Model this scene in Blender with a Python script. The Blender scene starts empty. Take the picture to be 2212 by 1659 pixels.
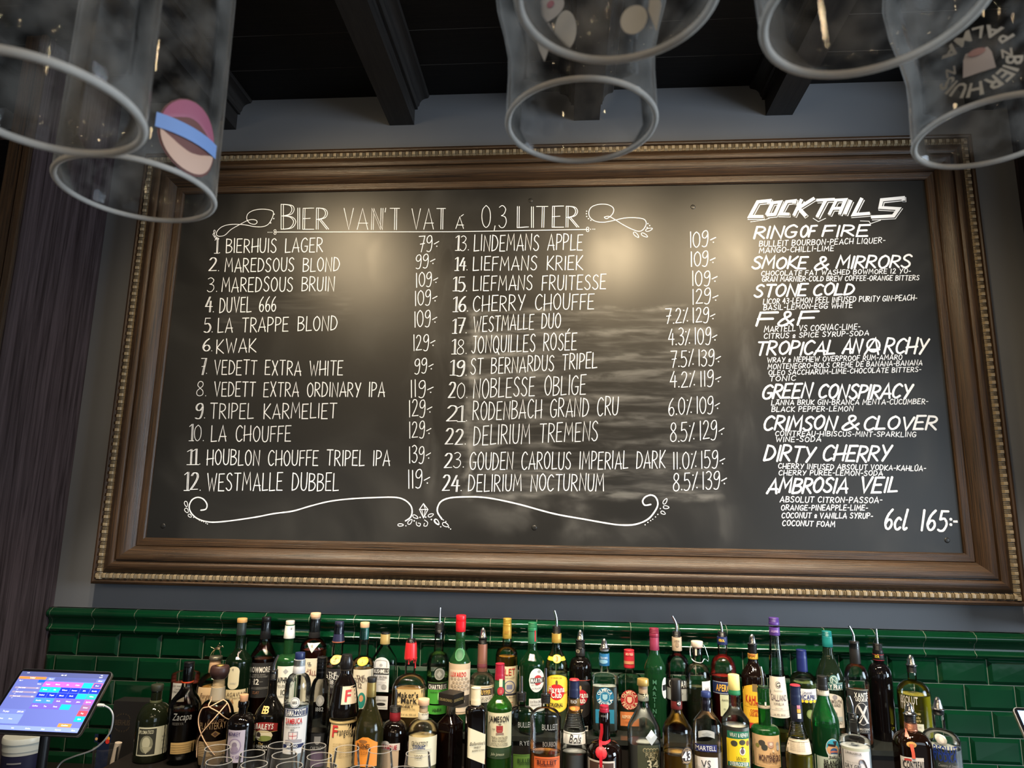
import bpy, math, random
from mathutils import Vector, Euler
random.seed(7)
sc = bpy.context.scene
COL = sc.collection
PI = math.pi
# ------------------------------------------------------------------ camera, world, lights, exposure
W, H, F = 2212, 1659, 1500.0            # picture frame and focal length in pixels
S, EZ = 2.43, 1.65                      # distance from the chalkboard, eye height
ROT = (1.76312, -0.016077, 0.072783)
cam_d = bpy.data.cameras.new('camera')
cam = bpy.data.objects.new('camera', cam_d)
COL.objects.link(cam)
cam.location = (0, -S, EZ)
cam.rotation_euler = ROT
cam_d.sensor_width = 36.0
cam_d.lens = 36.0 * F / W
cam_d.clip_start = 0.02
cam_d.dof.use_dof = True
cam_d.dof.focus_distance = 2.4
cam_d.dof.aperture_fstop = 15.0
sc.camera = cam

wd = bpy.data.worlds.new('room_light')
sc.world = wd
wd.use_nodes = True
wd.node_tree.nodes['Background'].inputs[0].default_value = (0.80, 0.90, 1.0, 1)
wd.node_tree.nodes['Background'].inputs[1].default_value = 0.03

def area(name, loc, target, sx, sy, power, col):
    d = bpy.data.lights.new(name, 'AREA')
    d.shape = 'RECTANGLE'; d.size = sx; d.size_y = sy; d.energy = power; d.color = col
    o = bpy.data.objects.new(name, d); COL.objects.link(o)
    o.location = loc
    o.rotation_euler = (Vector(target) - Vector(loc)).to_track_quat('-Z', 'Y').to_euler()
    return o
def spot(name, loc, target, power, col, ang, rad=0.04, blend=0.7):
    d = bpy.data.lights.new(name, 'SPOT')
    d.energy = power; d.color = col; d.spot_size = math.radians(ang); d.spot_blend = blend; d.shadow_soft_size = rad
    o = bpy.data.objects.new(name, d); COL.objects.link(o)
    o.location = loc
    o.rotation_euler = (Vector(target) - Vector(loc)).to_track_quat('-Z', 'Y').to_euler()
    return o
def bulb(name, loc, power, col, rad):
    d = bpy.data.lights.new(name, 'POINT')
    d.energy = power; d.color = col; d.shadow_soft_size = rad
    o = bpy.data.objects.new(name, d); COL.objects.link(o); o.location = loc
    return o
DAY = (0.72, 0.86, 1.0); WARM = (1.0, 0.77, 0.47)
area('daylight_window', (4.4, -2.1, 1.8), (0.3, 0, 1.9), 1.5, 1.7, 175, DAY)
area('daylight_window', (4.1, -6.8, 1.6), (0, 0, 1.9), 2.8, 2.2, 46, DAY)
area('daylight_window', (-3.2, -7.0, 1.7), (0, 0, 1.9), 1.6, 2.0, 8, DAY)
for lx, tx in ((-1.06, -0.75), (0.25, 0.2), (0.83, 0.62)):
    spot('overhead_spot', (lx, -0.92, EZ + 1.33), (tx, 0, EZ + 0.45), 50, WARM, 116, 0.05, 1.0)
for lx in (-1.25, -0.75, -0.25, 0.25, 0.75, 1.15):  # extra spots added overhead to brighten the bottles and their labels
    spot('overhead_spot', (lx, -1.05, EZ + 1.36), (lx * 0.95, -0.25, EZ - 0.66), 105, (1.0, 0.86, 0.66), 48, 0.04, 0.5)
for k in range(18):
    bulb('pendant_bulb', (-3.0 + 0.62 * (k % 9) + 0.2 * (k // 9), -3.3 - 1.5 * (k // 9) - 0.5 * (k % 3), 2.55 + 0.18 * ((k * 5) % 4)), 5.0, (1.0, 0.76, 0.46), 0.04)

sc.view_settings.view_transform = 'Standard'
sc.view_settings.look = 'None'
sc.view_settings.gamma = 1.0
sc.view_settings.use_curve_mapping = False
sc.view_settings.exposure = 0.35
try:
    sc.cycles.max_bounces = 14; sc.cycles.transparent_max_bounces = 40
    sc.cycles.transmission_bounces = 12; sc.cycles.glossy_bounces = 5; sc.cycles.diffuse_bounces = 3
    sc.cycles.sample_clamp_indirect = 6.0
    sc.cycles.caustics_reflective = False; sc.cycles.caustics_refractive = False
    sc.cycles.use_denoising = True
except Exception:
    pass

# ------------------------------------------------------------------ measuring: a picture point to a place in the room
RM = Euler(ROT, 'XYZ').to_matrix()
EYE = Vector((0, -S, EZ))
def ray(x, y): return RM @ Vector(((x - W / 2) / F, -(y - H / 2) / F, -1.0))
def at_y(x, y, Y): r = ray(x, y); return EYE + r * ((S + Y) / r.y)
def at_x(x, y, X): r = ray(x, y); return EYE + r * (X / r.x)
def at_z(x, y, Z): r = ray(x, y); return EYE + r * ((Z - EZ) / r.z)
def at_depth(x, y, d): return EYE + ray(x, y) * d

# ------------------------------------------------------------------ materials
MATS = {}
def _mat(key):
    m = bpy.data.materials.new(key); m.use_nodes = True
    return m, m.node_tree.nodes, m.node_tree.links
def plain(name, col, rough=0.5, metal=0.0, spec=0.5, emit=0.0):
    key = ('p', name, tuple(col), rough, metal, emit)
    if key in MATS: return MATS[key]
    m, n, l = _mat(name)
    b = n['Principled BSDF']
    b.inputs['Base Color'].default_value = (*col, 1); b.inputs['Roughness'].default_value = rough
    b.inputs['Metallic'].default_value = metal; b.inputs['Specular IOR Level'].default_value = spec
    if emit:
        b.inputs['Emission Color'].default_value = (*col, 1); b.inputs['Emission Strength'].default_value = emit
    MATS[key] = m
    return m
def thin_glass(col, rough=0.03):
    key = ('tg', tuple(col), rough)
    if key in MATS: return MATS[key]
    m, n, l = _mat('bottle_glass')
    n.remove(n['Principled BSDF'])
    out = n['Material Output']
    t = n.new('ShaderNodeBsdfTransparent'); t.inputs[0].default_value = (*col, 1)
    g = n.new('ShaderNodeBsdfGlossy'); g.inputs['Roughness'].default_value = rough
    fr = n.new('ShaderNodeFresnel'); fr.inputs[0].default_value = 1.5
    nz = n.new('ShaderNodeTexNoise'); nz.inputs['Scale'].default_value = 60
    bp = n.new('ShaderNodeBump'); bp.inputs['Strength'].default_value = 0.05; bp.inputs['Distance'].default_value = 0.01
    l.new(nz.outputs['Fac'], bp.inputs['Height']); l.new(bp.outputs[0], g.inputs['Normal'])
    mx = n.new('ShaderNodeMixShader')
    l.new(fr.outputs[0], mx.inputs[0]); l.new(t.outputs[0], mx.inputs[1]); l.new(g.outputs[0], mx.inputs[2]); l.new(mx.outputs[0], out.inputs[0])
    if (max(col) - min(col)) / max(col) > 0.3 and max(col) > 0.08:                 # diffuse tint brightens coloured glass, in place of light shining through
        d = n.new('ShaderNodeBsdfDiffuse'); d.inputs[0].default_value = (*[c * 0.8 for c in col], 1)
        m3 = n.new('ShaderNodeMixShader'); m3.inputs[0].default_value = 0.10
        l.new(mx.outputs[0], m3.inputs[1]); l.new(d.outputs[0], m3.inputs[2]); l.new(m3.outputs[0], out.inputs[0])
    MATS[key] = m
    return m
def liquid(col):
    key = ('liq', tuple(col))
    if key in MATS: return MATS[key]
    m, n, l = _mat('drink')
    b = n['Principled BSDF']
    b.inputs['Base Color'].default_value = (*col, 1); b.inputs['Roughness'].default_value = 0.05
    dark = max(col) < 0.12
    b.inputs['Transmission Weight'].default_value = 0.0 if dark else (0.42 if min(col) > 0.6 else 0.6)
    b.inputs['IOR'].default_value = 1.25
    MATS[key] = m
    return m
def hazy_glass(lo, hi, rough=0.03, scale=60, edge=0.17):
    m, n, l = _mat('beer_glass')
    n.remove(n['Principled BSDF'])
    out = n['Material Output']
    t = n.new('ShaderNodeBsdfTransparent'); t.inputs[0].default_value = (0.985, 0.988, 0.99, 1)
    g = n.new('ShaderNodeBsdfGlossy'); g.inputs['Roughness'].default_value = rough
    fr = n.new('ShaderNodeFresnel'); fr.inputs[0].default_value = 1.16
    mx = n.new('ShaderNodeMixShader')
    l.new(fr.outputs[0], mx.inputs[0]); l.new(t.outputs[0], mx.inputs[1]); l.new(g.outputs[0], mx.inputs[2])
    d = n.new('ShaderNodeBsdfDiffuse'); d.inputs[0].default_value = (0.87, 0.83, 0.77, 1)
    tr = n.new('ShaderNodeBsdfTranslucent'); tr.inputs[0].default_value = (0.87, 0.83, 0.77, 1)
    ad = n.new('ShaderNodeMixShader'); ad.inputs[0].default_value = 0.5
    l.new(d.outputs[0], ad.inputs[1]); l.new(tr.outputs[0], ad.inputs[2])
    tc = n.new('ShaderNodeTexCoord')
    nz = n.new('ShaderNodeTexNoise'); nz.inputs['Scale'].default_value = scale; nz.inputs['Detail'].default_value = 6
    l.new(tc.outputs['Object'], nz.inputs['Vector'])
    rp = n.new('ShaderNodeMapRange'); rp.inputs[1].default_value = 0.42; rp.inputs[2].default_value = 0.66; rp.inputs[3].default_value = lo; rp.inputs[4].default_value = hi
    l.new(nz.outputs['Fac'], rp.inputs[0])
    m2 = n.new('ShaderNodeMixShader')
    lw = n.new('ShaderNodeLayerWeight'); lw.inputs[0].default_value = 0.35
    pw = n.new('ShaderNodeMath'); pw.operation = 'POWER'; pw.inputs[1].default_value = 3.5; l.new(lw.outputs['Facing'], pw.inputs[0])
    sm = n.new('ShaderNodeMath'); sm.operation = 'MULTIPLY_ADD'; sm.inputs[1].default_value = edge; l.new(pw.outputs[0], sm.inputs[0]); l.new(rp.outputs[0], sm.inputs[2])  # edges paled by colour, standing in for light bent through thick glass
    l.new(sm.outputs[0], m2.inputs[0]); l.new(mx.outputs[0], m2.inputs[1]); l.new(ad.outputs[0], m2.inputs[2])
    vr = n.new('ShaderNodeTexVoronoi'); vr.inputs['Scale'].default_value = 130; l.new(tc.outputs['Object'], vr.inputs['Vector'])
    bp = n.new('ShaderNodeBump'); bp.inputs['Strength'].default_value = 0.03; bp.inputs['Distance'].default_value = 0.001
    l.new(vr.outputs['Distance'], bp.inputs['Height']); l.new(bp.outputs[0], g.inputs['Normal'])
    l.new(m2.outputs[0], out.inputs[0])
    return m
def wood(name, dark, light, axis, scale=1.0, rough=0.42, contrast=(0.35, 0.68), bump=0.25, spec=0.5, cross=22.0):
    m, n, l = _mat(name)
    b = n['Principled BSDF']
    tc = n.new('ShaderNodeTexCoord'); mp = n.new('ShaderNodeMapping')
    st = [cross * scale] * 3; st[axis] = 1.1 * scale
    mp.inputs['Scale'].default_value = st
    l.new(tc.outputs['Object'], mp.inputs[0])
    nz = n.new('ShaderNodeTexNoise'); nz.inputs['Scale'].default_value = 2.2; nz.inputs['Detail'].default_value = 9; nz.inputs['Roughness'].default_value = 0.65; nz.inputs['Distortion'].default_value = 1.3
    l.new(mp.outputs[0], nz.inputs['Vector'])
    wv = n.new('ShaderNodeTexNoise'); wv.inputs['Scale'].default_value = 7; wv.inputs['Detail'].default_value = 4
    l.new(mp.outputs[0], wv.inputs['Vector'])
    ma = n.new('ShaderNodeMath'); ma.operation = 'MULTIPLY_ADD'; ma.inputs[1].default_value = 0.35
    l.new(wv.outputs['Fac'], ma.inputs[0]); l.new(nz.outputs['Fac'], ma.inputs[2])
    cr = n.new('ShaderNodeValToRGB')
    cr.color_ramp.elements[0].position = contrast[0] + 0.12; cr.color_ramp.elements[0].color = (*dark, 1)
    cr.color_ramp.elements[1].position = contrast[1] + 0.2; cr.color_ramp.elements[1].color = (*light, 1)
    l.new(ma.outputs[0], cr.inputs[0]); l.new(cr.outputs[0], b.inputs['Base Color'])
    b.inputs['Roughness'].default_value = rough; b.inputs['Specular IOR Level'].default_value = spec
    bp = n.new('ShaderNodeBump'); bp.inputs['Strength'].default_value = bump; bp.inputs['Distance'].default_value = 0.002
    l.new(ma.outputs[0], bp.inputs['Height']); l.new(bp.outputs[0], b.inputs['Normal'])
    return m
def paint(name, col, rough=0.55, var=0.06, scale=3.0):
    m, n, l = _mat(name)
    b = n['Principled BSDF']
    tc = n.new('ShaderNodeTexCoord'); nz = n.new('ShaderNodeTexNoise'); nz.inputs['Scale'].default_value = scale; nz.inputs['Detail'].default_value = 5
    l.new(tc.outputs['Object'], nz.inputs['Vector'])
    cr = n.new('ShaderNodeValToRGB')
    cr.color_ramp.elements[0].position = 0.3; cr.color_ramp.elements[0].color = (*[c * (1 - var) for c in col], 1)
    cr.color_ramp.elements[1].position = 0.7; cr.color_ramp.elements[1].color = (*[c * (1 + var) for c in col], 1)
    l.new(nz.outputs['Fac'], cr.inputs[0]); l.new(cr.outputs[0], b.inputs['Base Color'])
    b.inputs['Roughness'].default_value = rough
    n2 = n.new('ShaderNodeTexNoise'); n2.inputs['Scale'].default_value = 350
    l.new(tc.outputs['Object'], n2.inputs['Vector'])
    bp = n.new('ShaderNodeBump'); bp.inputs['Strength'].default_value = 0.06; bp.inputs['Distance'].default_value = 0.001
    l.new(n2.outputs['Fac'], bp.inputs['Height']); l.new(bp.outputs[0], b.inputs['Normal'])
    return m

# ------------------------------------------------------------------ mesh building
class MB:
    def __init__(s): s.v = []; s.f = []; s.mi = []
    def add(s, vs, fs, mi=0):
        o = len(s.v); s.v += [tuple(v) for v in vs]
        for f in fs: s.f.append([i + o for i in f]); s.mi.append(mi)
    def box(s, a, b, mi=0):
        x0, y0, z0 = a; x1, y1, z1 = b
        s.add([(x0, y0, z0), (x1, y0, z0), (x1, y1, z0), (x0, y1, z0), (x0, y0, z1), (x1, y0, z1), (x1, y1, z1), (x0, y1, z1)],
              [(0, 3, 2, 1), (4, 5, 6, 7), (0, 1, 5, 4), (1, 2, 6, 5), (2, 3, 7, 6), (3, 0, 4, 7)], mi)
    def lathe(s, prof, n=32, c=(0, 0), mi=0, sq=None, caps=True):
        """prof: (r, z) from bottom to top; sq(z) -> (exponent, x scale, y scale)"""
        vs = []
        for r, z in prof:
            e, ax, ay = sq(z) if sq else (2, 1, 1)
            for k in range(n):
                t = 2 * PI * k / n; cx, sy = math.cos(t), math.sin(t)
                q = 1.0 if e == 2 else (abs(cx) ** e + abs(sy) ** e) ** (-1.0 / e)
                vs.append((c[0] + r * q * cx * ax, c[1] + r * q * sy * ay, z))
        fs = []
        for i in range(len(prof) - 1):
            for k in range(n):
                k2 = (k + 1) % n
                fs.append((i * n + k, i * n + k2, (i + 1) * n + k2, (i + 1) * n + k))
        if caps:
            fs.append(tuple(range(n - 1, -1, -1))); m = (len(prof) - 1) * n; fs.append(tuple(range(m, m + n)))
        s.add(vs, fs, mi)
    def tube(s, pts, rad, n=8, mi=0, closed=False):
        pts = [Vector(p) for p in pts]; m = len(pts); vs = []; up = None
        for i, p in enumerate(pts):
            a = pts[i - 1] if (i > 0 or closed) else p; b = pts[(i + 1) % m] if (i < m - 1 or closed) else p
            d = (b - a).normalized()
            if up is None: up = d.orthogonal().normalized()
            up = (up - d * up.dot(d)).normalized(); sd = d.cross(up)
            r = rad[i] if isinstance(rad, (list, tuple)) else rad
            for k in range(n):
                t = 2 * PI * k / n; vs.append(p + (up * math.cos(t) + sd * math.sin(t)) * r)
        fs = []
        for i in range(m if closed else m - 1):
            j = (i + 1) % m
            for k in range(n): fs.append((i * n + k, i * n + (k + 1) % n, j * n + (k + 1) % n, j * n + k))
        if not closed:
            fs.append(tuple(range(n - 1, -1, -1))); fs.append(tuple(range((m - 1) * n, m * n)))
        s.add(vs, fs, mi)
    def sweep_x(s, prof, x0, x1, mi=0):
        """closed (y, z) outline extruded along x"""
        k = len(prof)
        s.add([(x0, y, z) for y, z in prof] + [(x1, y, z) for y, z in prof],
              [(i, (i + 1) % k, k + (i + 1) % k, k + i) for i in range(k)] + [tuple(range(k - 1, -1, -1)), tuple(range(k, 2 * k))], mi)
    def build(s, name, mats, parent=None, smooth=None, loc=None):
        me = bpy.data.meshes.new(name); me.from_pydata(s.v, [], s.f)
        mats = mats if isinstance(mats, (list, tuple)) else [mats]
        for m in mats: me.materials.append(m)
        if len(mats) > 1: me.polygons.foreach_set('material_index', s.mi)
        if smooth is not None:
            me.polygons.foreach_set('use_smooth', [True] * len(me.polygons))
            me.update(); me.set_sharp_from_angle(angle=math.radians(smooth))
        o = bpy.data.objects.new(name, me); COL.objects.link(o)
        if parent: o.parent = parent
        if loc: o.location = loc
        return o
def fix_normals(o):
    import bmesh
    bm = bmesh.new(); bm.from_mesh(o.data); bmesh.ops.recalc_face_normals(bm, faces=bm.faces); bm.to_mesh(o.data); bm.free()
def empty(name, loc, rz=0):
    o = bpy.data.objects.new(name, None); COL.objects.link(o); o.location = loc; o.rotation_euler = (0, 0, rz); o.empty_display_size = 0.05
    return o
def tag(o, label=None, cat=None, group=None, kind=None):
    if label: o['label'] = label
    if cat: o['category'] = cat
    if group: o['group'] = group
    if kind: o['kind'] = kind
    return o
def structure(o): o['kind'] = 'structure'; return o
def spline(pts, per=8, closed=False):
    """smooth curve through the points"""
    n = len(pts); out = []
    idx = (lambda i: i % n) if closed else (lambda i: max(0, min(n - 1, i)))
    for i in range(n if closed else n - 1):
        p0, p1, p2, p3 = [pts[idx(i + k)] for k in (-1, 0, 1, 2)]
        for k in range(per):
            t = k / per
            out.append(tuple(0.5 * (2 * b + (c - a) * t + (2 * a - 5 * b + 4 * c - d) * t * t + (3 * b - a - 3 * c + d) * t ** 3) for a, b, c, d in zip(p0, p1, p2, p3)))
    if not closed: out.append(tuple(pts[-1]))
    return out

# ------------------------------------------------------------------ the setting
ZC = EZ + 1.64                                    # ceiling height
M_WALL = paint('wall_paint', (0.118, 0.124, 0.136), 0.5, 0.05)
M_CEIL = wood('ceiling_boards', (0.0025, 0.002, 0.002), (0.005, 0.004, 0.0035), 0, 1.0, 0.5, spec=0.2)
M_BEAM = wood('beam_wood', (0.007, 0.006, 0.006), (0.018, 0.015, 0.013), 1, 1.0, 0.5, spec=0.3)
M_PANEL = wood('stained_panel', (0.012, 0.006, 0.0065), (0.055, 0.038, 0.040), 2, 0.6, 0.5, (0.40, 0.62), 0.4, 0.4, 34.0)
M_OAK_X = wood('oak_frame', (0.006, 0.004, 0.003), (0.062, 0.032, 0.014), 0, 1.3, 0.40, (0.38, 0.62), 0.55, 0.4, 70.0)
M_OAK_Z = wood('oak_frame', (0.006, 0.004, 0.003), (0.062, 0.032, 0.014), 2, 1.3, 0.40, (0.38, 0.62), 0.55, 0.4, 70.0)
M_GROUT = paint('grout', (0.17, 0.17, 0.14), 0.9, 0.1, 30)
M_BLACK = plain('black_finish', (0.008, 0.008, 0.009), 0.35)
M_STEEL = plain('steel', (0.72, 0.72, 0.74), 0.16, 1.0)

mb = MB(); mb.box((-3.2, 0.014, 0), (2.6, 0.16, ZC + 0.1))
structure(mb.build('wall_back', M_WALL))
mb = MB(); mb.box((-3.6, -8.0, -0.1), (5.6, 0.16, 0.0))
structure(mb.build('floor', plain('floor_boards', (0.06, 0.045, 0.035), 0.5)))
mb = MB()                                          # ceiling boards run along the wall, with open joints
y = 0.014
for k in range(16):
    y1 = y - 0.186
    mb.box((-3.2, y1 + 0.003, ZC), (2.6, y, ZC + 0.02)); mb.box((-3.2, y1, ZC + 0.0006), (2.6, y1 + 0.003, ZC + 0.02), 1)
    y = y1
structure(mb.build('ceiling', [M_CEIL, plain('board_joint', (0.09, 0.08, 0.07), 0.7)]))
# beams with a cornice along each side
BX = [-1.358 + 0.722 * k for k in range(-2, 6)]
for k, bx in enumerate(BX):
    if bx > 2.5 or bx < -3.0: continue
    zb = EZ + 1.512
    prof = [(0.049, zb), (0.049, ZC - 0.062), (0.060, ZC - 0.062), (0.060, ZC - 0.052), (0.066, ZC - 0.045)]
    for a in range(1, 8):
        t = a / 8 * PI / 2; prof.append((0.066 + 0.030 * (1 - math.cos(t)), ZC - 0.045 + 0.030 * math.sin(t)))
    prof += [(0.100, ZC - 0.013), (0.104, ZC - 0.006), (0.104, ZC)]
    out = [(-x, z) for x, z in prof][::-1] + prof
    m2 = MB(); n = len(out)
    m2.add([(bx + x, 0.013, z) for x, z in out] + [(bx + x, -2.9, z) for x, z in out],
           [(i, i + 1, n + i + 1, n + i) for i in range(n - 1)] + [tuple(range(n)), tuple(range(2 * n - 1, n - 1, -1))])
    o = m2.build('trim_%d' % (k + 1), M_BEAM, smooth=30); fix_normals(o); structure(o)
    o['label'] = 'dark ceiling beam with cornice'

# green wall tiles
M_TILE, tn, tl = _mat('green_glaze')
b = tn['Principled BSDF']
tc = tn.new('ShaderNodeTexCoord'); nz = tn.new('ShaderNodeTexNoise'); nz.inputs['Scale'].default_value = 6; nz.inputs['Detail'].default_value = 3
tl.new(tc.outputs['Object'], nz.inputs['Vector'])
cr = tn.new('ShaderNodeValToRGB'); cr.color_ramp.elements[0].position = 0.3; cr.color_ramp.elements[0].color = (0.0013, 0.021, 0.008, 1)
cr.color_ramp.elements[1].position = 0.7; cr.color_ramp.elements[1].color = (0.0018, 0.033, 0.012, 1)
tl.new(nz.outputs['Fac'], cr.inputs[0]); tl.new(cr.outputs[0], b.inputs['Base Color'])
b.inputs['Roughness'].default_value = 0.12; b.inputs['Specular IOR Level'].default_value = 0.55
nz2 = tn.new('ShaderNodeTexNoise'); nz2.inputs['Scale'].default_value = 18
tl.new(tc.outputs['Object'], nz2.inputs['Vector'])
bp = tn.new('ShaderNodeBump'); bp.inputs['Strength'].default_value = 0.12; bp.inputs['Distance'].default_value = 0.004
tl.new(nz2.outputs['Fac'], bp.inputs['Height']); tl.new(bp.outputs[0], b.inputs['Normal'])

TX0, TX1 = -1.80, 2.2
mb = MB(); mg = MB()
zt = EZ - 0.412
PX, PZ = 0.1515, 0.0772
mg.box((TX0, 0.0065, zt - 8 * PZ), (TX1, 0.0135, zt + 0.004))
for row in range(8):
    z1 = zt - row * PZ - 0.001; z0 = zt - (row + 1) * PZ + 0.001
    xs = -1.691 - 2 * PX + (PX / 2 if row % 2 else 0)
    while xs < TX1:
        a, c = max(xs + 0.001, TX0), min(xs + PX - 0.001, TX1)
        if c - a > 0.01:
            bv = 0.011; yo, yi = 0.006, -0.0005
            vs = [(a, yo, z0), (c, yo, z0), (c, yo, z1), (a, yo, z1), (a + bv, yi, z0 + bv), (c - bv, yi, z0 + bv), (c - bv, yi, z1 - bv), (a + bv, yi, z1 - bv)]
            ja = [random.uniform(-.0006, .0006) for _ in range(4)]
            vs = vs[:4] + [(x, yy + j, zz) for (x, yy, zz), j in zip(vs[4:], ja)]
            mb.add(vs, [(0, 1, 5, 4), (1, 2, 6, 5), (2, 3, 7, 6), (3, 0, 4, 7), (4, 5, 6, 7)])
        xs += PX
tw = mb.build('wall_tiles', M_TILE); structure(tw); tw['label'] = 'green bevelled wall tiles'
structure(mg.build('wall_grout', M_GROUT))
# moulded tile cap
zc0, zc1 = EZ - 0.412, EZ - 0.330
prof = [(0.0, 0.000), (-0.006, 0.003), (-0.012, 0.007), (-0.014, 0.012), (-0.012, 0.016), (-0.006, 0.019), (-0.004, 0.024), (-0.003, 0.032), (-0.004, 0.040), (-0.008, 0.046),
        (-0.009, 0.048), (-0.012, 0.050), (-0.019, 0.054), (-0.023, 0.061), (-0.023, 0.068), (-0.019, 0.074), (-0.012, 0.077), (-0.011, 0.080), (-0.006, 0.082), (0.013, 0.082), (0.013, 0.0)]
mb = MB(); mg = MB()
xs = -1.791 - PX
while xs < TX1:
    a, c = max(xs + 0.0009, TX0), min(xs + PX + 0.003 - 0.0009, TX1)
    if c - a > 0.003: mb.sweep_x([(yy, zc0 + zz) for yy, zz in prof], a, c)
    xs += PX + 0.003
o = mb.build('trim_20', M_TILE, smooth=40); fix_normals(o); structure(o); o['label'] = 'moulded green tile cap along the wall'
mg.sweep_x([(yy + 0.0006, zc0 + zz) for yy, zz in prof], TX0, TX1)
o = mg.build('trim_21', M_GROUT); fix_normals(o); structure(o)

# stained side panel and the open cabinet at the left
mb = MB(); mb.box((-1.86, -0.385, 0), (-1.803, 0.013, ZC - 0.001))
structure(mb.build('wall_left', M_PANEL))
cab = tag(empty('wall_cabinet', (-2.15, -0.2, 0)), 'dark stained open cabinet with an oak edged front at far left', 'cabinet')
mb = MB()
for a, c, yo in ((-1.806, -1.828, -0.402), (-1.828, -1.834, -0.394), (-1.834, -1.885, -0.399)):
    mb.box((c, yo, 0.0), (a, -0.386, ZC))
mb.build('face_stile', M_OAK_Z, cab, loc=(2.15, 0.2, 0))
mb = MB()
for zz in (0.95, 1.45, 2.32, 2.9): mb.box((-2.5, -0.385, zz), (-1.862, 0.0, zz + 0.03))
mb.build('shelf', M_PANEL, cab, loc=(2.15, 0.2, 0))
mb = MB(); mb.box((-2.5, -0.02, 0), (-1.862, 0.012, ZC - 0.12)); mb.build('back_panel', M_BLACK, cab, loc=(2.15, 0.2, 0))
# dark stained board at the right end of the wall
xr = at_y(2196, 345, 0).x
mb = MB(); mb.box((xr, -0.30, EZ - 0.32), (xr + 0.25, 0.013, ZC - 0.001))
structure(mb.build('wall_right', M_PANEL))

# ------------------------------------------------------------------ the menu board
BXL, BXR, BZ0, BZ1 = -1.4819, 1.3005, EZ - 0.0849, EZ + 1.2277
board = tag(empty('menu_chalkboard', (-0.09, 0.0, BZ0)), 'large black chalkboard menu in a carved dark oak frame on the wall', 'chalkboard')
def under(o, root):                                # keep world placement when parented to an unrotated root
    o.parent = root; o.location = Vector(o.location) - Vector(root.location); return o
# writing surface: satin black with wiped chalk
m, n, l = _mat('chalkboard_paint')
b = n['Principled BSDF']
tc = n.new('ShaderNodeTexCoord'); sp = n.new('ShaderNodeSeparateXYZ'); l.new(tc.outputs['Object'], sp.inputs[0])
def mth(op, a, c, clamp=False):
    q = n.new('ShaderNodeMath'); q.operation = op; q.use_clamp = clamp
    for i, v in enumerate((a, c)):
        if v is None: continue
        if isinstance(v, (int, float)): q.inputs[i].default_value = v
        else: l.new(v, q.inputs[i])
    return q.outputs[0]
def ramp(v, a, c, lo=0.0, hi=1.0):
    q = n.new('ShaderNodeMapRange'); q.interpolation_type = 'SMOOTHSTEP'
    q.inputs[1].default_value = a; q.inputs[2].default_value = c; q.inputs[3].default_value = lo; q.inputs[4].default_value = hi
    l.new(v, q.inputs[0]); return q.outputs[0]
def noise(scale, vec_scale, detail=6, dist=0.6):
    mp = n.new('ShaderNodeMapping'); mp.inputs['Scale'].default_value = vec_scale; l.new(tc.outputs['Object'], mp.inputs[0])
    q = n.new('ShaderNodeTexNoise'); q.inputs['Scale'].default_value = scale; q.inputs['Detail'].default_value = detail; q.inputs['Distortion'].default_value = dist
    l.new(mp.outputs[0], q.inputs['Vector']); return q.outputs['Fac']
def box_mask(x0, y0, x1, y1, sx, sz):
    a = at_y(x0, y0, 0); c = at_y(x1, y1, 0)
    wob = mth('MULTIPLY', mth('SUBTRACT', noise(7, (1, 1, 1)), 0.5), 0.16)
    X = mth('ADD', sp.outputs[0], wob); Z = mth('ADD', sp.outputs[2], wob)
    return mth('MULTIPLY', mth('MULTIPLY', ramp(X, a.x, a.x + sx), ramp(X, c.x, c.x - sx)), mth('MULTIPLY', ramp(Z, a.z, a.z - sz), ramp(Z, c.z, c.z + sz)))
streak = noise(6.0, (0.8, 1, 7.5), 9, 0.35); fine = noise(40, (0.35, 1, 2.2), 5, 0.3); cloud = noise(2.6, (1, 1, 1), 5, 0.9)
m1 = mth('MULTIPLY', box_mask(985, 660, 1560, 1085, 0.05, 0.05), mth('ADD', ramp(streak, 0.44, 0.74), mth('MULTIPLY', ramp(fine, 0.45, 0.8), 0.35)))
def band(py, half):
    zc = at_y(1280, py, 0).z; wob = mth('MULTIPLY', mth('SUBTRACT', noise(4, (1, 1, 1)), 0.5), 0.05)
    sl = mth('MULTIPLY', sp.outputs[0], -0.012)
    d = mth('ABSOLUTE', mth('SUBTRACT', mth('ADD', mth('ADD', sp.outputs[2], wob), sl), zc), None)
    return ramp(d, half, 0.0)
bands = None
for py, hf in ((672, .022), (722, .025), (768, .018), (812, .025), (860, .022), (908, .028), (962, .022), (1020, .022), (1070, .03)):
    q = band(py, hf); bands = q if bands is None else mth('ADD', bands, q)
m6 = mth('MULTIPLY', mth('MULTIPLY', bands, box_mask(995, 655, 1570, 1095, 0.05, 0.04)), ramp(noise(9, (0.8, 1, 3), 7), 0.36, 0.66))
xe = at_y(1016, 880, 0).x; we = mth('MULTIPLY', mth('SUBTRACT', noise(6, (1, 1, 1)), 0.5), 0.07)
dx = mth('ABSOLUTE', mth('SUBTRACT', mth('ADD', sp.outputs[0], we), xe), None)
m7 = mth('MULTIPLY', mth('MULTIPLY', ramp(dx, 0.028, 0.0), box_mask(960, 665, 1100, 1085, 0.02, 0.04)), ramp(noise(12, (2, 1, 1), 6), 0.3, 0.7))
m2 = mth('MULTIPLY', box_mask(1540, 560, 1680, 1060, 0.09, 0.3), ramp(noise(5, (3, 1, 0.8)), 0.4, 0.8))
m3 = mth('MULTIPLY', box_mask(880, 470, 1000, 1090, 0.06, 0.1), ramp(noise(6, (3, 1, 0.8)), 0.45, 0.85))
m4 = mth('MULTIPLY', box_mask(470, 630, 760, 700, 0.05, 0.03), ramp(streak, 0.4, 0.8))
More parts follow.
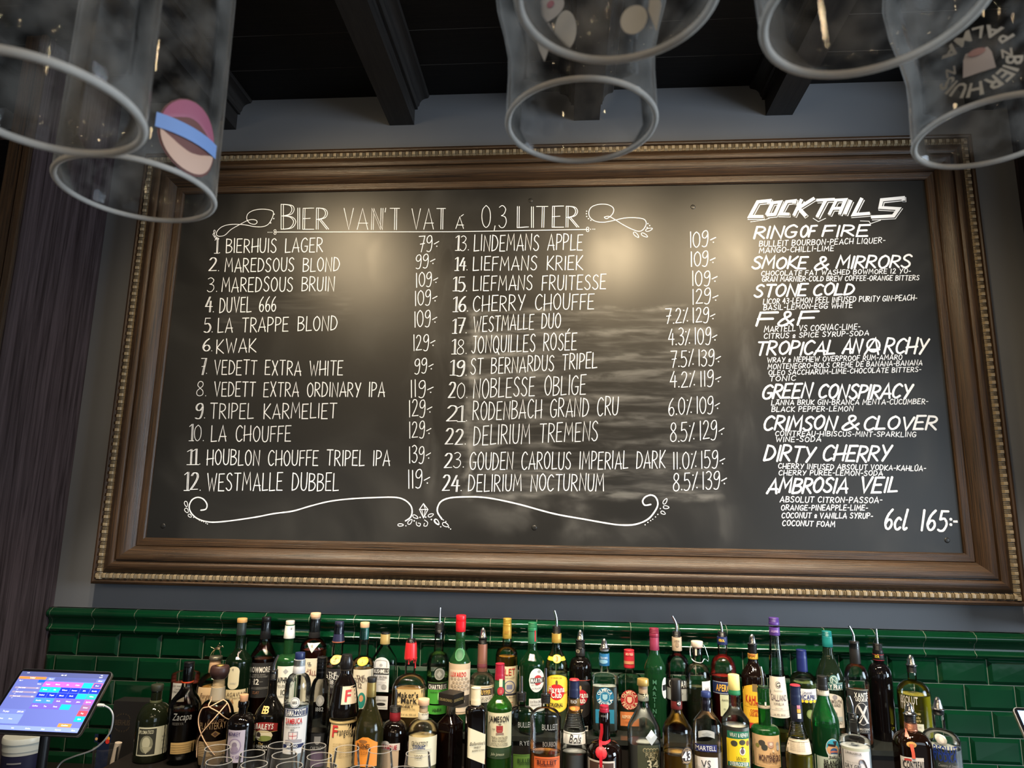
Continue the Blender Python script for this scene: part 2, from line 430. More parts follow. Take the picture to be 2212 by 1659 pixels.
m5 = mth('MULTIPLY', box_mask(1000, 1070, 1640, 1180, 0.15, 0.05), ramp(cloud, 0.4, 0.75))
allm = mth('ADD', mth('ADD', mth('ADD', mth('MULTIPLY', m1, 0.075), mth('ADD', mth('MULTIPLY', m6, 0.13), mth('MULTIPLY', m7, 0.16))), mth('MULTIPLY', m2, 0.06)), mth('ADD', mth('MULTIPLY', m3, 0.05), mth('ADD', mth('MULTIPLY', m4, 0.06), mth('MULTIPLY', m5, 0.06))))
allm = mth('ADD', allm, mth('MULTIPLY', ramp(cloud, 0.4, 0.8), 0.022))
mx = n.new('ShaderNodeMix'); mx.data_type = 'RGBA'
mx.inputs[6].default_value = (0.0095, 0.0095, 0.0095, 1); mx.inputs[7].default_value = (0.75, 0.75, 0.73, 1)
l.new(allm, mx.inputs[0]); l.new(mx.outputs[2], b.inputs['Base Color'])
l.new(ramp(cloud, 0.3, 0.7, 0.36, 0.43), b.inputs['Roughness']); b.inputs['Specular IOR Level'].default_value = 0.45
M_BOARD = m
mb = MB(); mb.box((BXL - 0.02, 0.0, BZ0 - 0.02), (BXR + 0.02, 0.0138, BZ1 + 0.02))
under(mb.build('board_panel', M_BOARD), board)
# screw plugs in the board
for k, (px, py) in enumerate(((352, 1136), (1154, 1140), (2046, 1167), (1146, 433), (1497, 447))):
    p = at_y(px, py, 0); mb = MB()
    mb.lathe([(0.009, 0.0), (0.0085, 0.0012), (0.006, 0.002)], 20)
    o = mb.build('screw_plug', M_BOARD, smooth=60); o.rotation_euler = (PI / 2, 0, 0); o.location = (p.x, 0.0003, p.z); under(o, board)
# frame: moulding profile as (distance outward from the opening, height off the wall)
FP = [(0, 0), (0, 0.006), (0.004, 0.011), (0.008, 0.012), (0.026, 0.013), (0.028, 0.010), (0.030, 0.016), (0.036, 0.022), (0.046, 0.033), (0.058, 0.041), (0.070, 0.044), (0.076, 0.043), (0.078, 0.036), (0.081, 0.036),
      (0.083, 0.045), (0.090, 0.050), (0.100, 0.051), (0.110, 0.047), (0.117, 0.042), (0.119, 0.036), (0.143, 0.036), (0.145, 0.043), (0.150, 0.045), (0.157, 0.042), (0.159, 0.036), (0.159, -0.0135), (0, -0.0135)]
M_GILT = plain('antique_gilt', (0.26, 0.205, 0.13), 0.45, 0.15)
def rail(side):
    horiz = side in ('t', 'b')
    A = BXL if horiz else BZ0; B = BXR if horiz else BZ1
    vs = []
    for end in (0, 1):
        for d, h in FP:
            along = (A - d) if end == 0 else (B + d)
            if side == 't': vs.append((along, -h, BZ1 + d))
            elif side == 'b': vs.append((along, -h, BZ0 - d))
            elif side == 'l': vs.append((BXL - d, -h, along))
            else: vs.append((BXR + d, -h, along))
    k = len(FP); mb = MB()
    mb.add(vs, [(i, (i + 1) % k, k + (i + 1) % k, k + i) for i in range(k)] + [tuple(range(k - 1, -1, -1)), tuple(range(k, 2 * k))])
    o = mb.build('frame_rail', M_OAK_X if horiz else M_OAK_Z, smooth=35); fix_normals(o); under(o, board)
    # gilt moulding: a lump and two fillets, repeated
    g = MB(); c = 0.131; lo = A - 0.142; hi = B + 0.142; cnt = round((hi - lo) / 0.0256); pitch = (hi - lo) / cnt
    def P(a, off, h):
        if side == 't': return (a, -h, BZ1 + c + off)
        if side == 'b': return (a, -h, BZ0 - c - off)
        if side == 'l': return (BXL - c - off, -h, a)
        return (BXR + c + off, -h, a)
    def strip(a0, a1, hmax, wd):
        rows = 5; vs = []
        for a in (a0, (a0 + a1) / 2, a1):
            e = 1.0 if a == (a0 + a1) / 2 else 0.9
            for j in range(rows):
                t = -1 + 2 * j / (rows - 1); vs.append(P(a, t * wd, 0.035 + (hmax * e) * (max(0, 1 - t ** 4)) ** 0.5))
        fs = []
        for i in range(2):
            for j in range(rows - 1): fs.append((i * rows + j, i * rows + j + 1, (i + 1) * rows + j + 1, (i + 1) * rows + j))
        fs += [tuple(range(rows)), tuple(range(2 * rows, 3 * rows))]
        g.add(vs, fs)
    strip(lo, hi, 0.003, 0.0112)
    for i in range(cnt):
        a = lo + i * pitch
        strip(a + 0.0005, a + 0.0120, 0.0125, 0.0115); strip(a + 0.0150, a + 0.0170, 0.0105, 0.011); strip(a + 0.0200, a + 0.0220, 0.0105, 0.011)
    o2 = g.build('gilt_moulding', M_GILT, smooth=50); fix_normals(o2); o2.parent = o; o2['label'] = 'gilded bead moulding'
    o2.location = (0, 0, 0)
for s_ in 'tblr': rail(s_)

# ------------------------------------------------------------------ handwriting: single-stroke letters ('~' curves, '|' separates strokes)
GL = {
 'A': (.50, '0,0 .26,1 .5,0|.06,.3 .5,.3'), 'B': (.42, '0,0 0,1|~0,1 .3,.95 .37,.78 .27,.6 .03,.53|~.03,.53 .3,.49 .43,.3 .3,.06 0,0'),
 'C': (.42, '~.42,.86 .25,1 .06,.8 0,.45 .07,.12 .24,0 .42,.14'), 'D': (.45, '0,0 .02,1|~.02,1 .28,.9 .44,.52 .3,.12 0,0'),
 'E': (.38, '.38,1 .02,.99 0,0 .38,0|0,.5 .31,.52'), 'F': (.36, '.38,1 .02,.98 0,0|0,.5 .31,.52'),
 'G': (.46, '~.44,.86 .27,1 .06,.8 0,.42 .08,.1 .26,0 .43,.13 .45,.4|.26,.42 .48,.42'), 'H': (.46, '0,0 .01,1|.44,0 .44,1|-.04,.38 .49,.45'),
 'I': (.06, '.03,0 .03,1'), 'J': (.36, '~.28,1 .28,.3 .2,.03 .1,0 0,.12|.1,1 .38,1'), 'K': (.42, '0,0 0,1|.4,1 .02,.42 .44,0'),
 'L': (.36, '.01,1 0,0 .37,.03'), 'M': (.58, '0,0 .07,1 .29,.35 .51,1 .58,0'), 'N': (.46, '0,0 .03,1 .43,0 .46,1'),
 'O': (.46, '~.23,1 .06,.82 0,.5 .07,.16 .23,0 .4,.17 .46,.5 .4,.83 .23,1'), 'P': (.38, '0,0 .01,1|~.01,1 .28,.95 .38,.74 .28,.52 .02,.44'),
 'Q': (.46, '~.23,1 .06,.82 0,.5 .07,.16 .23,0 .4,.17 .46,.5 .4,.83 .23,1|.28,.24 .5,-.1'), 'R': (.42, '0,0 .01,1|~.01,1 .28,.95 .38,.75 .28,.54 .02,.46|.1,.48 .43,0'),
 'S': (.40, '~.38,.88 .24,1 .07,.88 .06,.66 .28,.46 .38,.24 .3,.04 .14,0 0,.13'), 'T': (.44, '0,1 .45,1|.23,1 .21,0'),
 'U': (.42, '~.01,1 0,.5 .04,.12 .2,0 .36,.12 .41,.5 .42,1'), 'V': (.44, '0,1 .22,0 .44,1'), 'W': (.64, '0,1 .16,0 .32,.72 .48,0 .64,1'),
 'X': (.44, '0,1 .44,0|.42,1 .02,0'), 'Y': (.44, '0,1 .22,.48|.44,1 .14,0'), 'Z': (.40, '0,1 .4,1 0,0 .42,0'),
 '0': (.42, '~.21,1 .05,.82 0,.5 .06,.16 .21,0 .37,.17 .42,.5 .37,.83 .21,1'), '1': (.10, '.06,0 .05,1'),
 '2': (.38, '~.02,.82 .12,.98 .28,.95 .33,.74 .22,.42 0,.02|0,.02 .4,.04'), '3': (.36, '~.02,.92 .18,1 .33,.84 .25,.62 .12,.54|~.12,.54 .3,.48 .36,.26 .25,.03 .1,.0 0,.1'),
 '4': (.40, '.24,1 0,.36 .4,.36|.3,.72 .28,0'), '5': (.38, '.37,1 .06,1 .03,.58|~.03,.58 .24,.62 .38,.36 .28,.06 .12,0 0,.06'),
 '6': (.36, '~.3,1 .1,.72 0,.32 .1,.04 .26,.03 .36,.24 .28,.46 .12,.46 .03,.3'), '7': (.40, '0,1 .4,1 .14,0|.08,.5 .37,.53'),
 '8': (.38, '~.2,.53 .06,.72 .1,.93 .22,1 .34,.9 .34,.7 .2,.53 .04,.34 .04,.1 .19,0 .36,.1 .36,.34 .2,.53'),
 '9': (.38, '~.36,.74 .24,.54 .08,.56 .03,.76 .12,.95 .28,1 .37,.84 .37,.4 .28,.04 .14,-.04 .02,.02'),
 '%': (.34, '.34,1 .02,0|.06,.84 .062,.84|.32,.12 .322,.12'), '.': (.06, '.03,.03 .032,.03'), ',': (.08, '.06,.08 .02,-.12'), "'": (.08, '.05,1 .02,.82'),
 '-': (.22, '.0,.45 .22,.46'), '~': (.34, '.02,.40 .34,.54|.2,.24 .202,.24'), ':': (.06, '.03,.62 .032,.62|.03,.2 .032,.2'),
 '&': (.52, '~.52,.42 .3,.1 .12,0 0,.14 .1,.42 .34,.7 .34,.92 .22,1 .14,.86 .24,.5 .54,.0'),
 'o': (.26, '~.13,.62 .02,.48 .02,.3 .13,.18 .24,.3 .24,.48 .13,.62|.0,.04 .27,.04'), 'c': (.3, '~.3,.5 .18,.6 .04,.45 0,.25 .08,.04 .2,0 .32,.1'), 'l': (.2, '~.12,1 .04,.4 .02,.1 .1,0 .2,.08'),
 '=': (.34, '.0,.5 .34,.5'),
}
for ch, base, acc in (('É', 'E', '|.16,1.08 .3,1.24'), ('Ú', 'U', '|.16,1.08 .3,1.24'), ('Ä', 'A', '|.16,1.1 .162,1.1|.38,1.1 .382,1.1'), ('À', 'A', '|.34,1.05 .5,1.2')):
    GL[ch] = (GL[base][0], GL[base][1] + acc)
for d in '0123456789': pass
def strokes_of(ch, serif=False):
    w_, s_ = GL[ch]; out = []
    for part in s_.split('|'):
        sm = part[0] == '~'
        pts = [tuple(map(float, q.split(','))) for q in part.lstrip('~').split()]
        out.append(spline(pts, 6) if sm else pts)
    if serif and ch == '1': out += [[(-.1, .86), (.05, 1)], [(-.09, 0), (.2, 0)]]
    return w_, out
CROP = {'A': (380, 420, 3.687), 'B': (380, 780, 3.687), 'C': (940, 420, 3.3515), 'D': (940, 780, 3.3515), 'E': (1590, 400, 4.8087), 'F': (1590, 720, 4.5143), 'G': (1620, 960, 4.5143), 'P': (0, 0, 1.0)}
M_CHALK = plain('white_chalk_marker', (0.82, 0.86, 0.93), 0.8)
M_CHALK_SOFT = plain('thin_chalk', (0.58, 0.57, 0.53), 0.85)
M_DARKGAP = plain('board_black', (0.02, 0.02, 0.02), 0.5)
class Ink:
    """flat chalk strokes on the board, given as picture points and laid on the board's plane"""
    def __init__(s, lift=0.0007): s.mb = MB(); s.lift = lift
    def line(s, pts, wt, mi=0, cap=True, lift=None):
        y = -(s.lift if lift is None else lift) - random.random() * 0.00015
        P = [at_y(x, yy, 0.0) for x, yy in pts]; P = [(p.x, p.z) for p in P]
        k = 2.43 / F * 1.0; r = wt * 0.5 * 2.3 / F
        q = [P[0]]
        for p in P[1:]:
            if math.hypot(p[0] - q[-1][0], p[1] - q[-1][1]) > 1e-5: q.append(p)
        P = q; n = len(P)
        def fan(c):
            rr = r * 1.5
            s.mb.add([(c[0] + rr * math.cos(t * PI / 5), y, c[1] + rr * math.sin(t * PI / 5)) for t in range(10)], [tuple(range(10))], mi)
        if n == 1 or (n == 2 and math.hypot(P[0][0] - P[1][0], P[0][1] - P[1][1]) < r): fan(P[0]); return
        L = []; R = []
        for i in range(n):
            a = P[max(i - 1, 0)]; c = P[min(i + 1, n - 1)]
            d1 = (P[i][0] - a[0], P[i][1] - a[1]); d2 = (c[0] - P[i][0], c[1] - P[i][1])
            l1 = math.hypot(*d1) or 1; l2 = math.hypot(*d2) or 1
            if i == 0: d1, l1 = d2, l2
            if i == n - 1: d2, l2 = d1, l1
            tx, ty = d1[0] / l1 + d2[0] / l2, d1[1] / l1 + d2[1] / l2; tl_ = math.hypot(tx, ty) or 1
            nx, ny = -ty / tl_, tx / tl_
            cosv = max(0.5, abs(nx * -d1[1] / l1 + ny * d1[0] / l1)); rr = r / cosv * random.uniform(0.9, 1.1)
            yi = y - i * 0.000005; L.append((P[i][0] + nx * rr, yi, P[i][1] + ny * rr)); R.append((P[i][0] - nx * rr, yi, P[i][1] - ny * rr))
        s.mb.add(L + R, [(i, i + 1, n + i + 1, n + i) for i in range(n - 1)], mi)
        if cap:                                     # round off both ends with half discs
            for (A, B_, c, y) in ((L[0], R[0], P[0], y + 0.00005), (R[-1], L[-1], P[-1], y - n * 0.000005 - 0.00005)):
                vx, vz = A[0] - c[0], A[2] - c[1]
                s.mb.add([(c[0] + vx * math.cos(t * PI / 6) - vz * math.sin(t * PI / 6), y, c[1] + vx * math.sin(t * PI / 6) + vz * math.cos(t * PI / 6)) for t in range(7)], [tuple(range(7))], mi)
    def text(s, txt, crop, x0, y0, x1, y1, h, wt, slant=0.0, serif=False, dbl=0.0, gap=0.17, space=0.55, mi=0, jit=0.03, lift=None, cap=True):
        ox, oy, sc_ = CROP[crop]
        tot = 0
        for ch in txt: tot += (space if ch == ' ' else GL[ch][0] + gap)
        tot -= gap
        X0, Y0, X1, Y1, Hh = ox + x0 / sc_, oy + y0 / sc_, ox + x1 / sc_, oy + y1 / sc_, h / sc_
        k = (X1 - X0 - slant * Hh) / max(tot, 0.05)
        if len(txt) == 1 and txt in 'I1': k = min(k, Hh * 1.25)
        cur = 0.0
        for ch in txt:
            if ch == ' ': cur += space; continue
            w_, sts = strokes_of(ch, serif)
            jx, jy, js = random.uniform(-jit, jit), random.uniform(-jit, jit), 1 + random.uniform(-jit, jit)
            for st in sts:
                pts = []
                for (u, v) in st:
                    f = (cur + u) * k; t = f / max(X1 - X0, 1e-6)
                    pts.append((X0 + f + slant * v * Hh + jx * Hh * 0.4, Y0 + (Y1 - Y0) * t - (v * js + jy) * Hh))
                s.line(pts, wt, mi, cap, lift)
                if dbl and (abs(st[0][1] - st[-1][1]) > 0.45):
                    s.line([(x + dbl * Hh, yy) for x, yy in pts], wt, mi, cap, lift)
            cur += w_ + gap
    def build(s, name, mats=M_CHALK, label=None):
        o = s.mb.build(name, mats); under(o, board)
        if label: o['label'] = label
        return o

BEERS = [
 ('A', '1.', 318, 468, 358, 120, 'BIERHUIS LAGER', 400, 465, 1170, 460, 110, '79~', 1938, 458, 2095, 445, 122),
 ('A', '2.', 260, 612, 352, 105, 'MAREDSOUS BLOND', 392, 618, 1305, 612, 108, '99~', 1912, 588, 2062, 578, 108),
 ('A', '3.', 250, 775, 335, 110, 'MAREDSOUS BRUIN', 367, 776, 1265, 768, 112, '109~', 1912, 738, 2085, 728, 112),
 ('A', '4.', 232, 938, 310, 118, 'DUVEL 666', 350, 940, 800, 928, 118, '109~', 1902, 885, 2080, 875, 116),
 ('A', '5.', 224, 1100, 300, 115, 'LA TRAPPE BLOND', 335, 1102, 1288, 1082, 114, '109~', 1898, 1058, 2078, 1050, 126),
 ('A', '6.', 212, 1250, 296, 100, 'KWAK', 325, 1264, 640, 1258, 108, '129~', 1890, 1242, 2062, 1235, 124),
 ('B', '7.', 198, 105, 254, 132, 'VEDETT EXTRA WHITE', 308, 106, 1332, 114, 112, '99~', 1902, 98, 2048, 92, 118),
 ('B', '8.', 162, 280, 248, 118, 'VEDETT EXTRA ORDINARY IPA', 306, 280, 1665, 285, 112, '119~', 1868, 288, 2050, 280, 134),
 ('B', '9.', 152, 456, 240, 120, 'TRIPEL KARMELIET', 275, 456, 1282, 456, 118, '129~', 1857, 444, 2040, 438, 134),
 ('B', '10.', 118, 635, 230, 128, 'LA CHOUFFE', 282, 640, 918, 640, 124, '129~', 1858, 612, 2030, 606, 128),
 ('B', '11.', 104, 822, 205, 122, 'HOUBLON CHOUFFE TRIPEL IPA', 250, 826, 1705, 834, 120, '139~', 1857, 812, 2028, 804, 132),
 ('B', '12.', 80, 1030, 208, 142, 'WESTMALLE DUBBEL', 250, 1032, 1298, 1032, 138, '119~', 1846, 1012, 2022, 1002, 144),
 ('C', '13.', 156, 408, 250, 106, 'LINDEMANS APPLE', 282, 410, 1068, 400, 114, '109~', 1842, 384, 2030, 374, 112),
 ('C', '14.', 152, 550, 240, 95, 'LIEFMANS KRIEK', 275, 551, 1070, 543, 100, '109~', 1850, 524, 2026, 516, 106),
 ('C', '15.', 140, 700, 236, 104, 'LIEFMANS FRUITESSE', 275, 697, 1238, 686, 104, '109~', 1858, 662, 2040, 654, 106),
 ('C', '16.', 140, 850, 244, 110, 'CHERRY CHOUFFE', 276, 846, 1152, 830, 112, '129~', 1862, 795, 2048, 790, 108),
 ('C', '17.', 134, 1005, 234, 106, 'WESTMALLE DUO', 278, 995, 910, 964, 108, '7.2% 129~', 1668, 938, 2026, 922, 104),
 ('C', '18.', 130, 1155, 234, 106, 'JONQUILLES ROSÉE', 264, 1150, 1026, 1122, 122, '4.3% 109~', 1690, 1092, 2040, 1080, 118),
 ('D', '19.', 120, 105, 234, 108, 'ST BERNARDUS TRIPEL', 258, 98, 1174, 50, 112, '7.5% 139~', 1706, 45, 2066, 30, 118),
 ('D', '20.', 95, 270, 240, 112, 'NOBLESSE OBLIGE', 276, 270, 1094, 236, 138, '4.2% 119~', 1702, 194, 2066, 176, 112),
 ('D', '21.', 80, 436, 240, 118, 'RODENBACH GRAND CRU', 274, 428, 1328, 390, 132, '6.0% 109~', 1692, 394, 2060, 372, 124),
 ('D', '22.', 72, 606, 230, 114, 'DELIRIUM TREMENS', 280, 608, 1180, 576, 138, '8.5% 129~', 1702, 588, 2090, 556, 134),
 ('D', '23.', 64, 772, 215, 110, 'GOUDEN CAROLUS IMPERIAL DARK', 252, 788, 1666, 774, 124, '11.0% 159~', 1722, 780, 2096, 770, 124),
 ('D', '24.', 50, 942, 198, 114, 'DELIRIUM NOCTURNUM', 242, 943, 1224, 936, 120, '8.5% 139~', 1724, 940, 2110, 918, 128)]
for cr_, nm, nx, ny, nx1, nh, tx_, x0, y0, x1, y1, h, pr_, px0, py0, px1, py1, ph in BEERS:
    ink = Ink()
    ink.text(nm, cr_, nx, ny, nx1, ny, nh, 1.6, 0.06, True, 0.07, gap=0.12)
    ink.text(tx_, cr_, x0, y0, x1, y1, h, 2.3 if cr_ in 'AB' else 2.1, 0.04)
    ink.build('beer_lettering', label='chalk beer line ' + nm.rstrip('.')); ink = Ink()
    ink.text(pr_, cr_, px0, py0, px1, py1, ph, 2.05, 0.0, gap=0.13, space=0.22)
    ink.build('price_lettering', label='chalk price of beer line ' + nm.rstrip('.'))
head = Ink()
for args in (('B', 'A', 838, 278, 935, 278, 200), ('IER', 'A', 965, 278, 1200, 278, 168), ("VAN'T", 'A', 1340, 280, 1780, 280, 170), ('VAT', 'A', 1880, 278, 2145, 276, 165),
             ('À', 'C', 150, 248, 205, 248, 85), ('0,3', 'C', 338, 240, 515, 240, 158), ('LITER', 'C', 594, 240, 1025, 238, 152)):
    head.text(*args, 1.7, 0.0, True, 0.09, jit=0.01)
def px(cr_, pts): ox, oy, k = CROP[cr_]; return [(ox + x / k, oy + y / k) for x, y in pts]
head.line(px('A', [(800, 300)]) + px('A', [(2200, 298)]) + px('C', [(1100, 254)]), 1.7)
for cr_, cx_, cy_ in (('A', 790, 290), ('A', 790, 310), ('C', 1104, 246), ('C', 1104, 262)):
    head.line(px(cr_, [(cx_ + 9 * math.cos(t * 0.7), cy_ + 9 * math.sin(t * 0.7)) for t in range(10)]), 1.3)
for cr_, x, y in (('A', 735, 302), ('A', 750, 302), ('A', 765, 302), ('C', 1125, 253), ('C', 1142, 252), ('C', 1155, 252)): head.line(px(cr_, [(x, y)]), 1.6)
head.build('heading_lettering', label='chalk heading above the beer list')
# flourishes
def leaf(ink, cr_, x, y, ln, wd_, ang, wt=1.5):
    c, s_ = math.cos(ang), math.sin(ang)
    pts = [(ln * .5 * math.cos(t), wd_ * .5 * math.sin(t) * (1 - 0.25 * math.cos(t))) for t in [i * 2 * PI / 14 for i in range(15)]]
    ink.line(px(cr_, [(x + a * c - b_ * s_, y + a * s_ + b_ * c) for a, b_ in pts]), wt)
fl = Ink()
fl.line(px('A', spline([(345, 335), (390, 325), (440, 280), (510, 240), (580, 205), (630, 203), (648, 220), (630, 238), (590, 230), (565, 195), (575, 155), (620, 128), (690, 118), (760, 128), (778, 150), (765, 195), (735, 240), (690, 258), (630, 258), (540, 242), (440, 240), (370, 258), (330, 295), (326, 325), (345, 335)], 6)), 1.7)
for x, y in ((783, 158), (780, 193), (755, 228)): fl.line(px('A', [(x, y)]), 2.2)
for x, y, a in ((305, 325, 1.0), (318, 343, .6), (308, 298, 1.6), (330, 352, .2)): leaf(fl, 'A', x, y, 28, 12, a, 1.3)
fl.build('chalk_flourish', label='looping flourish left of the heading')
fl = Ink()
fl.line(px('C', spline([(1305, 185), (1260, 160), (1225, 165), (1245, 175), (1285, 140), (1290, 100), (1250, 75), (1190, 72), (1135, 90), (1113, 125), (1120, 165), (1160, 195), (1220, 202), (1290, 190), (1370, 172), (1450, 170), (1510, 180), (1528, 210), (1510, 250), (1478, 268), (1430, 255), (1360, 220), (1305, 185)], 6)), 1.7)
for x, y in ((1097, 122), (1095, 140), (1097, 160), (1110, 176), (1127, 188), (1540, 212), (1553, 226), (1535, 240)): fl.line(px('C', [(x, y)]), 2.0)
for x, y, a in ((1548, 255, -.3), (1515, 295, .5), (1455, 293, .8)): leaf(fl, 'C', x, y, 52, 20, a, 1.4)
fl.build('chalk_flourish', label='looping flourish right of the heading')
fl = Ink()
fl.line(px('B', spline([(200, 1188), (240, 1178), (248, 1140), (220, 1100), (175, 1085), (130, 1105), (107, 1155), (120, 1205), (165, 1250), (230, 1275), (310, 1283), (450, 1270), (640, 1242), (780, 1215), (930, 1195), (1070, 1155), (1220, 1118), (1380, 1098), (1560, 1088), (1740, 1085), (1820, 1105), (1870, 1150), (1882, 1200), (1868, 1245), (1830, 1272)], 6)), 3.0)
for x, y, a, ln, w_ in ((82, 1138, 1.3, 45, 24), (86, 1190, 1.0, 40, 26), (112, 1232, .7, 32, 20), (1865, 1280, -.9, 48, 24), (1790, 1305, 0, 45, 20)): leaf(fl, 'B', x, y, ln, w_, a)
for x, y in ((142, 1245), (165, 1252), (188, 1268), (205, 1275), (222, 1280), (240, 1290), (252, 1297), (1832, 1312)): fl.line(px('B', [(x, y)]), 1.7)
fl.build('chalk_flourish', label='long scroll under the left beer column')
fl = Ink()
fl.line(px('D', spline([(50, 1145), (20, 1100), (18, 1060), (45, 1015), (110, 990), (220, 983), (330, 985), (440, 1000), (620, 1040), (860, 1105), (1080, 1145), (1250, 1175), (1350, 1187), (1450, 1182), (1540, 1145), (1595, 1080), (1612, 1030), (1595, 985), (1560, 970), (1520, 985), (1502, 1015), (1518, 1043), (1560, 1038)], 6)), 3.2)
for x, y, a, ln, w_ in ((1665, 1015, -1.0, 46, 22), (1672, 1058, .1, 42, 22), (1650, 1098, .5, 36, 20), (12, 1165, .9, 50, 26), (75, 1185, .5, 48, 26)): leaf(fl, 'D', x, y, ln, w_, a)
for x, y in ((1630, 1068), (1612, 1110), (1595, 1128), (1575, 1145), (1560, 1155), (1540, 1168), (1520, 1185), (60, 1150), (78, 1162), (100, 1205), (112, 1216), (40, 1200)): fl.line(px('D', [(x, y)]), 1.7)
fl.build('chalk_flourish', label='long scroll under the right beer column')
fl = Ink()
fl.line(px('B', [(1972, 1135), (1940, 1182), (1972, 1250), (2008, 1182), (1972, 1135)]), 1.6)
fl.line(px('B', [(1940, 1182), (2008, 1182)]), 1.6); fl.line(px('B', [(1958, 1182), (1972, 1250), (1988, 1182), (1972, 1135)]), 1.3)
for x, y, a in ((1908, 1240, .5), (2030, 1228, -.4), (2080, 1280, .9)): leaf(fl, 'B', x, y, 46, 22, a)
fl.line(px('B', spline([(1915, 1280), (1918, 1305), (1940, 1315), (1948, 1295), (1930, 1290)], 5)), 1.4); fl.line(px('B', spline([(1980, 1265), (2005, 1285), (1998, 1312), (1975, 1312), (1980, 1292)], 5)), 1.4)
for x, y in ((1945, 1245), (1990, 1243), (2035, 1262), (1898, 1272)): fl.line(px('B', [(x, y)]), 2.2)
fl.build('chalk_flourish', label='small gem and leaves between the scrolls')
# cocktails
ck = Ink()
BLOCK = {'C': (.46, '.46,.80 .44,1 .06,.96 0,.04 .46,0'), 'O': (.44, '.0,.0 .04,.96 .44,1 .42,.03 0,0'), 'K': (.5, '.0,-.06 .04,1|.5,1.04 .06,.44 .46,-.12'), 'T': (.5, '-.06,1 .56,1.02|.26,1 .2,-.1'),
         'A': (.46, '.0,0 .06,1 .46,1 .46,0|.03,.42 .46,.42'), 'I': (.1, '.04,0 .06,1'), 'L': (.42, '.04,1.04 0,.0 .44,.04'), 'S': (.62, '.66,.86 .62,1.02 .06,.94 .1,.52 .62,.42 .56,.02 -.04,.0')}
GL_SAVE = dict(GL); GL.update(BLOCK)
cx_ = [('C', 125, 354, 270, 344, 205), ('O', 302, 332, 390, 324, 172), ('C', 442, 326, 540, 320, 178), ('K', 588, 328, 730, 318, 200), ('T', 770, 337, 925, 330, 200), ('A', 950, 327, 1058, 320, 190), ('I', 1108, 322, 1150, 318, 185), ('L', 1205, 327, 1365, 318, 205), ('S', 1400, 352, 1640, 342, 228)]
for wt, off, mi, lift in ((9.4, 5.0, 0, 0.0004), (7.4, 4.0, 1, 0.0007), (7.6, 0.0, 0, 0.0012)):
    for ch, x0, y0, x1, y1, h in cx_:
        ck.text(ch, 'E', x0 + off * 2.2 + 14, y0 + off * 2.6 - 20, x1 + off * 2.2 + 14 + 0.42 * (h - 40), y1 + off * 2.6 - 20, h - 40, wt, 0.42, jit=0.0, mi=mi, lift=lift, cap=False)
GL.clear(); GL.update(GL_SAVE)
ck.line(px('E', [(150, 382), (300, 360), (345, 345)]), 1.2); ck.line(px('E', [(800, 345), (855, 380), (930, 345)]), 1.4); ck.line(px('E', [(1290, 372), (1380, 375), (1395, 400), (1500, 365)]), 1.4)
ck.build('cocktail_heading', [M_CHALK, M_DARKGAP], 'block lettered cocktails heading')
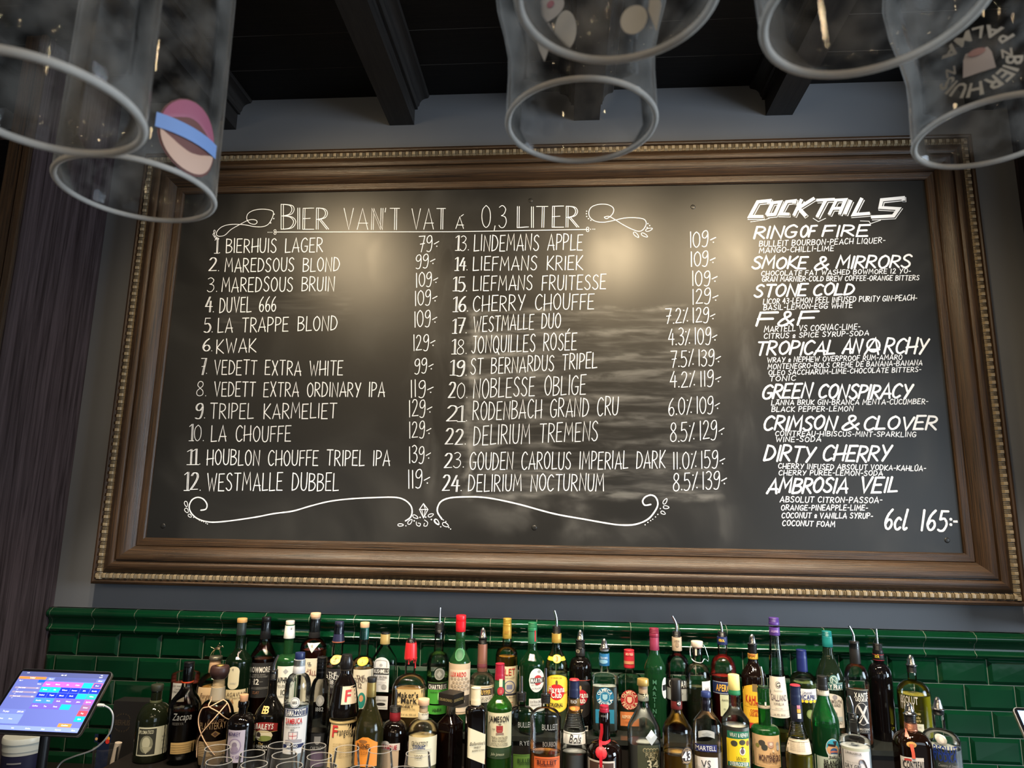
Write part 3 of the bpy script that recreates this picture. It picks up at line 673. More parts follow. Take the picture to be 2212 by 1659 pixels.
COCK = [
 [('RING', 'E', 185, 553, 640, 543, 122, 4.6), ('OF', 'E', 662, 543, 836, 538, 112, 4.6), ('FIRE', 'E', 896, 535, 1390, 525, 112, 4.6), ('BULLEIT BOURBON-PEACH LIQUER-', 'E', 240, 638, 1550, 600, 56, 1.7), ('MANGO-CHILLI-LIME', 'E', 240, 704, 1016, 680, 52, 1.7)],
 [('SMOKE', 'E', 165, 868, 748, 862, 118, 4.6), ('&', 'E', 810, 872, 975, 870, 135, 4.6), ('MIRRORS', 'E', 1040, 862, 1832, 852, 125, 4.6), ('CHOCOLATE FAT WASHED BOWMORE 12 YO-', 'E', 262, 942, 1815, 915, 48, 1.7), ('GRAN MARNIER-COLD BREW COFFEE-ORANGE BITTERS', 'E', 268, 1002, 1903, 985, 50, 1.7)],
 [('STONE', 'E', 188, 1158, 748, 1148, 122, 4.6), ('COLD', 'E', 800, 1143, 1240, 1138, 115, 4.6), ('LICOR 43-LEMON PEEL INFUSED PURITY GIN-PEACH-', 'E', 282, 1236, 1880, 1196, 54, 1.7), ('BASIL-LEMON-EGG WHITE', 'E', 285, 1298, 1210, 1272, 50, 1.7)],
 [('F', 'E', 208, 1460, 420, 1458, 140, 5.0), ('&', 'E', 430, 1458, 615, 1452, 150, 4.8), ('F', 'E', 636, 1448, 846, 1444, 140, 5.0), ('MARTELL VS COGNAC-LIME-', 'E', 292, 1526, 1290, 1496, 58, 1.7), ('CITRUS o SPICE SYRUP-SODA', 'E', 290, 1594, 1380, 1560, 50, 1.7)],
 [('TROPICAL', 'F', 192, 210, 985, 203, 125, 4.6), ('AN', 'F', 1040, 192, 1238, 190, 130, 4.6), ('A', 'F', 1255, 205, 1425, 203, 150, 4.6), ('RCHY', 'F', 1445, 195, 1885, 200, 145, 4.6), ('WRAY o NEPHEW OVERPROOF RUM-AMARO', 'F', 302, 285, 1620, 255, 48, 1.7), ('MONTENEGRO-BOLS CREME DE BANANA-BANANA', 'F', 310, 350, 1818, 310, 48, 1.7),
  ('OLEO SACCHARUM-LIME-CHOCOLATE BITTERS-', 'F', 318, 408, 1806, 374, 46, 1.7), ('TONIC', 'F', 325, 466, 582, 460, 46, 1.7)],
 [('GREEN', 'F', 250, 640, 750, 625, 134, 4.8), ('CONSPIRACY', 'F', 798, 634, 1725, 632, 132, 4.8), ('LÄNNA BRUK GIN-BRANCA MENTA-CUCUMBER-', 'F', 345, 700, 1873, 688, 48, 1.8), ('BLACK PEPPER-LEMON', 'F', 347, 765, 1144, 758, 48, 1.8)],
 [('CRIMSON', 'F', 268, 945, 990, 936, 130, 4.8), ('&', 'F', 1032, 948, 1216, 940, 140, 4.8), ('CLOVER', 'F', 1240, 938, 1975, 936, 125, 4.8), ('COINTREAU-HIBISCUS-MINT-SPARKLING', 'F', 382, 998, 1756, 1010, 46, 1.8), ('WINE-SODA', 'F', 387, 1058, 830, 1056, 48, 1.8)],
 [('DIRTY', 'G', 140, 158, 645, 168, 145, 4.8), ('CHERRY', 'G', 706, 158, 1388, 166, 145, 4.8), ('CHERRY INFUSED ABSOLUT VODKA-KAHLÚA-', 'G', 276, 233, 1716, 258, 48, 1.8), ('CHERRY PURÉE-LEMON-SODA', 'G', 280, 298, 1296, 304, 46, 1.8)],
 [('AMBROSIA', 'G', 165, 470, 972, 468, 140, 4.8), ('VEIL', 'G', 1066, 468, 1460, 466, 138, 4.8), ('ABSOLUT CITRON-PASSOA-', 'G', 292, 563, 1290, 570, 54, 1.8), ('ORANGE-PINEAPPLE-LIME-', 'G', 303, 640, 1150, 642, 50, 1.8),
  ('COCONUT o VANILLA SYRUP-', 'G', 310, 716, 1198, 722, 50, 1.8), ('COCONUT FOAM', 'G', 316, 790, 830, 804, 50, 1.8)]]
for k, grp in enumerate(COCK):
    ink = Ink()
    for j, (tx_, cr_, x0, y0, x1, y1, h, wt) in enumerate(grp):
        ink.text(tx_, cr_, x0, y0, x1, y1, h, wt, 0.25 if wt > 4 else 0.12, gap=0.13 if wt > 4 else 0.2, space=0.34, jit=0.05)
    if k == 4:
        cx0, cy0 = 1338, 118
        ink.line(px('F', [(cx0 + 62 * math.cos(t * .4), cy0 - 62 * math.sin(t * .4)) for t in range(17)]), 4)
    ink.build('cocktail_lettering', label='chalk cocktail entry ' + ' '.join(g[0] for g in grp if g[7] > 4).lower())
ink = Ink()
ink.text('6cl', 'G', 1312, 830, 1550, 828, 190, 4.6, 0.15); ink.text('165', 'G', 1662, 836, 1935, 842, 192, 4.8, 0.15, gap=0.2)
ink.line(px('G', [(1958, 730)]), 4.2); ink.line(px('G', [(1958, 782)]), 4.2); ink.line(px('G', [(1980, 752), (2024, 752)]), 4.6, cap=False)
ink.build('price_note', label='chalk price at lower right')

# ------------------------------------------------------------------ the back bar: counter and stepped risers
ZA, ZB, ZCC = EZ - 0.640, EZ - 0.730, EZ - 0.83          # tops of the rear step, the middle step and the counter
ROWS = {'A': (-0.120, ZA), 'B': (-0.235, ZB), 'C': (-0.345, ZB)}
M_STEP = plain('dark_riser', (0.012, 0.010, 0.009), 0.28)
cnt = tag(empty('back_bar_counter', (0, -0.35, 0)), 'dark back bar counter under the tiled wall, carrying the bottles', 'counter')
mb = MB(); mb.box((-1.80, -0.80, ZCC - 0.04), (2.2, -0.003, ZCC)); under(mb.build('worktop', M_STEP), cnt)
mb = MB(); mb.box((-1.80, -0.76, 0), (2.2, -0.003, ZCC - 0.04)); under(mb.build('cabinet_body', M_PANEL), cnt)
def at_px(k, x, y): ox, oy, s_ = KROP[k]; return ox + x / s_, oy + y / s_
KROP = {1: (0, 1280, 4.378), 2: (350, 1290, 4.495), 3: (680, 1290, 4.495), 4: (1000, 1290, 4.495), 5: (1320, 1290, 4.495), 6: (1600, 1290, 4.495), 7: (1850, 1290, 4.497), 8: (390, 1480, 4.337)}
xa0, xa1 = at_y(392, 1560, -0.12).x, at_y(1992, 1620, -0.12).x
st = tag(empty('rear_bottle_step', ((xa0 + xa1) / 2, -0.1, ZCC)), 'long dark step along the tiles holding the rear row of bottles', 'bottle step')
mb = MB(); mb.box((xa0, -0.182, ZA - 0.014), (xa1, -0.003, ZA)); under(mb.build('tread', plain('dark_glass_tread', (0.02, 0.022, 0.02), 0.12)), st)
mb = MB(); mb.box((xa0, -0.176, ZCC), (xa1, -0.162, ZA - 0.014)); under(mb.build('riser_board', M_STEP), st)
xb0 = at_y(262, 1645, -0.235).x
st = tag(empty('middle_bottle_step', ((xb0 + xa1) / 2, -0.35, ZCC)), 'wide lower dark step holding the front bottles and tasting glasses', 'bottle step')
mb = MB(); mb.box((xb0, -0.50, ZB - 0.016), (xa1 + 0.02, -0.1825, ZB)); under(mb.build('tread', M_STEP), st)
mb = MB(); mb.box((xb0, -0.49, ZCC), (xa1 + 0.02, -0.475, ZB - 0.016)); under(mb.build('riser_board', M_STEP), st)

# ------------------------------------------------------------------ printed lettering from the built-in typeface
FONT = {}
def prepare_font():
    chars = "ABCDEFGHIJKLMNOPQRSTUVWXYZabcdefghijklmnopqrstuvwxyz0123456789.,-&'·:%ÉÈÖÄÚÃãÑ"
    tmp = []
    for bold in (0, 1):
        for ch in chars:
            c = bpy.data.curves.new('tmp_type', 'FONT'); c.body = ch; c.size = 1.0; c.resolution_u = 2; c.fill_mode = 'FRONT'
            if bold: c.offset = 0.022
            o = bpy.data.objects.new('tmp_type', c); COL.objects.link(o); tmp.append((bold, ch, o, c))
    bpy.context.view_layer.update()
    dg = bpy.context.evaluated_depsgraph_get()
    for bold, ch, o, c in tmp:
        e = o.evaluated_get(dg); me = e.to_mesh()
        vs = [(v.co.x, v.co.y) for v in me.vertices]; fs = [tuple(p.vertices) for p in me.polygons]
        if vs:
            x0 = min(v[0] for v in vs); x1 = max(v[0] for v in vs)
            FONT[bold, ch] = ([(x - x0, y) for x, y in vs], fs, x1 - x0)
        e.to_mesh_clear()
    for bold, ch, o, c in tmp:
        bpy.data.objects.remove(o); bpy.data.curves.remove(c)
prepare_font()
CAPH = max(v[1] for v in FONT[0, 'H'][0])
def lay_text(txt, h, bold=0, width=None, slant=0.0):
    """vertices centred on (0, 0) of capital height h, and faces"""
    k = h / CAPH; cur = 0.0; vs = []; fs = []
    for ch in txt:
        if (bold, ch) not in FONT: cur += 0.28 * k; continue
        g, f, w_ = FONT[bold, ch]; o = len(vs)
        vs += [(cur + x * k + slant * y * k, y * k - h / 2) for x, y in g]; fs += [tuple(i + o for i in q) for q in f]
        cur += (w_ + 0.085) * k
    cur -= 0.085 * k
    q = min(1.0, width / cur) if width else 1.0
    if width and width < 0: q = -width / cur
    return [((x - cur / 2) * q, y) for x, y in vs], fs
def arc_text(txt, h, rad, mid, bold=1, flip=False):
    """lettering round a circle; mid angle in radians (0 = right, PI/2 = top)"""
    k = h / CAPH; tot = sum((FONT[bold, c][2] + 0.1) * k if (bold, c) in FONT else 0.3 * k for c in txt); cur = -tot / 2; vs = []; fs = []
    for ch in txt:
        if (bold, ch) not in FONT: cur += 0.3 * k; continue
        g, f, w_ = FONT[bold, ch]; o = len(vs)
        for x, y in g:
            s_ = (cur + x * k) / rad
            if flip: a = mid + s_; r = rad - y * k + h / 2
            else: a = mid - s_; r = rad + y * k - h / 2
            vs.append((r * math.cos(a), r * math.sin(a)))
        fs += [tuple(i + o for i in q) for q in f]; cur += (w_ + 0.1) * k
    return vs, fs
def paper(c): return plain('label_paper', c, 0.55)

# colours of glass, drink and print
CLEAR = (0.93, 0.95, 0.94); GREEN = (0.10, 0.42, 0.14); DKGREEN = (0.035, 0.10, 0.04); BROWN = (0.16, 0.06, 0.025); OLIVE = (0.18, 0.19, 0.06); SMOKE = (0.5, 0.5, 0.5)
CREAM = (0.78, 0.70, 0.52); WHITE = (0.80, 0.79, 0.75); BEIGE = (0.66, 0.49, 0.29); INK = (0.015, 0.013, 0.012); RED = (0.50, 0.015, 0.02); NAVY = (0.012, 0.022, 0.09); GOLD = (0.62, 0.42, 0.14); YEL = (0.85, 0.58, 0.03)
BLACK = (0.006, 0.006, 0.007); GREY = (0.35, 0.35, 0.34); SILV = (0.6, 0.6, 0.58); ORANGE = (0.85, 0.25, 0.03); TAN = (0.62, 0.40, 0.20); TEAL = (0.01, 0.16, 0.13); PURPLE = (0.10, 0.04, 0.25)
AMBER = (0.75, 0.36, 0.09); DKAMB = (0.12, 0.035, 0.012); NEARBLK = (0.010, 0.005, 0.004); STRAW = (0.88, 0.72, 0.30)
GROUP = 'bottles on the back bar'
# how far each bottle stands in front of the tiles, by kind and in building order
DEPTHS = {'amaretto_bottle': [-0.3143], 'amaro_bottle': [-0.3202], 'aperitif_bottle': [-0.0575, -0.0728], 'banana_liqueur_bottle': [-0.3656], 'bitter_bottle': [-0.0613], 'bourbon_bottle': [-0.0974, -0.2359, -0.3963], 'brandy_bottle': [-0.3865], 'cacao_liqueur_bottle': [-0.0885], 'cherry_liqueur_bottle': [-0.137], 'citrus_vodka_bottle': [-0.1181], 'coffee_liqueur_bottle': [-0.0821], 'cognac_bottle': [-0.3595, -0.3703], 'cream_liqueur_bottle': [-0.3049], 'gin_bottle': [-0.3792, -0.3121, -0.3886], 'hazelnut_liqueur_bottle': [-0.35], 'herbal_liqueur_bottle': [-0.046], 'irish_whiskey_bottle': [-0.3411], 'limoncello_bottle': [-0.1042], 'liqueur_bottle': [-0.316, -0.3224], 'mint_liqueur_bottle': [-0.3223], 'orange_liqueur_bottle': [-0.358, -0.3673], 'passion_fruit_liqueur_bottle': [-0.0614], 'peach_liqueur_bottle': [-0.3199], 'pear_liqueur_bottle': [-0.137], 'rum_bottle': [-0.2362, -0.2519, -0.2638, -0.0996, -0.0695, -0.3411], 'rye_whiskey_bottle': [-0.2877], 'sambuca_bottle': [-0.3881], 'scotch_bottle': [-0.3834], 'swing_top_bottle': [-0.1265], 'tequila_bottle': [-0.1348, -0.0591], 'vanilla_liqueur_bottle': [-0.3905, -0.1365], 'vermouth_bottle': [-0.1325, -0.1267, -0.0814], 'vodka_bottle': [-0.3205], 'whiskey_bottle': [-0.0666], 'whisky_bottle': [-0.0591, -0.1335, -0.0555, -0.1207, -0.0581, -0.1153, -0.1342]}
class Bottle:
    def __init__(s, name, label, K, row, xc, yt, ysh, yn, wb, wn, glass, liq=None, curve='r', sq=2, flat=1.0, rot=0.0, wbase=None, lip=False, yb=None, opaque=False, ribs=None, mid=None, dy=0.0):
        zb = ROWS[row][1]; Y = DEPTHS[name].pop(0); s.K, s.Y = K, Y
        px_, py_ = at_px(K, xc, ysh); s.X = at_y(px_, py_, Y).x
        s.k = KROP[K][2]
        s.zof = lambda y, off=0.0: at_y(at_px(K, xc, y)[0], at_px(K, xc, y)[1], Y - off).z
        s.mpp = (at_y(px_ + 10, py_, Y).x - at_y(px_, py_, Y).x) / 10 / s.k    # metres per crop pixel
        if yb: zb = s.zof(yb, wb / 2 * s.mpp * 0.8)
        s.zb = zb
        s.rb, s.rn = wb / 2 * s.mpp, wn / 2 * s.mpp
        s.rot = rot; s.rings = []
        if rot: s.rb = s.rb / (abs(math.cos(rot)) + abs(math.sin(rot)) * flat)
        s.ztop, s.zsh, s.zn = s.zof(yt) - zb, s.zof(ysh) - zb, s.zof(yn) - zb
        s.root = tag(empty(name, (s.X, Y, zb), rot), label, 'bottle', GROUP)
        s.sqn, s.flat = sq, flat
        rb, rn = s.rb, s.rn
        rbase = wbase / 2 * s.mpp if wbase else rb
        prof = [(rbase * 0.55, 0.002), (rbase * 0.86, 0.0), (rbase * 0.965, 0.003), (rbase, 0.010)]
        if mid:
            for y_, w_ in mid: prof.append((w_ / 2 * s.mpp, s.zof(y_) - zb))
        else:
            for i in range(1, 5): t = i / 5; prof.append((rbase + (rb - rbase) * t, 0.01 + (s.zsh - 0.01) * t))
        prof.append((rb, s.zsh))
        if ribs:
            y0, y1, cnt_ = ribs; za, zc = s.zof(y1) - zb, s.zof(y0) - zb
        N = 10
        for i in range(1, N + 1):
            t = i / N
            if curve == 'r':                       # rounded shoulder, then a small fillet into the neck
                u = math.sqrt(max(0, 1 - t ** 2.2)); r = rn + (rb - rn) * u ** 1.15
            elif curve == 's': r = rn + (rb - rn) * (0.5 + 0.5 * math.cos(PI * t))
            elif curve == 'l': r = rb + (rn - rb) * t
            else:                                   # 'f' flat shoulder
                u = max(0, 1 - t ** 4) ** 0.5; r = rn + (rb - rn) * u
            prof.append((r, s.zsh + (s.zn - s.zsh) * t))
        if ribs:
            q = []
            for r, z in prof: q.append((r, z))
            base = list(prof); prof = [p for p in base if p[1] <= za]
            M = cnt_ * 4
            for i in range(M + 1):
                z = za + (zc - za) * i / M; prof.append((s.interp(base, z) + 0.0012 * (1 if i % 4 < 2 else -1) * 0.6, z))
            prof += [p for p in base if p[1] > zc]
        if lip: prof += [(rn * 0.97, s.ztop - 0.018), (rn * 1.18, s.ztop - 0.016), (rn * 1.2, s.ztop - 0.004), (rn * 1.12, s.ztop)]
        else: prof += [(rn * 0.98, s.zn + (s.ztop - s.zn) * 0.5), (rn * 0.96, s.ztop - 0.002), (rn * 0.90, s.ztop)]
        s.prof = prof
        zs0, zs1 = s.zsh, s.zn
        def sec(z):
            t = min(1, max(0, (z - zs0) / max(1e-4, zs1 - zs0)))
            return (2 if sq == 2 else 2 + (sq - 2) * (1 - t), 1.0, flat + (1 - flat) * t)
        s.sec = sec
        mb = MB(); mb.lathe(prof, 36, sq=sec if (sq != 2 or flat != 1.0) else None)
        if opaque: m = plain('dark_bottle_glass', tuple(c * 0.4 for c in glass), 0.06, 0, 0.5)
        else: m = thin_glass(glass)
        s.body = mb.build('glass_body', m, s.root, smooth=45)
        if liq:
            col, yl = liq; zl = s.zof(yl) - zb
            lp = [(max(0.001, r - 0.0022), z) for r, z in prof if z < zl - 0.002 and z > 0.005]
            if len(lp) > 1:
                lp = [(lp[0][0] * 0.9, 0.007)] + lp + [(max(0.001, s.interp(prof, zl) - 0.0022), zl)]
                mb = MB(); mb.lathe(lp, 32, sq=sec if (sq != 2 or flat != 1.0) else None)
                mb.build('drink', liquid(col), s.root, smooth=45)
    @staticmethod
    def interp(prof, z):
        for (r0, z0), (r1, z1) in zip(prof, prof[1:]):
            if z0 <= z <= z1 and z1 > z0: return r0 + (r1 - r0) * (z - z0) / (z1 - z0)
        return prof[-1][0] if z > prof[-1][1] else prof[3][0]
    def zl(s, y): return s.zof(y, s.rb * 0.75) - s.zb
    def surf(s, u, z, off):
        """point on the front of the bottle at sideways distance u (as seen) and height z"""
        r = s.interp(s.prof, z); e, ax, ay = s.sec(z)
        for za, zb_, ra, rb_ in s.rings:           # over a foil or cap
            if za <= z <= zb_: r = max(r, ra + (rb_ - ra) * (z - za) / (zb_ - za) + 0.0002)
        q = min(0.985, abs(u) / r); u = math.copysign(q * r, u)
        return (u, -(r * ay) * (1 - q ** e) ** (1.0 / e) - off, z)
    def u_of(s, x, y):
        X, Yp = at_px(s.K, x, y); p = at_y(X, Yp, s.Y - s.rb * 0.8); u = (p.x - s.X)
        return u / math.cos(s.rot) if s.rot else u
    def shape(s, kind, x0, x1, y0, y1, off, mb, mi=0):
        ym = (y0 + y1) / 2
        u0, u1 = s.u_of(x0, ym), s.u_of(x1, ym); z0, z1 = s.zl(y1), s.zl(y0)
        NX, NZ = 18, 5
        cols = []
        for i in range(NX + 1):
            t = i / NX; a = -1 + 2 * t; lo, hi = 0.0, 1.0
            if kind in ('oval', 'disc'): h = math.sqrt(max(0, 1 - a * a)) * 0.5; lo, hi = .5 - h, .5 + h
            elif kind == 'arch': hi = 0.78 + 0.22 * math.sqrt(max(0, 1 - a * a))
            elif kind == 'arch2': h = math.sqrt(max(0, 1 - a * a)); hi = 0.8 + 0.2 * h; lo = 0.2 - 0.2 * h
            elif kind == 'tri': lo = abs(a)
            elif kind == 'hex': hi = 1 - 0.2 * max(0, abs(a) - 0.25) / 0.75
            elif kind == 'gem': h = 1 - abs(a); lo, hi = .5 - .5 * h, .5 + .5 * h
            elif kind == 'shield': lo = 0.35 * abs(a) ** 2
            elif kind == 'band': d = 0.22 * (1 - a * a); lo, hi = 0 + d, 0.78 + d
            elif kind == 'slant': lo, hi = 0.38 * (1 - t) * 0 + 0.25 * (1 - t), 1 - 0.25 * t
            elif kind == 'scallop': lo = 0.18 * abs(math.sin(t * PI * 5))
            u = u0 + (u1 - u0) * t
            cols.append([s.surf(u, z0 + (z1 - z0) * (lo + (hi - lo) * j / NZ), off) for j in range(NZ + 1)])
        vs = [p for c in cols for p in c]; n = NZ + 1
        mb.add(vs, [(i * n + j, (i + 1) * n + j, (i + 1) * n + j + 1, i * n + j + 1) for i in range(NX) for j in range(NZ)], mi)
    def place(s, vs, fs, uc, zc, off, mb, mi=0):
        out = []
        for x, y in vs:
            z = zc + y; r = s.interp(s.prof, z); e, ax, ay = s.sec(z)
            if e == 2:
                a0 = math.asin(max(-0.98, min(0.98, uc / r))); a = a0 + x / r; a = max(-1.45, min(1.45, a)); u = r * math.sin(a)
            else: u = uc + x
            out.append(s.surf(u, z, off))
        mb.add(out, fs, mi)
    def label(s, kind, x0, x1, y0, y1, col, texts=(), marks=(), name='label', desc=None, metal=0.0):
        """texts: (string, y, height, colour[, bold, x, width, slant]); marks: (shape, x0, x1, y0, y1, colour)"""
        par = s.root
        if kind:
            mb = MB(); s.shape(kind, x0, x1, y0, y1, 0.0005, mb)
            par = mb.build(name, paper(col) if not metal else plain('foil', col, 0.3, metal), s.root, smooth=60)
            if desc: par['label'] = desc
        if marks:
            cols = []; mb = MB()
            for i, (k_, a, b_, c, d, cc) in enumerate(marks):
                if cc not in cols: cols.append(cc)
                s.shape(k_, a, b_, c, d, 0.0008 + min(0.0009, 0.00009 * i), mb, cols.index(cc))
            mb.build('emblem', [paper(c) for c in cols], par, smooth=60)
        if texts:
            cols = []; mb = MB()
            for t in texts:
                st_, y, h, cc = t[:4]; bold = t[4] if len(t) > 4 else 0; xx = t[5] if len(t) > 5 and t[5] is not None else (x0 + x1) / 2
                wd_ = t[6] if len(t) > 6 and t[6] else (x1 - x0) * 0.97; sl = t[7] if len(t) > 7 else 0
                if cc not in cols: cols.append(cc)
                if isinstance(h, tuple):             # lettering round a disc: (height, radius, flip)
                    vs, fs = arc_text(st_, h[0] * s.mpp, h[1] * s.mpp, -PI / 2 if h[2] else PI / 2, bold, h[2])
                else: vs, fs = lay_text(st_, h * s.mpp * 1.02, bold, wd_ * s.mpp, sl)
                s.place(vs, fs, s.u_of(xx, y), s.zl(y), 0.0019, mb, cols.index(cc))
            mb.build('lettering' if kind else 'printed_lettering', [plain('print', c, 0.5) for c in cols], par)
        return par
    def ring(s, name, y0, y1, w0, w1, col, metal=0.0, rough=0.3, ribs=0, bulge=0, desc=None, top=True):
        """a cap, foil or collar round the neck between two heights (y0 above y1)"""
        z0, z1 = s.zof(y1) - s.zb, s.zof(y0) - s.zb; r0, r1 = w1 / 2 * s.mpp, w0 / 2 * s.mpp
        if z1 > z0: s.rings.append((z0 - 0.0005, z1 + 0.0005, r0, r1))
        prof = [(r0 * 0.98, z0), (r0, z0 + 0.0006)]; N = 12 if ribs or bulge else 2
        for i in range(1, N):
            t = i / N; r = r0 + (r1 - r0) * t + bulge * s.mpp * math.sin(PI * t)
            if ribs and i % 2 and t > 1 - ribs: r -= 0.0009
            prof.append((r, z0 + (z1 - z0) * t))
        if top: prof += [(r1, z1 - 0.0015), (r1 * 0.96, z1 - 0.0004), (r1 * 0.88, z1)]
        else: prof += [(r1, z1)]
        mb = MB(); mb.lathe(prof, 28)
        o = mb.build(name, plain(name + '_finish', col, rough, metal), s.root, smooth=40)
        if desc: o['label'] = desc
        return o
    def pourer(s, ytip, y1, y2, wst, kind='thin', stop=BLACK, lean=0.0):
        """speed pourer: metal spout from ytip to y1, ribbed stopper y1..y2"""
        o = s.ring('pourer', y1, y2, wst, wst * 0.95, stop, 0, 0.35, ribs=1.0)
        z0, z1 = s.zof(y1) - s.zb - 0.002, s.zof(ytip) - s.zb; mb = MB(); Hh = z1 - z0
        if kind == 'thin':
            pts = spline([(0, 0, z0), (0, 0, z0 + Hh * .35), (-lean * Hh * .15, 0, z0 + Hh * .65), (-lean * Hh * .5, 0, z1)], 5)
            rr = [0.0045 - 0.0012 * i / len(pts) for i in range(len(pts))]; mb.tube(pts, rr, 12)
        else:
            mb.lathe([(0.0165, z0), (0.0168, z0 + 0.002), (0.0125, z0 + 0.004), (0.0105, z0 + Hh * .4), (0.008, z0 + Hh * .75), (0.0052, z1 - 0.003), (0.0035, z1)], 20)
        mb.build('spout', M_STEEL, o, smooth=50)['label'] = 'steel pouring spout'
        return o
bt = Bottle

# ------------------------------------------------------------------ bottles, from left to right
o = bt('rum_bottle', 'squat dark green bottle with cream portrait label, leftmost of the bottles', 1, 'B', 1455, 870, 1215, 1035, 290, 92, (0.02, 0.026, 0.012), opaque=True, yb=1625)
o.ring('cap', 865, 925, 108, 100, (0.03, 0.032, 0.02), 0, 0.5); o.ring('neck_foil', 1012, 1035, 100, 104, (0.09, 0.10, 0.05), 0, 0.4, top=False)
o.label('rect', 1312, 1578, 1268, 1540, (0.62, 0.60, 0.44), [('DIPLOMATICO', 1312, 28, (0.62, 0.6, 0.44), 1, 1395, 138), ('10', 1322, 30, (0.3, 0.25, 0.15), 0, 1525), ('RESERVA', 1372, 15, INK, 0, 1525, 70), ('EXCLUSIVA', 1408, 14, INK, 0, 1525, 70), ('RON', 1450, 14, INK, 0, 1525), ('ANTIGUO', 1490, 14, INK, 0, 1525, 66)],
        [('rect', 1322, 1468, 1282, 1526, (0.03, 0.03, 0.02)), ('oval', 1340, 1450, 1345, 1510, (0.22, 0.22, 0.15)), ('oval', 1362, 1430, 1360, 1470, (0.50, 0.48, 0.34)), ('tri', 1352, 1440, 1452, 1520, (0.40, 0.38, 0.26))])
o = bt('whisky_bottle', 'clear bottle of reddish whisky with grey label, leftmost of the rear row', 2, 'A', 232, 636, 760, 715, 250, 45, CLEAR, ((0.30, 0.05, 0.03), 830), curve='f')
o.ring('cap', 634, 682, 38, 38, SILV, 0.9, 0.3)
o.label('rect', 106, 225, 830, 1010, (0.50, 0.49, 0.47), [('AGED WHISKY', 858, 14, INK), ('CASK', 888, 14, INK), ('STRENGTH', 914, 14, INK), ('46% VOL', 965, 12, INK)])
o = bt('rum_bottle', 'dark rum bottle with black cap and woven straw band near its base', 2, 'B', 225, 660, 1055, 842, 288, 96, (0.75, 0.72, 0.66), (NEARBLK, 1085), curve='s', wbase=235, yb=1600, mid=[(1500, 262), (1400, 276), (1250, 285)])
o.ring('cap', 624, 815, 98, 84, BLACK, 0, 0.3, ribs=0.3); o.ring('neck_band', 812, 824, 104, 106, (0.5, 0.05, 0.01), 0, 0.4, top=False)
o.label(None, 118, 300, 1110, 1240, None, [('Zacapa', 1155, 58, GREY, 0, 205, 170, 0.3), ('RESERVA', 1222, 22, (0.12, 0.11, 0.1), 0, 170, 100)])
o.label('rect', 92, 342, 1408, 1520, (0.55, 0.36, 0.14), [], [('rect', 95, 340, 1430 + 22 * i, 1434 + 22 * i, (0.42, 0.27, 0.1)) for i in range(4)], name='straw_band', desc='woven straw band')
o = bt('bourbon_bottle', 'round clear bourbon bottle with a tiny metal horse on its stopper', 2, 'A', 495, 590, 905, 728, 300, 100, CLEAR, (AMBER, 865), curve='r')
o.ring('cap', 568, 605, 118, 122, (0.4, 0.36, 0.28), 0.9, 0.35); o.ring('neck_foil', 602, 725, 102, 118, (0.62, 0.40, 0.24), 0, 0.5, top=False)
o.label('rect', 348, 585, 872, 1040, (0.62, 0.44, 0.25), [('Forge', 950, 45, (0.15, 0.08, 0.04), 0, 430, 90, 0.3), ('BOURBON', 1000, 18, (0.15, 0.08, 0.04), 0, 440, 90)])
mb = MB(); zt = o.zof(568) - o.zb; q = o.mpp; M_PEW = plain('pewter', (0.42, 0.34, 0.24), 0.3, 1.0)
hp = lambda x, y: ((x - 505) * q, 0, zt + (568 - y) * q)
mb.tube([hp(480, 510), hp(500, 500), hp(525, 502), hp(540, 498)], [7 * q, 11 * q, 11 * q, 7 * q], 8)          # horse trunk
mb.tube([hp(535, 500), hp(548, 484), hp(556, 478), hp(570, 492)], [8 * q, 6 * q, 6 * q, 3 * q], 8)             # neck and head
mb.tube([hp(482, 508), hp(462, 498), hp(440, 488)], [3 * q, 3.5 * q, 1.5 * q], 6)                              # tail
for x0, x1, x2 in ((485, 462, 448), (490, 478, 470), (535, 552, 545), (528, 540, 552)): mb.tube([hp(x0, 512), hp(x1, 535), hp(x2, 566)], [4.5 * q, 3 * q, 2.2 * q], 6)
mb.tube([hp(508, 498), hp(512, 480), hp(526, 466)], [5 * q, 6 * q, 4 * q], 8); mb.lathe([(0.1 * q, 0), (6 * q, 3 * q), (7 * q, 7 * q), (5 * q, 12 * q), (0.5 * q, 15 * q)], 10, c=((528 - 505) * q, 0)); vv = mb.v
for i in range(len(vv) - 50, len(vv)): vv[i] = (vv[i][0], vv[i][1], vv[i][2] + zt + (568 - 464) * q)
mb.tube([hp(515, 478), hp(530, 482), hp(542, 486)], 2.5 * q, 6)
mb.build('horse_figure', M_PEW, o.root, smooth=60)['label'] = 'small pewter horse with a rider'
o = bt('rum_bottle', 'round dark rum bottle with brown wooden stopper, tied with crossed raffia strings', 2, 'B', 520, 1000, 1175, 985, 325, 135, (0.8, 0.75, 0.66), ((0.035, 0.010, 0.006), 1040), curve='r', wbase=250, mid=[(1500, 300), (1330, 322)])
o.ring('neck_band', 868, 1000, 122, 140, (0.36, 0.31, 0.23), 0, 0.4, top=False, desc='printed neck band'); o.ring('cork', 785, 868, 105, 112, (0.42, 0.30, 0.16), 0, 0.8, ribs=1.0, top=False)
o.ring('stopper', 662, 785, 158, 128, (0.045, 0.020, 0.018), 0, 0.4, bulge=16, desc='brown wooden stopper'); o.ring('stopper_badge', 652, 663, 62, 70, GOLD, 0.8, 0.3)
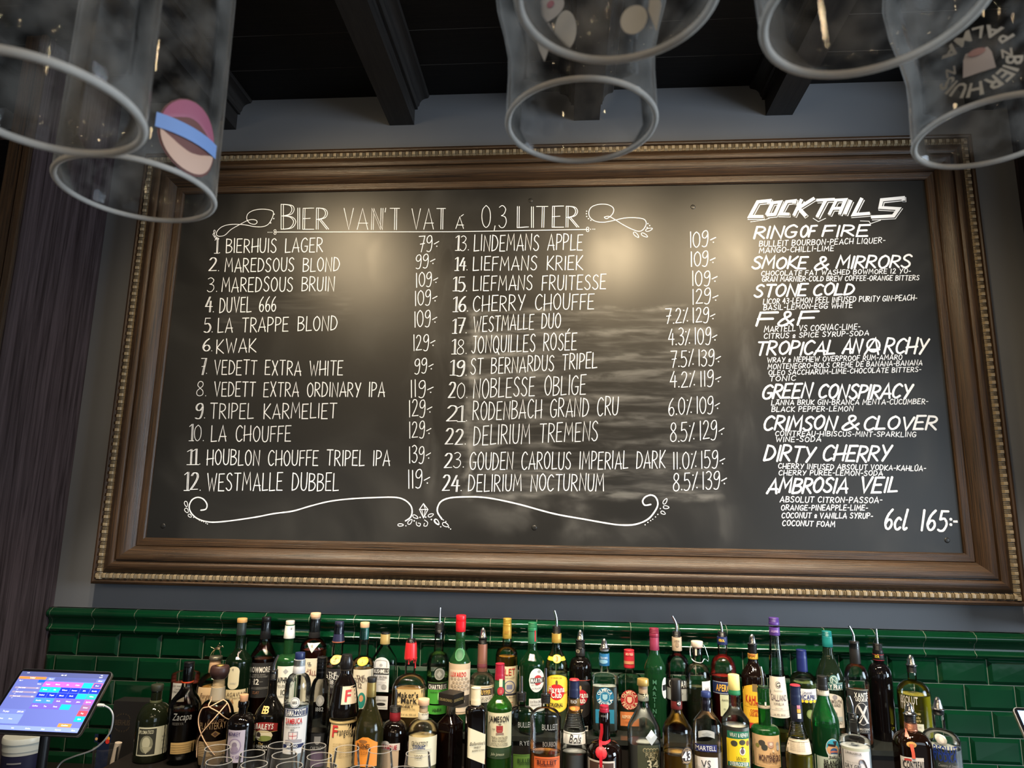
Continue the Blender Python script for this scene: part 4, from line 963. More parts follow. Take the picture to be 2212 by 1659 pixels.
o.label(None, 385, 650, 1180, 1360, None, [('Extra Old', 1195, 26, (0.16, 0.09, 0.05), 0, 530, 140, 0.3), ('PLANTERAY', 1242, 56, (0.26, 0.16, 0.08), 0, 505, 245)], [('gem', 488, 560, 1290, 1355, (0.16, 0.09, 0.03)), ('gem', 505, 543, 1302, 1345, (0.05, 0.02, 0.01))])
o.label('rect', 350, 680, 1395, 1640, (0.32, 0.21, 0.10), [], [('rect', 352, 678, 1402 + 16 * i, 1407 + 16 * i, (0.55, 0.40, 0.22)) for i in range(14)], name='straw_sleeve', desc='woven straw sleeve')
for pts in ([(600, 1020), (560, 1110), (480, 1220), (400, 1320), (350, 1420), (335, 1560)], [(450, 1060), (545, 1110), (610, 1200), (650, 1280)], [(450, 1065), (385, 1090), (358, 1180), (375, 1270), (440, 1400), (510, 1530)], [(600, 1025), (540, 1022), (455, 1062), (448, 980)], [(605, 1025), (668, 1060), (684, 1140)]):
    mb = MB(); P = []
    for x, y in spline(pts, 8):
        u = o.u_of(x, y); r = o.interp(o.prof, o.zl(y)); u = max(-r * 0.985, min(r * 0.985, u)); P.append(o.surf(u, o.zl(y), 0.0025))
    mb.tube(P, 0.0016, 6); mb.build('raffia_string', plain('raffia', (0.66, 0.44, 0.28), 0.7), o.root, smooth=60)
o = bt('whisky_bottle', 'dark green whisky bottle with cream oval neck label and beige label numbered 16', 2, 'A', 745, 230, 625, 480, 240, 86, DKGREEN, (NEARBLK, 640), curve='s')
o.ring('cap', 202, 243, 92, 92, (0.60, 0.34, 0.12), 0, 0.6); o.ring('neck_foil', 240, 365, 84, 88, (0.022, 0.032, 0.03), 0, 0.4, top=False)
o.label('arch2', 652, 752, 668, 890, (0.66, 0.58, 0.38), [('4', 697, 20, INK), ('WHISKY', 830, 12, GREY, 0, None, 60)], name='neck_label')
o.label('rect', 618, 858, 895, 1112, (0.66, 0.53, 0.30), [('LAGAVULIN', 940, 34, (0.08, 0.05, 0.03), 0, 725, 205), ('ISLAY SINGLE MALT', 975, 13, (0.08, 0.05, 0.03), 0, 715, 160), ('16', 1008, 40, (0.4, 0.2, 0.08), 1, 685)])
o = bt('whisky_bottle', 'clear whisky bottle with black cap and black label numbered 12', 2, 'A', 985, 230, 600, 400, 250, 92, CLEAR, ((0.055, 0.014, 0.006), 585), curve='s')
o.ring('cap', 190, 236, 86, 82, BLACK, 0, 0.35); o.ring('neck_foil', 236, 400, 80, 100, (0.012, 0.012, 0.014), 0, 0.3, top=False)
o.label('rect', 868, 1100, 635, 972, (0.022, 0.022, 0.024), [('BOWMORE', 700, 46, WHITE, 1, 960, 190), ('AGED 12 YEARS', 748, 12, GREY, 0, 950), ('SINGLE MALT SCOTCH WHISKY', 768, 15, GREY, 0, 950, 170), ('12', 816, 46, WHITE, 1, 928), ('ISLAY', 920, 24, (0.35, 0.16, 0.08), 0, 922, 60)], [('rect', 872, 1096, 872, 875, GREY), ('rect', 872, 1096, 884, 887, GREY), ('rect', 885, 903, 815, 818, GREY), ('rect', 955, 985, 815, 818, GREY)])
o = bt('gin_bottle', 'dark brown apothecary bottle with cork and lilac stamp label, front row left', 2, 'C', 775, 1005, 1235, 1122, 262, 82, (0.006, 0.004, 0.0035), curve='r', lip=True, opaque=True)
o.ring('cork', 942, 1008, 78, 72, (0.52, 0.27, 0.14), 0, 0.8)
o.label('rect', 636, 797, 1285, 1600, (0.42, 0.37, 0.45), [('MONKEY', 1322, 32, (0.06, 0.04, 0.12), 1, 712, 120), ('DRY GIN', 1545, 24, (0.08, 0.05, 0.14), 0, 712)], [('disc', 655, 775, 1365, 1515, (0.25, 0.20, 0.30)), ('disc', 665, 765, 1378, 1502, (0.46, 0.42, 0.46)), ('disc', 690, 740, 1400, 1460, (0.2, 0.16, 0.22)), ('oval', 680, 750, 1440, 1500, (0.25, 0.2, 0.28))])
o = bt('cream_liqueur_bottle', 'tall black liqueur bottle with red banner above a round landscape picture', 2, 'C', 1052, 712, 1150, 925, 282, 82, (0.008, 0.007, 0.006), curve='s', opaque=True)
o.pourer(560, 702, 740, 80, 'thin', lean=-0.5); o.ring('cap', 735, 800, 84, 86, BLACK, 0, 0.3, ribs=0.8, top=False)
o.label('band', 908, 1112, 1205, 1302, (0.30, 0.02, 0.02), [('BAILEYS', 1248, 44, WHITE, 1, 1002, 172, 0.1)], [('band', 910, 1110, 1297, 1302, GOLD)], name='banner_label')
o.label('oval', 905, 1075, 1282, 1392, (0.66, 0.60, 0.42), [], [('oval', 940, 1068, 1335, 1390, (0.20, 0.24, 0.06)), ('disc', 925, 970, 1305, 1355, (0.04, 0.03, 0.03)), ('rect', 915, 960, 1350, 1364, (0.7, 0.68, 0.55))], name='picture_label')
o.label(None, 900, 1050, 1400, 1480, None, [('The', 1413, 22, GOLD, 0, 965, 50, 0.3), ('ORIGINAL', 1440, 24, WHITE, 0, 985, 130), ('Irish Cream', 1468, 16, WHITE, 0, 985, 90, 0.3)])
o.label(None, 970, 1045, 1060, 1130, None, [('B', 1095, 54, GOLD, 1, 994), ('B', 1095, 54, GOLD, 1, 1020)])
o = bt('whisky_bottle', 'green glass whisky bottle with white capsule and white label numbered 10', 2, 'A', 1218, 260, 620, 550, 222, 88, GREEN, ((0.02, 0.10, 0.02), 575), curve='r')
o.ring('cap', 226, 275, 82, 80, (0.68, 0.56, 0.50), 0, 0.5); o.ring('neck_foil', 272, 395, 88, 104, WHITE, 0, 0.4, top=False)
o.label(None, 1250, 1310, 290, 330, None, [('10 YRS', 312, 20, INK, 1, 1280, 60)])
o.label('rect', 1112, 1326, 668, 1068, (0.72, 0.70, 0.60), [('LAPHROAIG', 800, 46, INK, 1, 1215, 205), ('ISLAY SINGLE MALT', 850, 14, INK, 0, 1200, 150), ('SCOTCH WHISKY', 868, 14, INK, 0, 1200, 130), ('10', 918, 46, INK, 0, 1185), ('YEARS OLD', 960, 13, INK, 0, 1185), ('Islay', 1030, 24, INK, 0, 1160, 50, 0.4)], [('gem', 1185, 1232, 690, 745, GREY)])
o = bt('sambuca_bottle', 'slim clear bottle with navy cap, navy banner and tall white label, front row', 2, 'C', 1318, 600, 895, 735, 240, 112, (0.9, 0.92, 0.9), ((0.85, 0.86, 0.82), 1040), curve='r', wbase=220)
o.ring('cap', 534, 602, 92, 96, NAVY, 0, 0.35); o.ring('neck_foil', 600, 732, 104, 116, (0.72, 0.72, 0.74), 0, 0.4, top=False); o.ring('neck_band', 678, 706, 109, 112, NAVY, 0, 0.4, top=False)
o.label('disc', 1254, 1342, 965, 1070, (0.70, 0.70, 0.70), [('1815', 1017, 24, INK, 0)], [('disc', 1260, 1336, 972, 1063, (0.3, 0.3, 0.32)), ('disc', 1265, 1331, 978, 1057, WHITE)], name='medallion')
o.label('rect', 1196, 1418, 1076, 1158, NAVY, [('RAMAZZOTTI', 1117, 46, WHITE, 1, 1307, 205)], [('rect', 1197, 1417, 1082, 1086, WHITE), ('rect', 1197, 1417, 1148, 1152, WHITE)], name='banner_label')
o.label('rect', 1180, 1415, 1160, 1520, (0.74, 0.73, 0.72), [('SAMBUCA', 1198, 44, RED, 1, 1288, 160), ('MILANO RAMAZZOTTI', 1232, 14, INK, 0, 1288, 150), ('CASA FONDATA', 1262, 12, INK, 0, 1275), ('1815', 1284, 18, INK, 0, 1275), ('MILANO', 1443, 22, WHITE, 1, 1270, 100), ('ITALIA', 1490, 12, INK, 0, 1275)], [('shield', 1232, 1318, 1302, 1398, (0.3, 0.28, 0.3)), ('shield', 1240, 1310, 1310, 1390, (0.72, 0.62, 0.6)), ('rect', 1272, 1277, 1310, 1385, RED), ('rect', 1240, 1310, 1340, 1345, RED), ('band', 1200, 1345, 1375, 1415, (0.35, 0.33, 0.36)), ('rect', 1178, 1412, 1425, 1462, NAVY)])
o = bt('whisky_bottle', 'dark amber whisky bottle with cream triangle on its shoulder and black capsule', 2, 'A', 1470, 190, 515, 392, 248, 104, CLEAR, ((0.10, 0.018, 0.006), 505), curve='r')
o.ring('cap', 150, 198, 96, 92, (0.70, 0.45, 0.28), 0, 0.6); o.ring('neck_foil', 205, 388, 86, 110, (0.02, 0.02, 0.022), 0, 0.42, top=False); o.ring('neck_band', 196, 212, 88, 86, (0.7, 0.55, 0.45), 0, 0.5, top=False)
o.label('tri', 1408, 1522, 444, 538, (0.74, 0.70, 0.58), [('12', 470, 20, INK, 0, 1463)], name='shoulder_label')
o.label('rect', 1352, 1588, 590, 1015, (0.74, 0.68, 0.55), [('THE', 700, 16, (0.2, 0.04, 0.03), 0, 1440), ('MACALLAN', 732, 42, (0.2, 0.03, 0.03), 0, 1455, 215), ('12', 800, 38, INK, 0, 1428), ('YEARS OLD', 830, 10, INK, 0, 1430), ('SINGLE MALT', 868, 15, INK, 0, 1445, 100), ('SCOTCH WHISKY', 888, 14, INK, 0, 1445, 100)], [('rect', 1425, 1432, 625, 645, INK), ('rect', 1440, 1448, 625, 645, INK), ('rect', 1425, 1460, 648, 652, INK), ('shield', 1428, 1458, 655, 668, GREY)])
o = bt('liqueur_bottle', 'slim clear square bottle with black screw cap and embossed crest, front row', 2, 'C', 1535, 600, 925, 780, 172, 96, (0.75, 0.75, 0.74), ((0.10, 0.09, 0.09), 1290), curve='r', sq=3.4, wbase=190)
o.ring('cap', 578, 785, 98, 94, BLACK, 0, 0.35, ribs=0.6)
o.label(None, 1490, 1600, 930, 1110, None, [('1882', 1082, 34, (0.42, 0.42, 0.42), 0, 1535, 70)], [('disc', 1500, 1578, 945, 1055, (0.30, 0.30, 0.29)), ('gem', 1515, 1562, 960, 1045, (0.45, 0.45, 0.44))])
o.label('rect', 1446, 1618, 1318, 1640, (0.025, 0.026, 0.028), [('CARTRON', 1458, 26, SILV, 0, 1510, 120)], [('shield', 1485, 1545, 1345, 1425, (0.35, 0.35, 0.35)), ('rect', 1450, 1615, 1490, 1640, (0.16, 0.10, 0.18))])
o = bt('whisky_bottle', 'dark whisky bottle with navy capsule and gold oval label, numbered 18', 3, 'A', 215, 250, 665, 570, 248, 100, CLEAR, ((0.05, 0.013, 0.006), 668), curve='r', mid=None)
o.ring('cap', 232, 290, 86, 84, (0.02, 0.022, 0.055), 0, 0.35); o.ring('neck_foil', 288, 432, 82, 116, (0.016, 0.018, 0.055), 0, 0.35, top=False); o.ring('neck_band', 424, 434, 117, 118, (0.4, 0.12, 0.06), 0, 0.4, top=False)
o.label('oval', 146, 248, 568, 650, (0.55, 0.38, 0.10), [('18', 600, 20, INK, 0), ('1824', 622, 10, INK, 0)], [('oval', 153, 241, 576, 642, (0.70, 0.52, 0.2))], name='neck_label')
o.label('rect', 100, 330, 690, 930, (0.014, 0.012, 0.014), [('THE', 738, 32, WHITE, 0, 182), ('GLENLIVET', 772, 36, WHITE, 0, 200, 200), ('18', 818, 36, WHITE, 0, 174), ('SINGLE MALT', 852, 13, GREY, 0, 185, 90), ('SCOTCH WHISKY', 868, 13, GREY, 0, 185, 90)])
o = bt('hazelnut_liqueur_bottle', 'dark brown monk shaped bottle with a red initial and a tall beige label', 3, 'C', 295, 700, 870, 715, 215, 100, (0.010, 0.007, 0.006), curve='s', opaque=True, wbase=320, mid=[(1600, 300), (1350, 268), (1200, 242), (1170, 232), (1155, 240), (1140, 275), (1100, 282), (1000, 256)])
o.ring('cap', 552, 690, 92, 112, (0.010, 0.009, 0.009), 0, 0.25, bulge=10); o.ring('neck_band', 678, 708, 108, 104, (0.05, 0.04, 0.03), 0, 0.3, top=False)
o.label('rect', 273, 392, 862, 1032, (0.72, 0.58, 0.42), [('F', 950, 92, (0.48, 0.03, 0.03), 1, 330)], name='neck_label')
o.label('rect', 145, 440, 1205, 1640, (0.68, 0.52, 0.27), [('F', 1292, 92, (0.5, 0.03, 0.03), 1, 208), ('rangelico', 1292, 62, INK, 0, 312, 158), ('LIQUEUR', 1338, 20, INK, 0, 358, 80)] + [('served chilled or with coffee', 1408 + 24 * i, 11, (0.25, 0.17, 0.08), 0, 290, 230) for i in range(6)])
o.ring('rope_collar', 1168, 1200, 244, 252, (0.62, 0.46, 0.2), 0, 0.5, bulge=4, top=False)
o = bt('whisky_bottle', 'clear whisky bottle with teal capsule and yellow oval, cream label numbered 12', 3, 'A', 465, 290, 675, 575, 222, 96, CLEAR, ((0.50, 0.28, 0.10), 690), curve='r')
o.ring('cap', 242, 292, 88, 86, (0.66, 0.42, 0.24), 0, 0.6); o.ring('neck_foil', 288, 406, 82, 86, (0.02, 0.20, 0.16), 0, 0.4, top=False)
o.label('oval', 412, 514, 588, 664, (0.62, 0.42, 0.04), [('12', 625, 18, INK, 0)], [('oval', 420, 506, 595, 657, (0.85, 0.66, 0.08))], name='neck_label')
o.label('rect', 368, 572, 700, 1080, (0.70, 0.63, 0.48), [('THE', 770, 32, (0.06, 0.02, 0.02), 0, 450), ('GLENLIVET', 800, 38, (0.06, 0.02, 0.02), 0, 470, 175), ('12', 852, 40, (0.06, 0.02, 0.02), 0, 445)], [('disc', 420, 492, 920, 1075, (0.02, 0.22, 0.18)), ('disc', 436, 474, 945, 1010, (0.6, 0.3, 0.15))])
o = bt('brandy_bottle', 'olive green bottle with gold foil neck and orange label, front row', 3, 'C', 530, 800, 1300, 960, 268, 86, (0.16, 0.15, 0.05), ((0.035, 0.018, 0.008), 1180), curve='s')
o.ring('cap', 774, 822, 90, 88, (0.012, 0.012, 0.012), 0, 0.5); o.ring('neck_foil', 820, 962, 86, 92, (0.45, 0.34, 0.12), 0.7, 0.35, top=False)
o.label('hex', 382, 600, 1352, 1640, (0.80, 0.27, 0.03), [('BUSNEL', 1436, 34, INK, 1, 478, 140), ('CALVADOS', 1475, 14, (0.3, 0.1, 0.02), 0, 475, 90), ('V.S.O.P', 1505, 26, (0.2, 0.07, 0.02), 0, 475, 85)], [('oval', 432, 518, 1378, 1412, (0.30, 0.12, 0.03)), ('rect', 420, 535, 1460, 1464, (0.3, 0.1, 0.02))])
o = bt('whiskey_bottle', 'square shouldered clear whiskey bottle with white arched label and gold cap', 3, 'A', 675, 355, 600, 470, 232, 86, CLEAR, ((0.07, 0.02, 0.008), 925), curve='l', sq=5, flat=0.6)
o.ring('cap', 338, 358, 78, 84, BLACK, 0, 0.4); o.ring('neck_foil', 356, 452, 90, 94, (0.58, 0.42, 0.16), 0.3, 0.4, top=False)
o.label('arch', 560, 716, 588, 926, (0.72, 0.71, 0.70), [('BUSHMILLS', 724, 34, WHITE, 1, 638, 146), ('THE ORIGINAL', 778, 22, INK, 0, 638, 125), ('IRISH WHISKEY', 802, 13, INK, 0, 638, 90), ('TRIPLE DISTILLED', 828, 10, GREY, 0, 638, 100), ('SMOOTH', 850, 10, GREY, 0, 638)], [('arch', 578, 698, 614, 685, GREY), ('arch', 586, 690, 622, 685, WHITE), ('disc', 622, 654, 650, 680, (0.4, 0.4, 0.4)), ('rect', 560, 716, 694, 756, (0.03, 0.028, 0.025)), ('oval', 640, 692, 850, 900, GREY)])
o.label('rect', 584, 702, 965, 1096, (0.68, 0.66, 0.62), [('OLD IRISH WHISKEY', 1005, 12, INK, 0, 642, 100)], [('oval', 590, 680, 1030, 1060, INK), ('rect', 594, 690, 1075, 1079, GREY)], name='lower_label')
o = bt('liqueur_bottle', 'dark brown bottle with pourer, red neck foil and white banner label, front row', 3, 'C', 772, 1060, 1345, 1190, 262, 96, (0.007, 0.004, 0.003), curve='r', opaque=True)
o.pourer(896, 1056, 1110, 112, 'thin'); o.ring('neck_foil', 1108, 1192, 104, 106, (0.30, 0.02, 0.03), 0.2, 0.4, top=False)
o.label('rect', 648, 812, 1480, 1700, (0.62, 0.47, 0.33), [], name='lower_label')
o.label('rect', 620, 826, 1412, 1480, (0.72, 0.68, 0.66), [('DRAMBUIE', 1450, 36, (0.4, 0.02, 0.04), 1, 718, 172)], [('disc', 662, 728, 1392, 1425, (0.72, 0.68, 0.66))], name='banner_label')
o = bt('bourbon_bottle', 'broad clear bourbon bottle with dripping red wax and cream label, middle row', 3, 'B', 918, 420, 900, 745, 318, 102, CLEAR, ((0.62, 0.34, 0.12), 880), curve='r', sq=3.2, flat=0.75)
o.pourer(256, 398, 440, 80, 'thin'); o.ring('wax_seal', 438, 600, 104, 122, (0.55, 0.02, 0.025), 0, 0.35, bulge=2, desc='red wax seal')
for x, y1, w_ in ((896, 652, 15), (912, 622, 12), (942, 640, 12), (964, 695, 16), (928, 612, 10)):
    mb = MB(); P = [o.surf(o.u_of(x, yy), o.zof(yy, o.rn) - o.zb, 0.0006) for yy in (590, (590 + y1) / 2, y1)]; rr = w_ / 2 * o.mpp
    mb.tube(P, [rr, rr * 0.75, rr * 1.0], 8); mb.build('wax_drip', plain('wax_seal_finish', (0.55, 0.02, 0.025), 0.35), o.root, smooth=60)
o.label('rect', 780, 1050, 895, 1168, (0.74, 0.56, 0.27), [("Maker's", 950, 46, INK, 1, 898, 205), ('Mark', 1002, 46, INK, 1, 912, 150), ('STRAIGHT BOURBON', 1036, 11, INK, 0, 920, 190), ('WHISKY', 1062, 24, INK, 1, 888, 130), ('handmade since 1953', 1088, 12, INK, 0, 905, 130), ('70 cl  alc. 45% vol.', 1140, 16, INK, 0, 905, 150)], [('disc', 788, 828, 985, 1025, (0.3, 0.2, 0.08)), ('disc', 792, 824, 989, 1021, (0.74, 0.56, 0.27))])
o = bt('cognac_bottle', 'round clear bottle with pale wooden stopper and cream label in black and blue', 3, 'C', 1048, 1115, 1310, 1180, 292, 98, CLEAR, ((0.80, 0.62, 0.30), 1345), curve='r')
o.ring('cap', 984, 1044, 110, 106, (0.66, 0.42, 0.26), 0, 0.6); o.ring('cork', 1042, 1118, 82, 80, (0.50, 0.36, 0.22), 0, 0.8, top=False); o.ring('neck_band', 1116, 1178, 98, 102, (0.72, 0.66, 0.52), 0, 0.5, top=False)
o.label(None, 1015, 1120, 1120, 1175, None, [('GRÖNSTEDT', 1150, 24, INK, 0, 1068, 95)])
o.label('rect', 904, 1172, 1352, 1640, (0.72, 0.66, 0.48), [('GRÖNSTEDT', 1416, 40, INK, 0, 1022, 165), ('COGNAC', 1446, 34, (0.015, 0.05, 0.2), 1, 1018, 120), ('VSOP', 1540, 32, INK, 0, 1012, 80)], [('rect', 925, 1130, 1470, 1473, (0.3, 0.3, 0.3)), ('rect', 925, 1130, 1484, 1487, (0.3, 0.3, 0.3)), ('rect', 925, 1130, 1498, 1501, (0.4, 0.4, 0.4))])
o = bt('herbal_liqueur_bottle', 'clear bottle with tall pourer, black banner and bright green label, rear row', 3, 'A', 1198, 330, 650, 530, 212, 92, CLEAR, ((0.10, 0.24, 0.05), 780), curve='r')
o.pourer(100, 246, 322, 92, 'thin'); o.ring('neck_band', 320, 386, 84, 88, BLACK, 0, 0.3, ribs=1.0, top=False)
o.label(None, 1150, 1270, 680, 800, None, [], [('disc', 1165, 1262, 685, 800, (0.32, 0.33, 0.31)), ('disc', 1174, 1253, 696, 789, (0.18, 0.19, 0.17)), ('gem', 1190, 1238, 710, 780, (0.36, 0.37, 0.35))])
o.label('rect', 1094, 1300, 820, 1032, (0.06, 0.34, 0.04), [('CHARTREUSE', 868, 38, WHITE, 1, 1198, 192), ('LIQUEUR VERTE', 916, 14, INK, 0, 1185, 130)], [('rect', 1094, 1300, 818, 892, (0.012, 0.013, 0.012)), ('rect', 1096, 1298, 826, 829, (0.2, 0.5, 0.1)), ('oval', 1195, 1220, 915, 1000, (0.3, 0.6, 0.25))])
o.label('rect', 1094, 1296, 1046, 1132, (0.06, 0.34, 0.04), [('LIQUEUR', 1088, 22, INK, 1, 1190, 90)], name='lower_label')
o = bt('cherry_liqueur_bottle', 'green bottle with bright red cap, body wrapped in a printed straw sleeve', 3, 'A', 1408, 300, 636, 480, 202, 92, GREEN, None, curve='s')
o.ring('cap', 172, 232, 98, 98, (0.62, 0.01, 0.02), 0, 0.35, ribs=0.0); o.ring('neck_foil', 231, 332, 100, 94, (0.60, 0.01, 0.02), 0, 0.35, top=False)
o.label('disc', 1358, 1452, 500, 618, (0.06, 0.22, 0.09), [], [('disc', 1368, 1442, 512, 606, (0.03, 0.12, 0.05))], name='crest')
o.ring('straw_sleeve', 630, 1112, 206, 208, (0.56, 0.42, 0.28), 0, 0.8, top=False, desc='printed straw sleeve'); o.rb *= 1.035
o.prof = [(r * 1.04 if z < o.zsh + 0.004 else r, z) for r, z in o.prof]
o.label('rect', 1306, 1504, 702, 1110, (0.68, 0.56, 0.42), [('LUXARDO', 746, 40, (0.55, 0.02, 0.02), 1, 1395, 165)] + [('MARASCHINO', 1010 + 0 * i, 20, (0.6, 0.5, 0.35), 1, 1400, 120) for i in range(1)], [('disc', 1318 + 34 * i + (17 if j % 2 else 0), 1346 + 34 * i + (17 if j % 2 else 0), 778 + 32 * j, 806 + 32 * j, (0.36, 0.28, 0.2)) for j in range(4) for i in range(5)] + [('rect', 1306, 1504, 950, 1060, (0.05, 0.04, 0.03))])
o = bt('amaretto_bottle', 'dark square bottle turned cornerwise with a big black square cap, front row', 3, 'C', 1320, 1060, 1210, 1130, 255, 88, (0.008, 0.003, 0.0025), curve='l', sq=9, rot=math.radians(-28), opaque=True)
z0, z1 = o.zof(1035) - o.zb, o.zof(925) - o.zb; a = 88 * o.mpp; mb = MB(); mb.box((-a, -a, z0), (a, a, z1)); mb.box((-a * .985, -a * .985, z1), (a * .985, a * .985, z1 + 0.001))
cp = mb.build('cap', plain('black_cap', (0.012, 0.011, 0.010), 0.4), o.root)
for rz, yy, tx_ in ((0, -a, 'DISARONNO'), (PI / 2, -a, 'DISARONNO')):
    vs, fs = lay_text(tx_, 24 * o.mpp, 0, 150 * o.mpp); mb = MB()
    mb.add([(x * math.cos(rz) + (a + 0.0005) * math.sin(rz), x * math.sin(rz) - (a + 0.0005) * math.cos(rz), (z0 + z1) / 2 + y) for x, y in vs], fs); mb.build('lettering', plain('print', (0.40, 0.32, 0.14), 0.4), cp)
o.ring('neck_foil', 1038, 1130, 84, 88, (0.25, 0.22, 0.17), 0.5, 0.35, top=False)
o = bt('cacao_liqueur_bottle', 'clear bottle with copper neck foil, silver cone pourer and white label', 3, 'A', 1622, 440, 830, 728, 238, 92, CLEAR, ((0.55, 0.45, 0.32), 880), curve='r')
o.pourer(296, 388, 452, 84, 'cone'); o.ring('neck_foil', 452, 716, 92, 98, (0.36, 0.16, 0.11), 0.5, 0.4, top=False); o.ring('neck_band', 640, 680, 98, 99, (0.16, 0.04, 0.05), 0, 0.4, top=False)
o.label('rect', 1504, 1742, 855, 1016, (0.70, 0.64, 0.52), [('DE KUYPER', 918, 36, (0.75, 0.5, 0.12), 1, 1632, 170, 0.15), ('CRÈME DE CACAO', 975, 24, INK, 0, 1640, 185), ('LIQUEUR', 1000, 13, INK, 0, 1640)], [('rect', 1520, 1735, 885, 950, (0.03, 0.02, 0.02)), ('rect', 1520, 1735, 862, 876, (0.5, 0.38, 0.2))])
o = bt('scotch_bottle', 'dark brown rectangular bottle with striped cream cap and slanted cream label, front row', 3, 'C', 1562, 1030, 1115, 1050, 222, 94, (0.007, 0.004, 0.003), curve='r', sq=7, rot=math.radians(24), flat=0.75, opaque=True)
o.ring('cap', 874, 1042, 96, 100, (0.70, 0.61, 0.42), 0, 0.5, ribs=0.75)
o.label('slant', 1462, 1652, 1258, 1650, (0.72, 0.64, 0.44), [("Ballantine's", 1420, 30, INK, 0, 1548, 150, 0.3), ('FINEST', 1460, 16, INK, 0, 1548), ('BLENDED SCOTCH', 1490, 14, INK, 0, 1556, 120)], [('oval', 1618, 1640, 1575, 1640, (0.4, 0.02, 0.03))])
o = bt('irish_whiskey_bottle', 'bright green whiskey bottle with red cap, wide cream label and red shield', 4, 'C', 354, 790, 1065, 925, 246, 104, (0.12, 0.46, 0.07), ((0.02, 0.05, 0.008), 1475), curve='s', dy=0.03)
o.ring('cap', 640, 802, 90, 100, (0.34, 0.012, 0.035), 0, 0.35, ribs=0.7); o.ring('neck_foil', 800, 932, 100, 108, (0.02, 0.10, 0.035), 0, 0.4, top=False)
o.label('rect', 348, 380, 804, 880, (0.7, 0.62, 0.42), name='neck_strip'); o.label('disc', 328, 396, 882, 962, (0.45, 0.03, 0.04), [('JJ', 922, 24, (0.7, 0.4, 0.3), 0)], name='seal')
o.label('rect', 232, 474, 1118, 1455, (0.74, 0.68, 0.47), [('JAMESON', 1178, 50, INK, 1, 352, 215), ('TRIPLE DISTILLED', 1358, 22, INK, 0, 358, 165), ('IRISH WHISKEY', 1388, 22, INK, 0, 358, 145), ('CRAFTED FOR SMOOTHNESS', 1415, 12, INK, 0, 358, 170), ('AT THE MIDLETON DISTILLERY', 1432, 12, INK, 0, 358, 180), ('1780', 1275, 13, INK, 0, 300)], [('gem', 345, 378, 1215, 1240, (0.2, 0.15, 0.1)), ('shield', 326, 390, 1240, 1320, (0.34, 0.03, 0.03)), ('rect', 330, 386, 1288, 1291, (0.6, 0.3, 0.2)), ('band', 322, 398, 1305, 1332, (0.3, 0.2, 0.15))])
o.label('rect', 232, 474, 1462, 1562, (0.03, 0.06, 0.025), [('John Jameson', 1515, 24, (0.5, 0.5, 0.35), 0, 335, 130, 0.35)], name='lower_label')
o = bt('aperitif_bottle', 'clear bottle of amber aperitif with gold cap and cream label in red lettering', 4, 'A', 425, 390, 590, 475, 216, 92, (0.93, 0.94, 0.86), ((0.72, 0.34, 0.05), 570), curve='r')
o.ring('cap', 203, 285, 84, 82, (0.52, 0.33, 0.05), 0.4, 0.35, ribs=0.6); o.ring('neck_foil', 283, 402, 84, 88, (0.55, 0.36, 0.06), 0.4, 0.35, top=False)
o.label(None, 385, 470, 320, 370, None, [('LILLET', 345, 26, (0.35, 0.12, 0.02), 0, 428, 60)])
o.label('rect', 318, 532, 668, 1085, (0.74, 0.64, 0.42), [('LILLET', 722, 58, (0.5, 0.03, 0.02), 0, 425, 190), ('fondée en 1872', 778, 16, INK, 0, 460, 110, 0.3), ('FRANCE', 968, 13, INK, 0, 480), ('BLANC', 1030, 30, (0.5, 0.03, 0.02), 0, 425, 130)], [('disc', 400, 505, 805, 925, (0.10, 0.12, 0.25)), ('disc', 408, 497, 814, 916, (0.62, 0.55, 0.42)), ('rect', 425, 480, 845, 890, (0.2, 0.22, 0.35)), ('rect', 405, 515, 930, 948, (0.04, 0.04, 0.06))])
o = bt('vermouth_bottle', 'dark green vermouth bottle with green cap and white oval, red disc behind a black bar', 4, 'A', 672, 440, 655, 490, 250, 90, (0.03, 0.20, 0.06), ((0.004, 0.05, 0.012), 690), curve='s')
o.ring('cap', 243, 325, 90, 92, (0.02, 0.17, 0.07), 0, 0.35, ribs=0.7); o.ring('neck_foil', 323, 446, 86, 86, (0.03, 0.16, 0.08), 0, 0.35, top=False)
o.label('rect', 694, 706, 332, 440, RED, name='neck_strip')
o.label('oval', 642, 788, 686, 916, (0.72, 0.72, 0.71), [('MARTINI', 802, 36, WHITE, 1, 722, 122), ('EST. 1863', 845, 11, INK, 0, 700), ('EXTRA DRY', 880, 12, INK, 0, 720)], [('disc', 690, 768, 752, 848, (0.5, 0.03, 0.03)), ('rect', 656, 786, 778, 828, (0.02, 0.02, 0.02)), ('gem', 722, 758, 700, 735, GREY)], name='oval_label')
o.label('rect', 642, 790, 980, 1105, (0.70, 0.70, 0.68), [('EXTRA DRY', 1008, 22, INK, 0, 715, 120), ('VERMOUTH', 1040, 13, INK, 0, 705)], name='lower_label')
o = bt('rye_whiskey_bottle', 'domed clear flask with pourer and green label, left of a matching flask', 4, 'C', 566, 985, 1155, 1052, 275, 80, CLEAR, ((0.55, 0.36, 0.14), 1640), curve='r', flat=0.7)
o.pourer(765, 922, 1005, 94, 'thin')
o.label('rect', 484, 668, 1530, 1700, (0.10, 0.20, 0.03), [('BULLEIT', 1590, 34, (0.02, 0.05, 0.01), 1, 605, 150), ('FRONTIER', 1622, 16, (0.02, 0.05, 0.01), 0, 600)], [('rect', 490, 662, 1540, 1543, (0.02, 0.05, 0.01))]); o.label(None, 500, 670, 1160, 1430, None, [('BULLEIT', 1240, 46, (0.32, 0.32, 0.30), 0, 610, 150), ('RYE', 1420, 38, (0.30, 0.30, 0.28), 0, 600)])
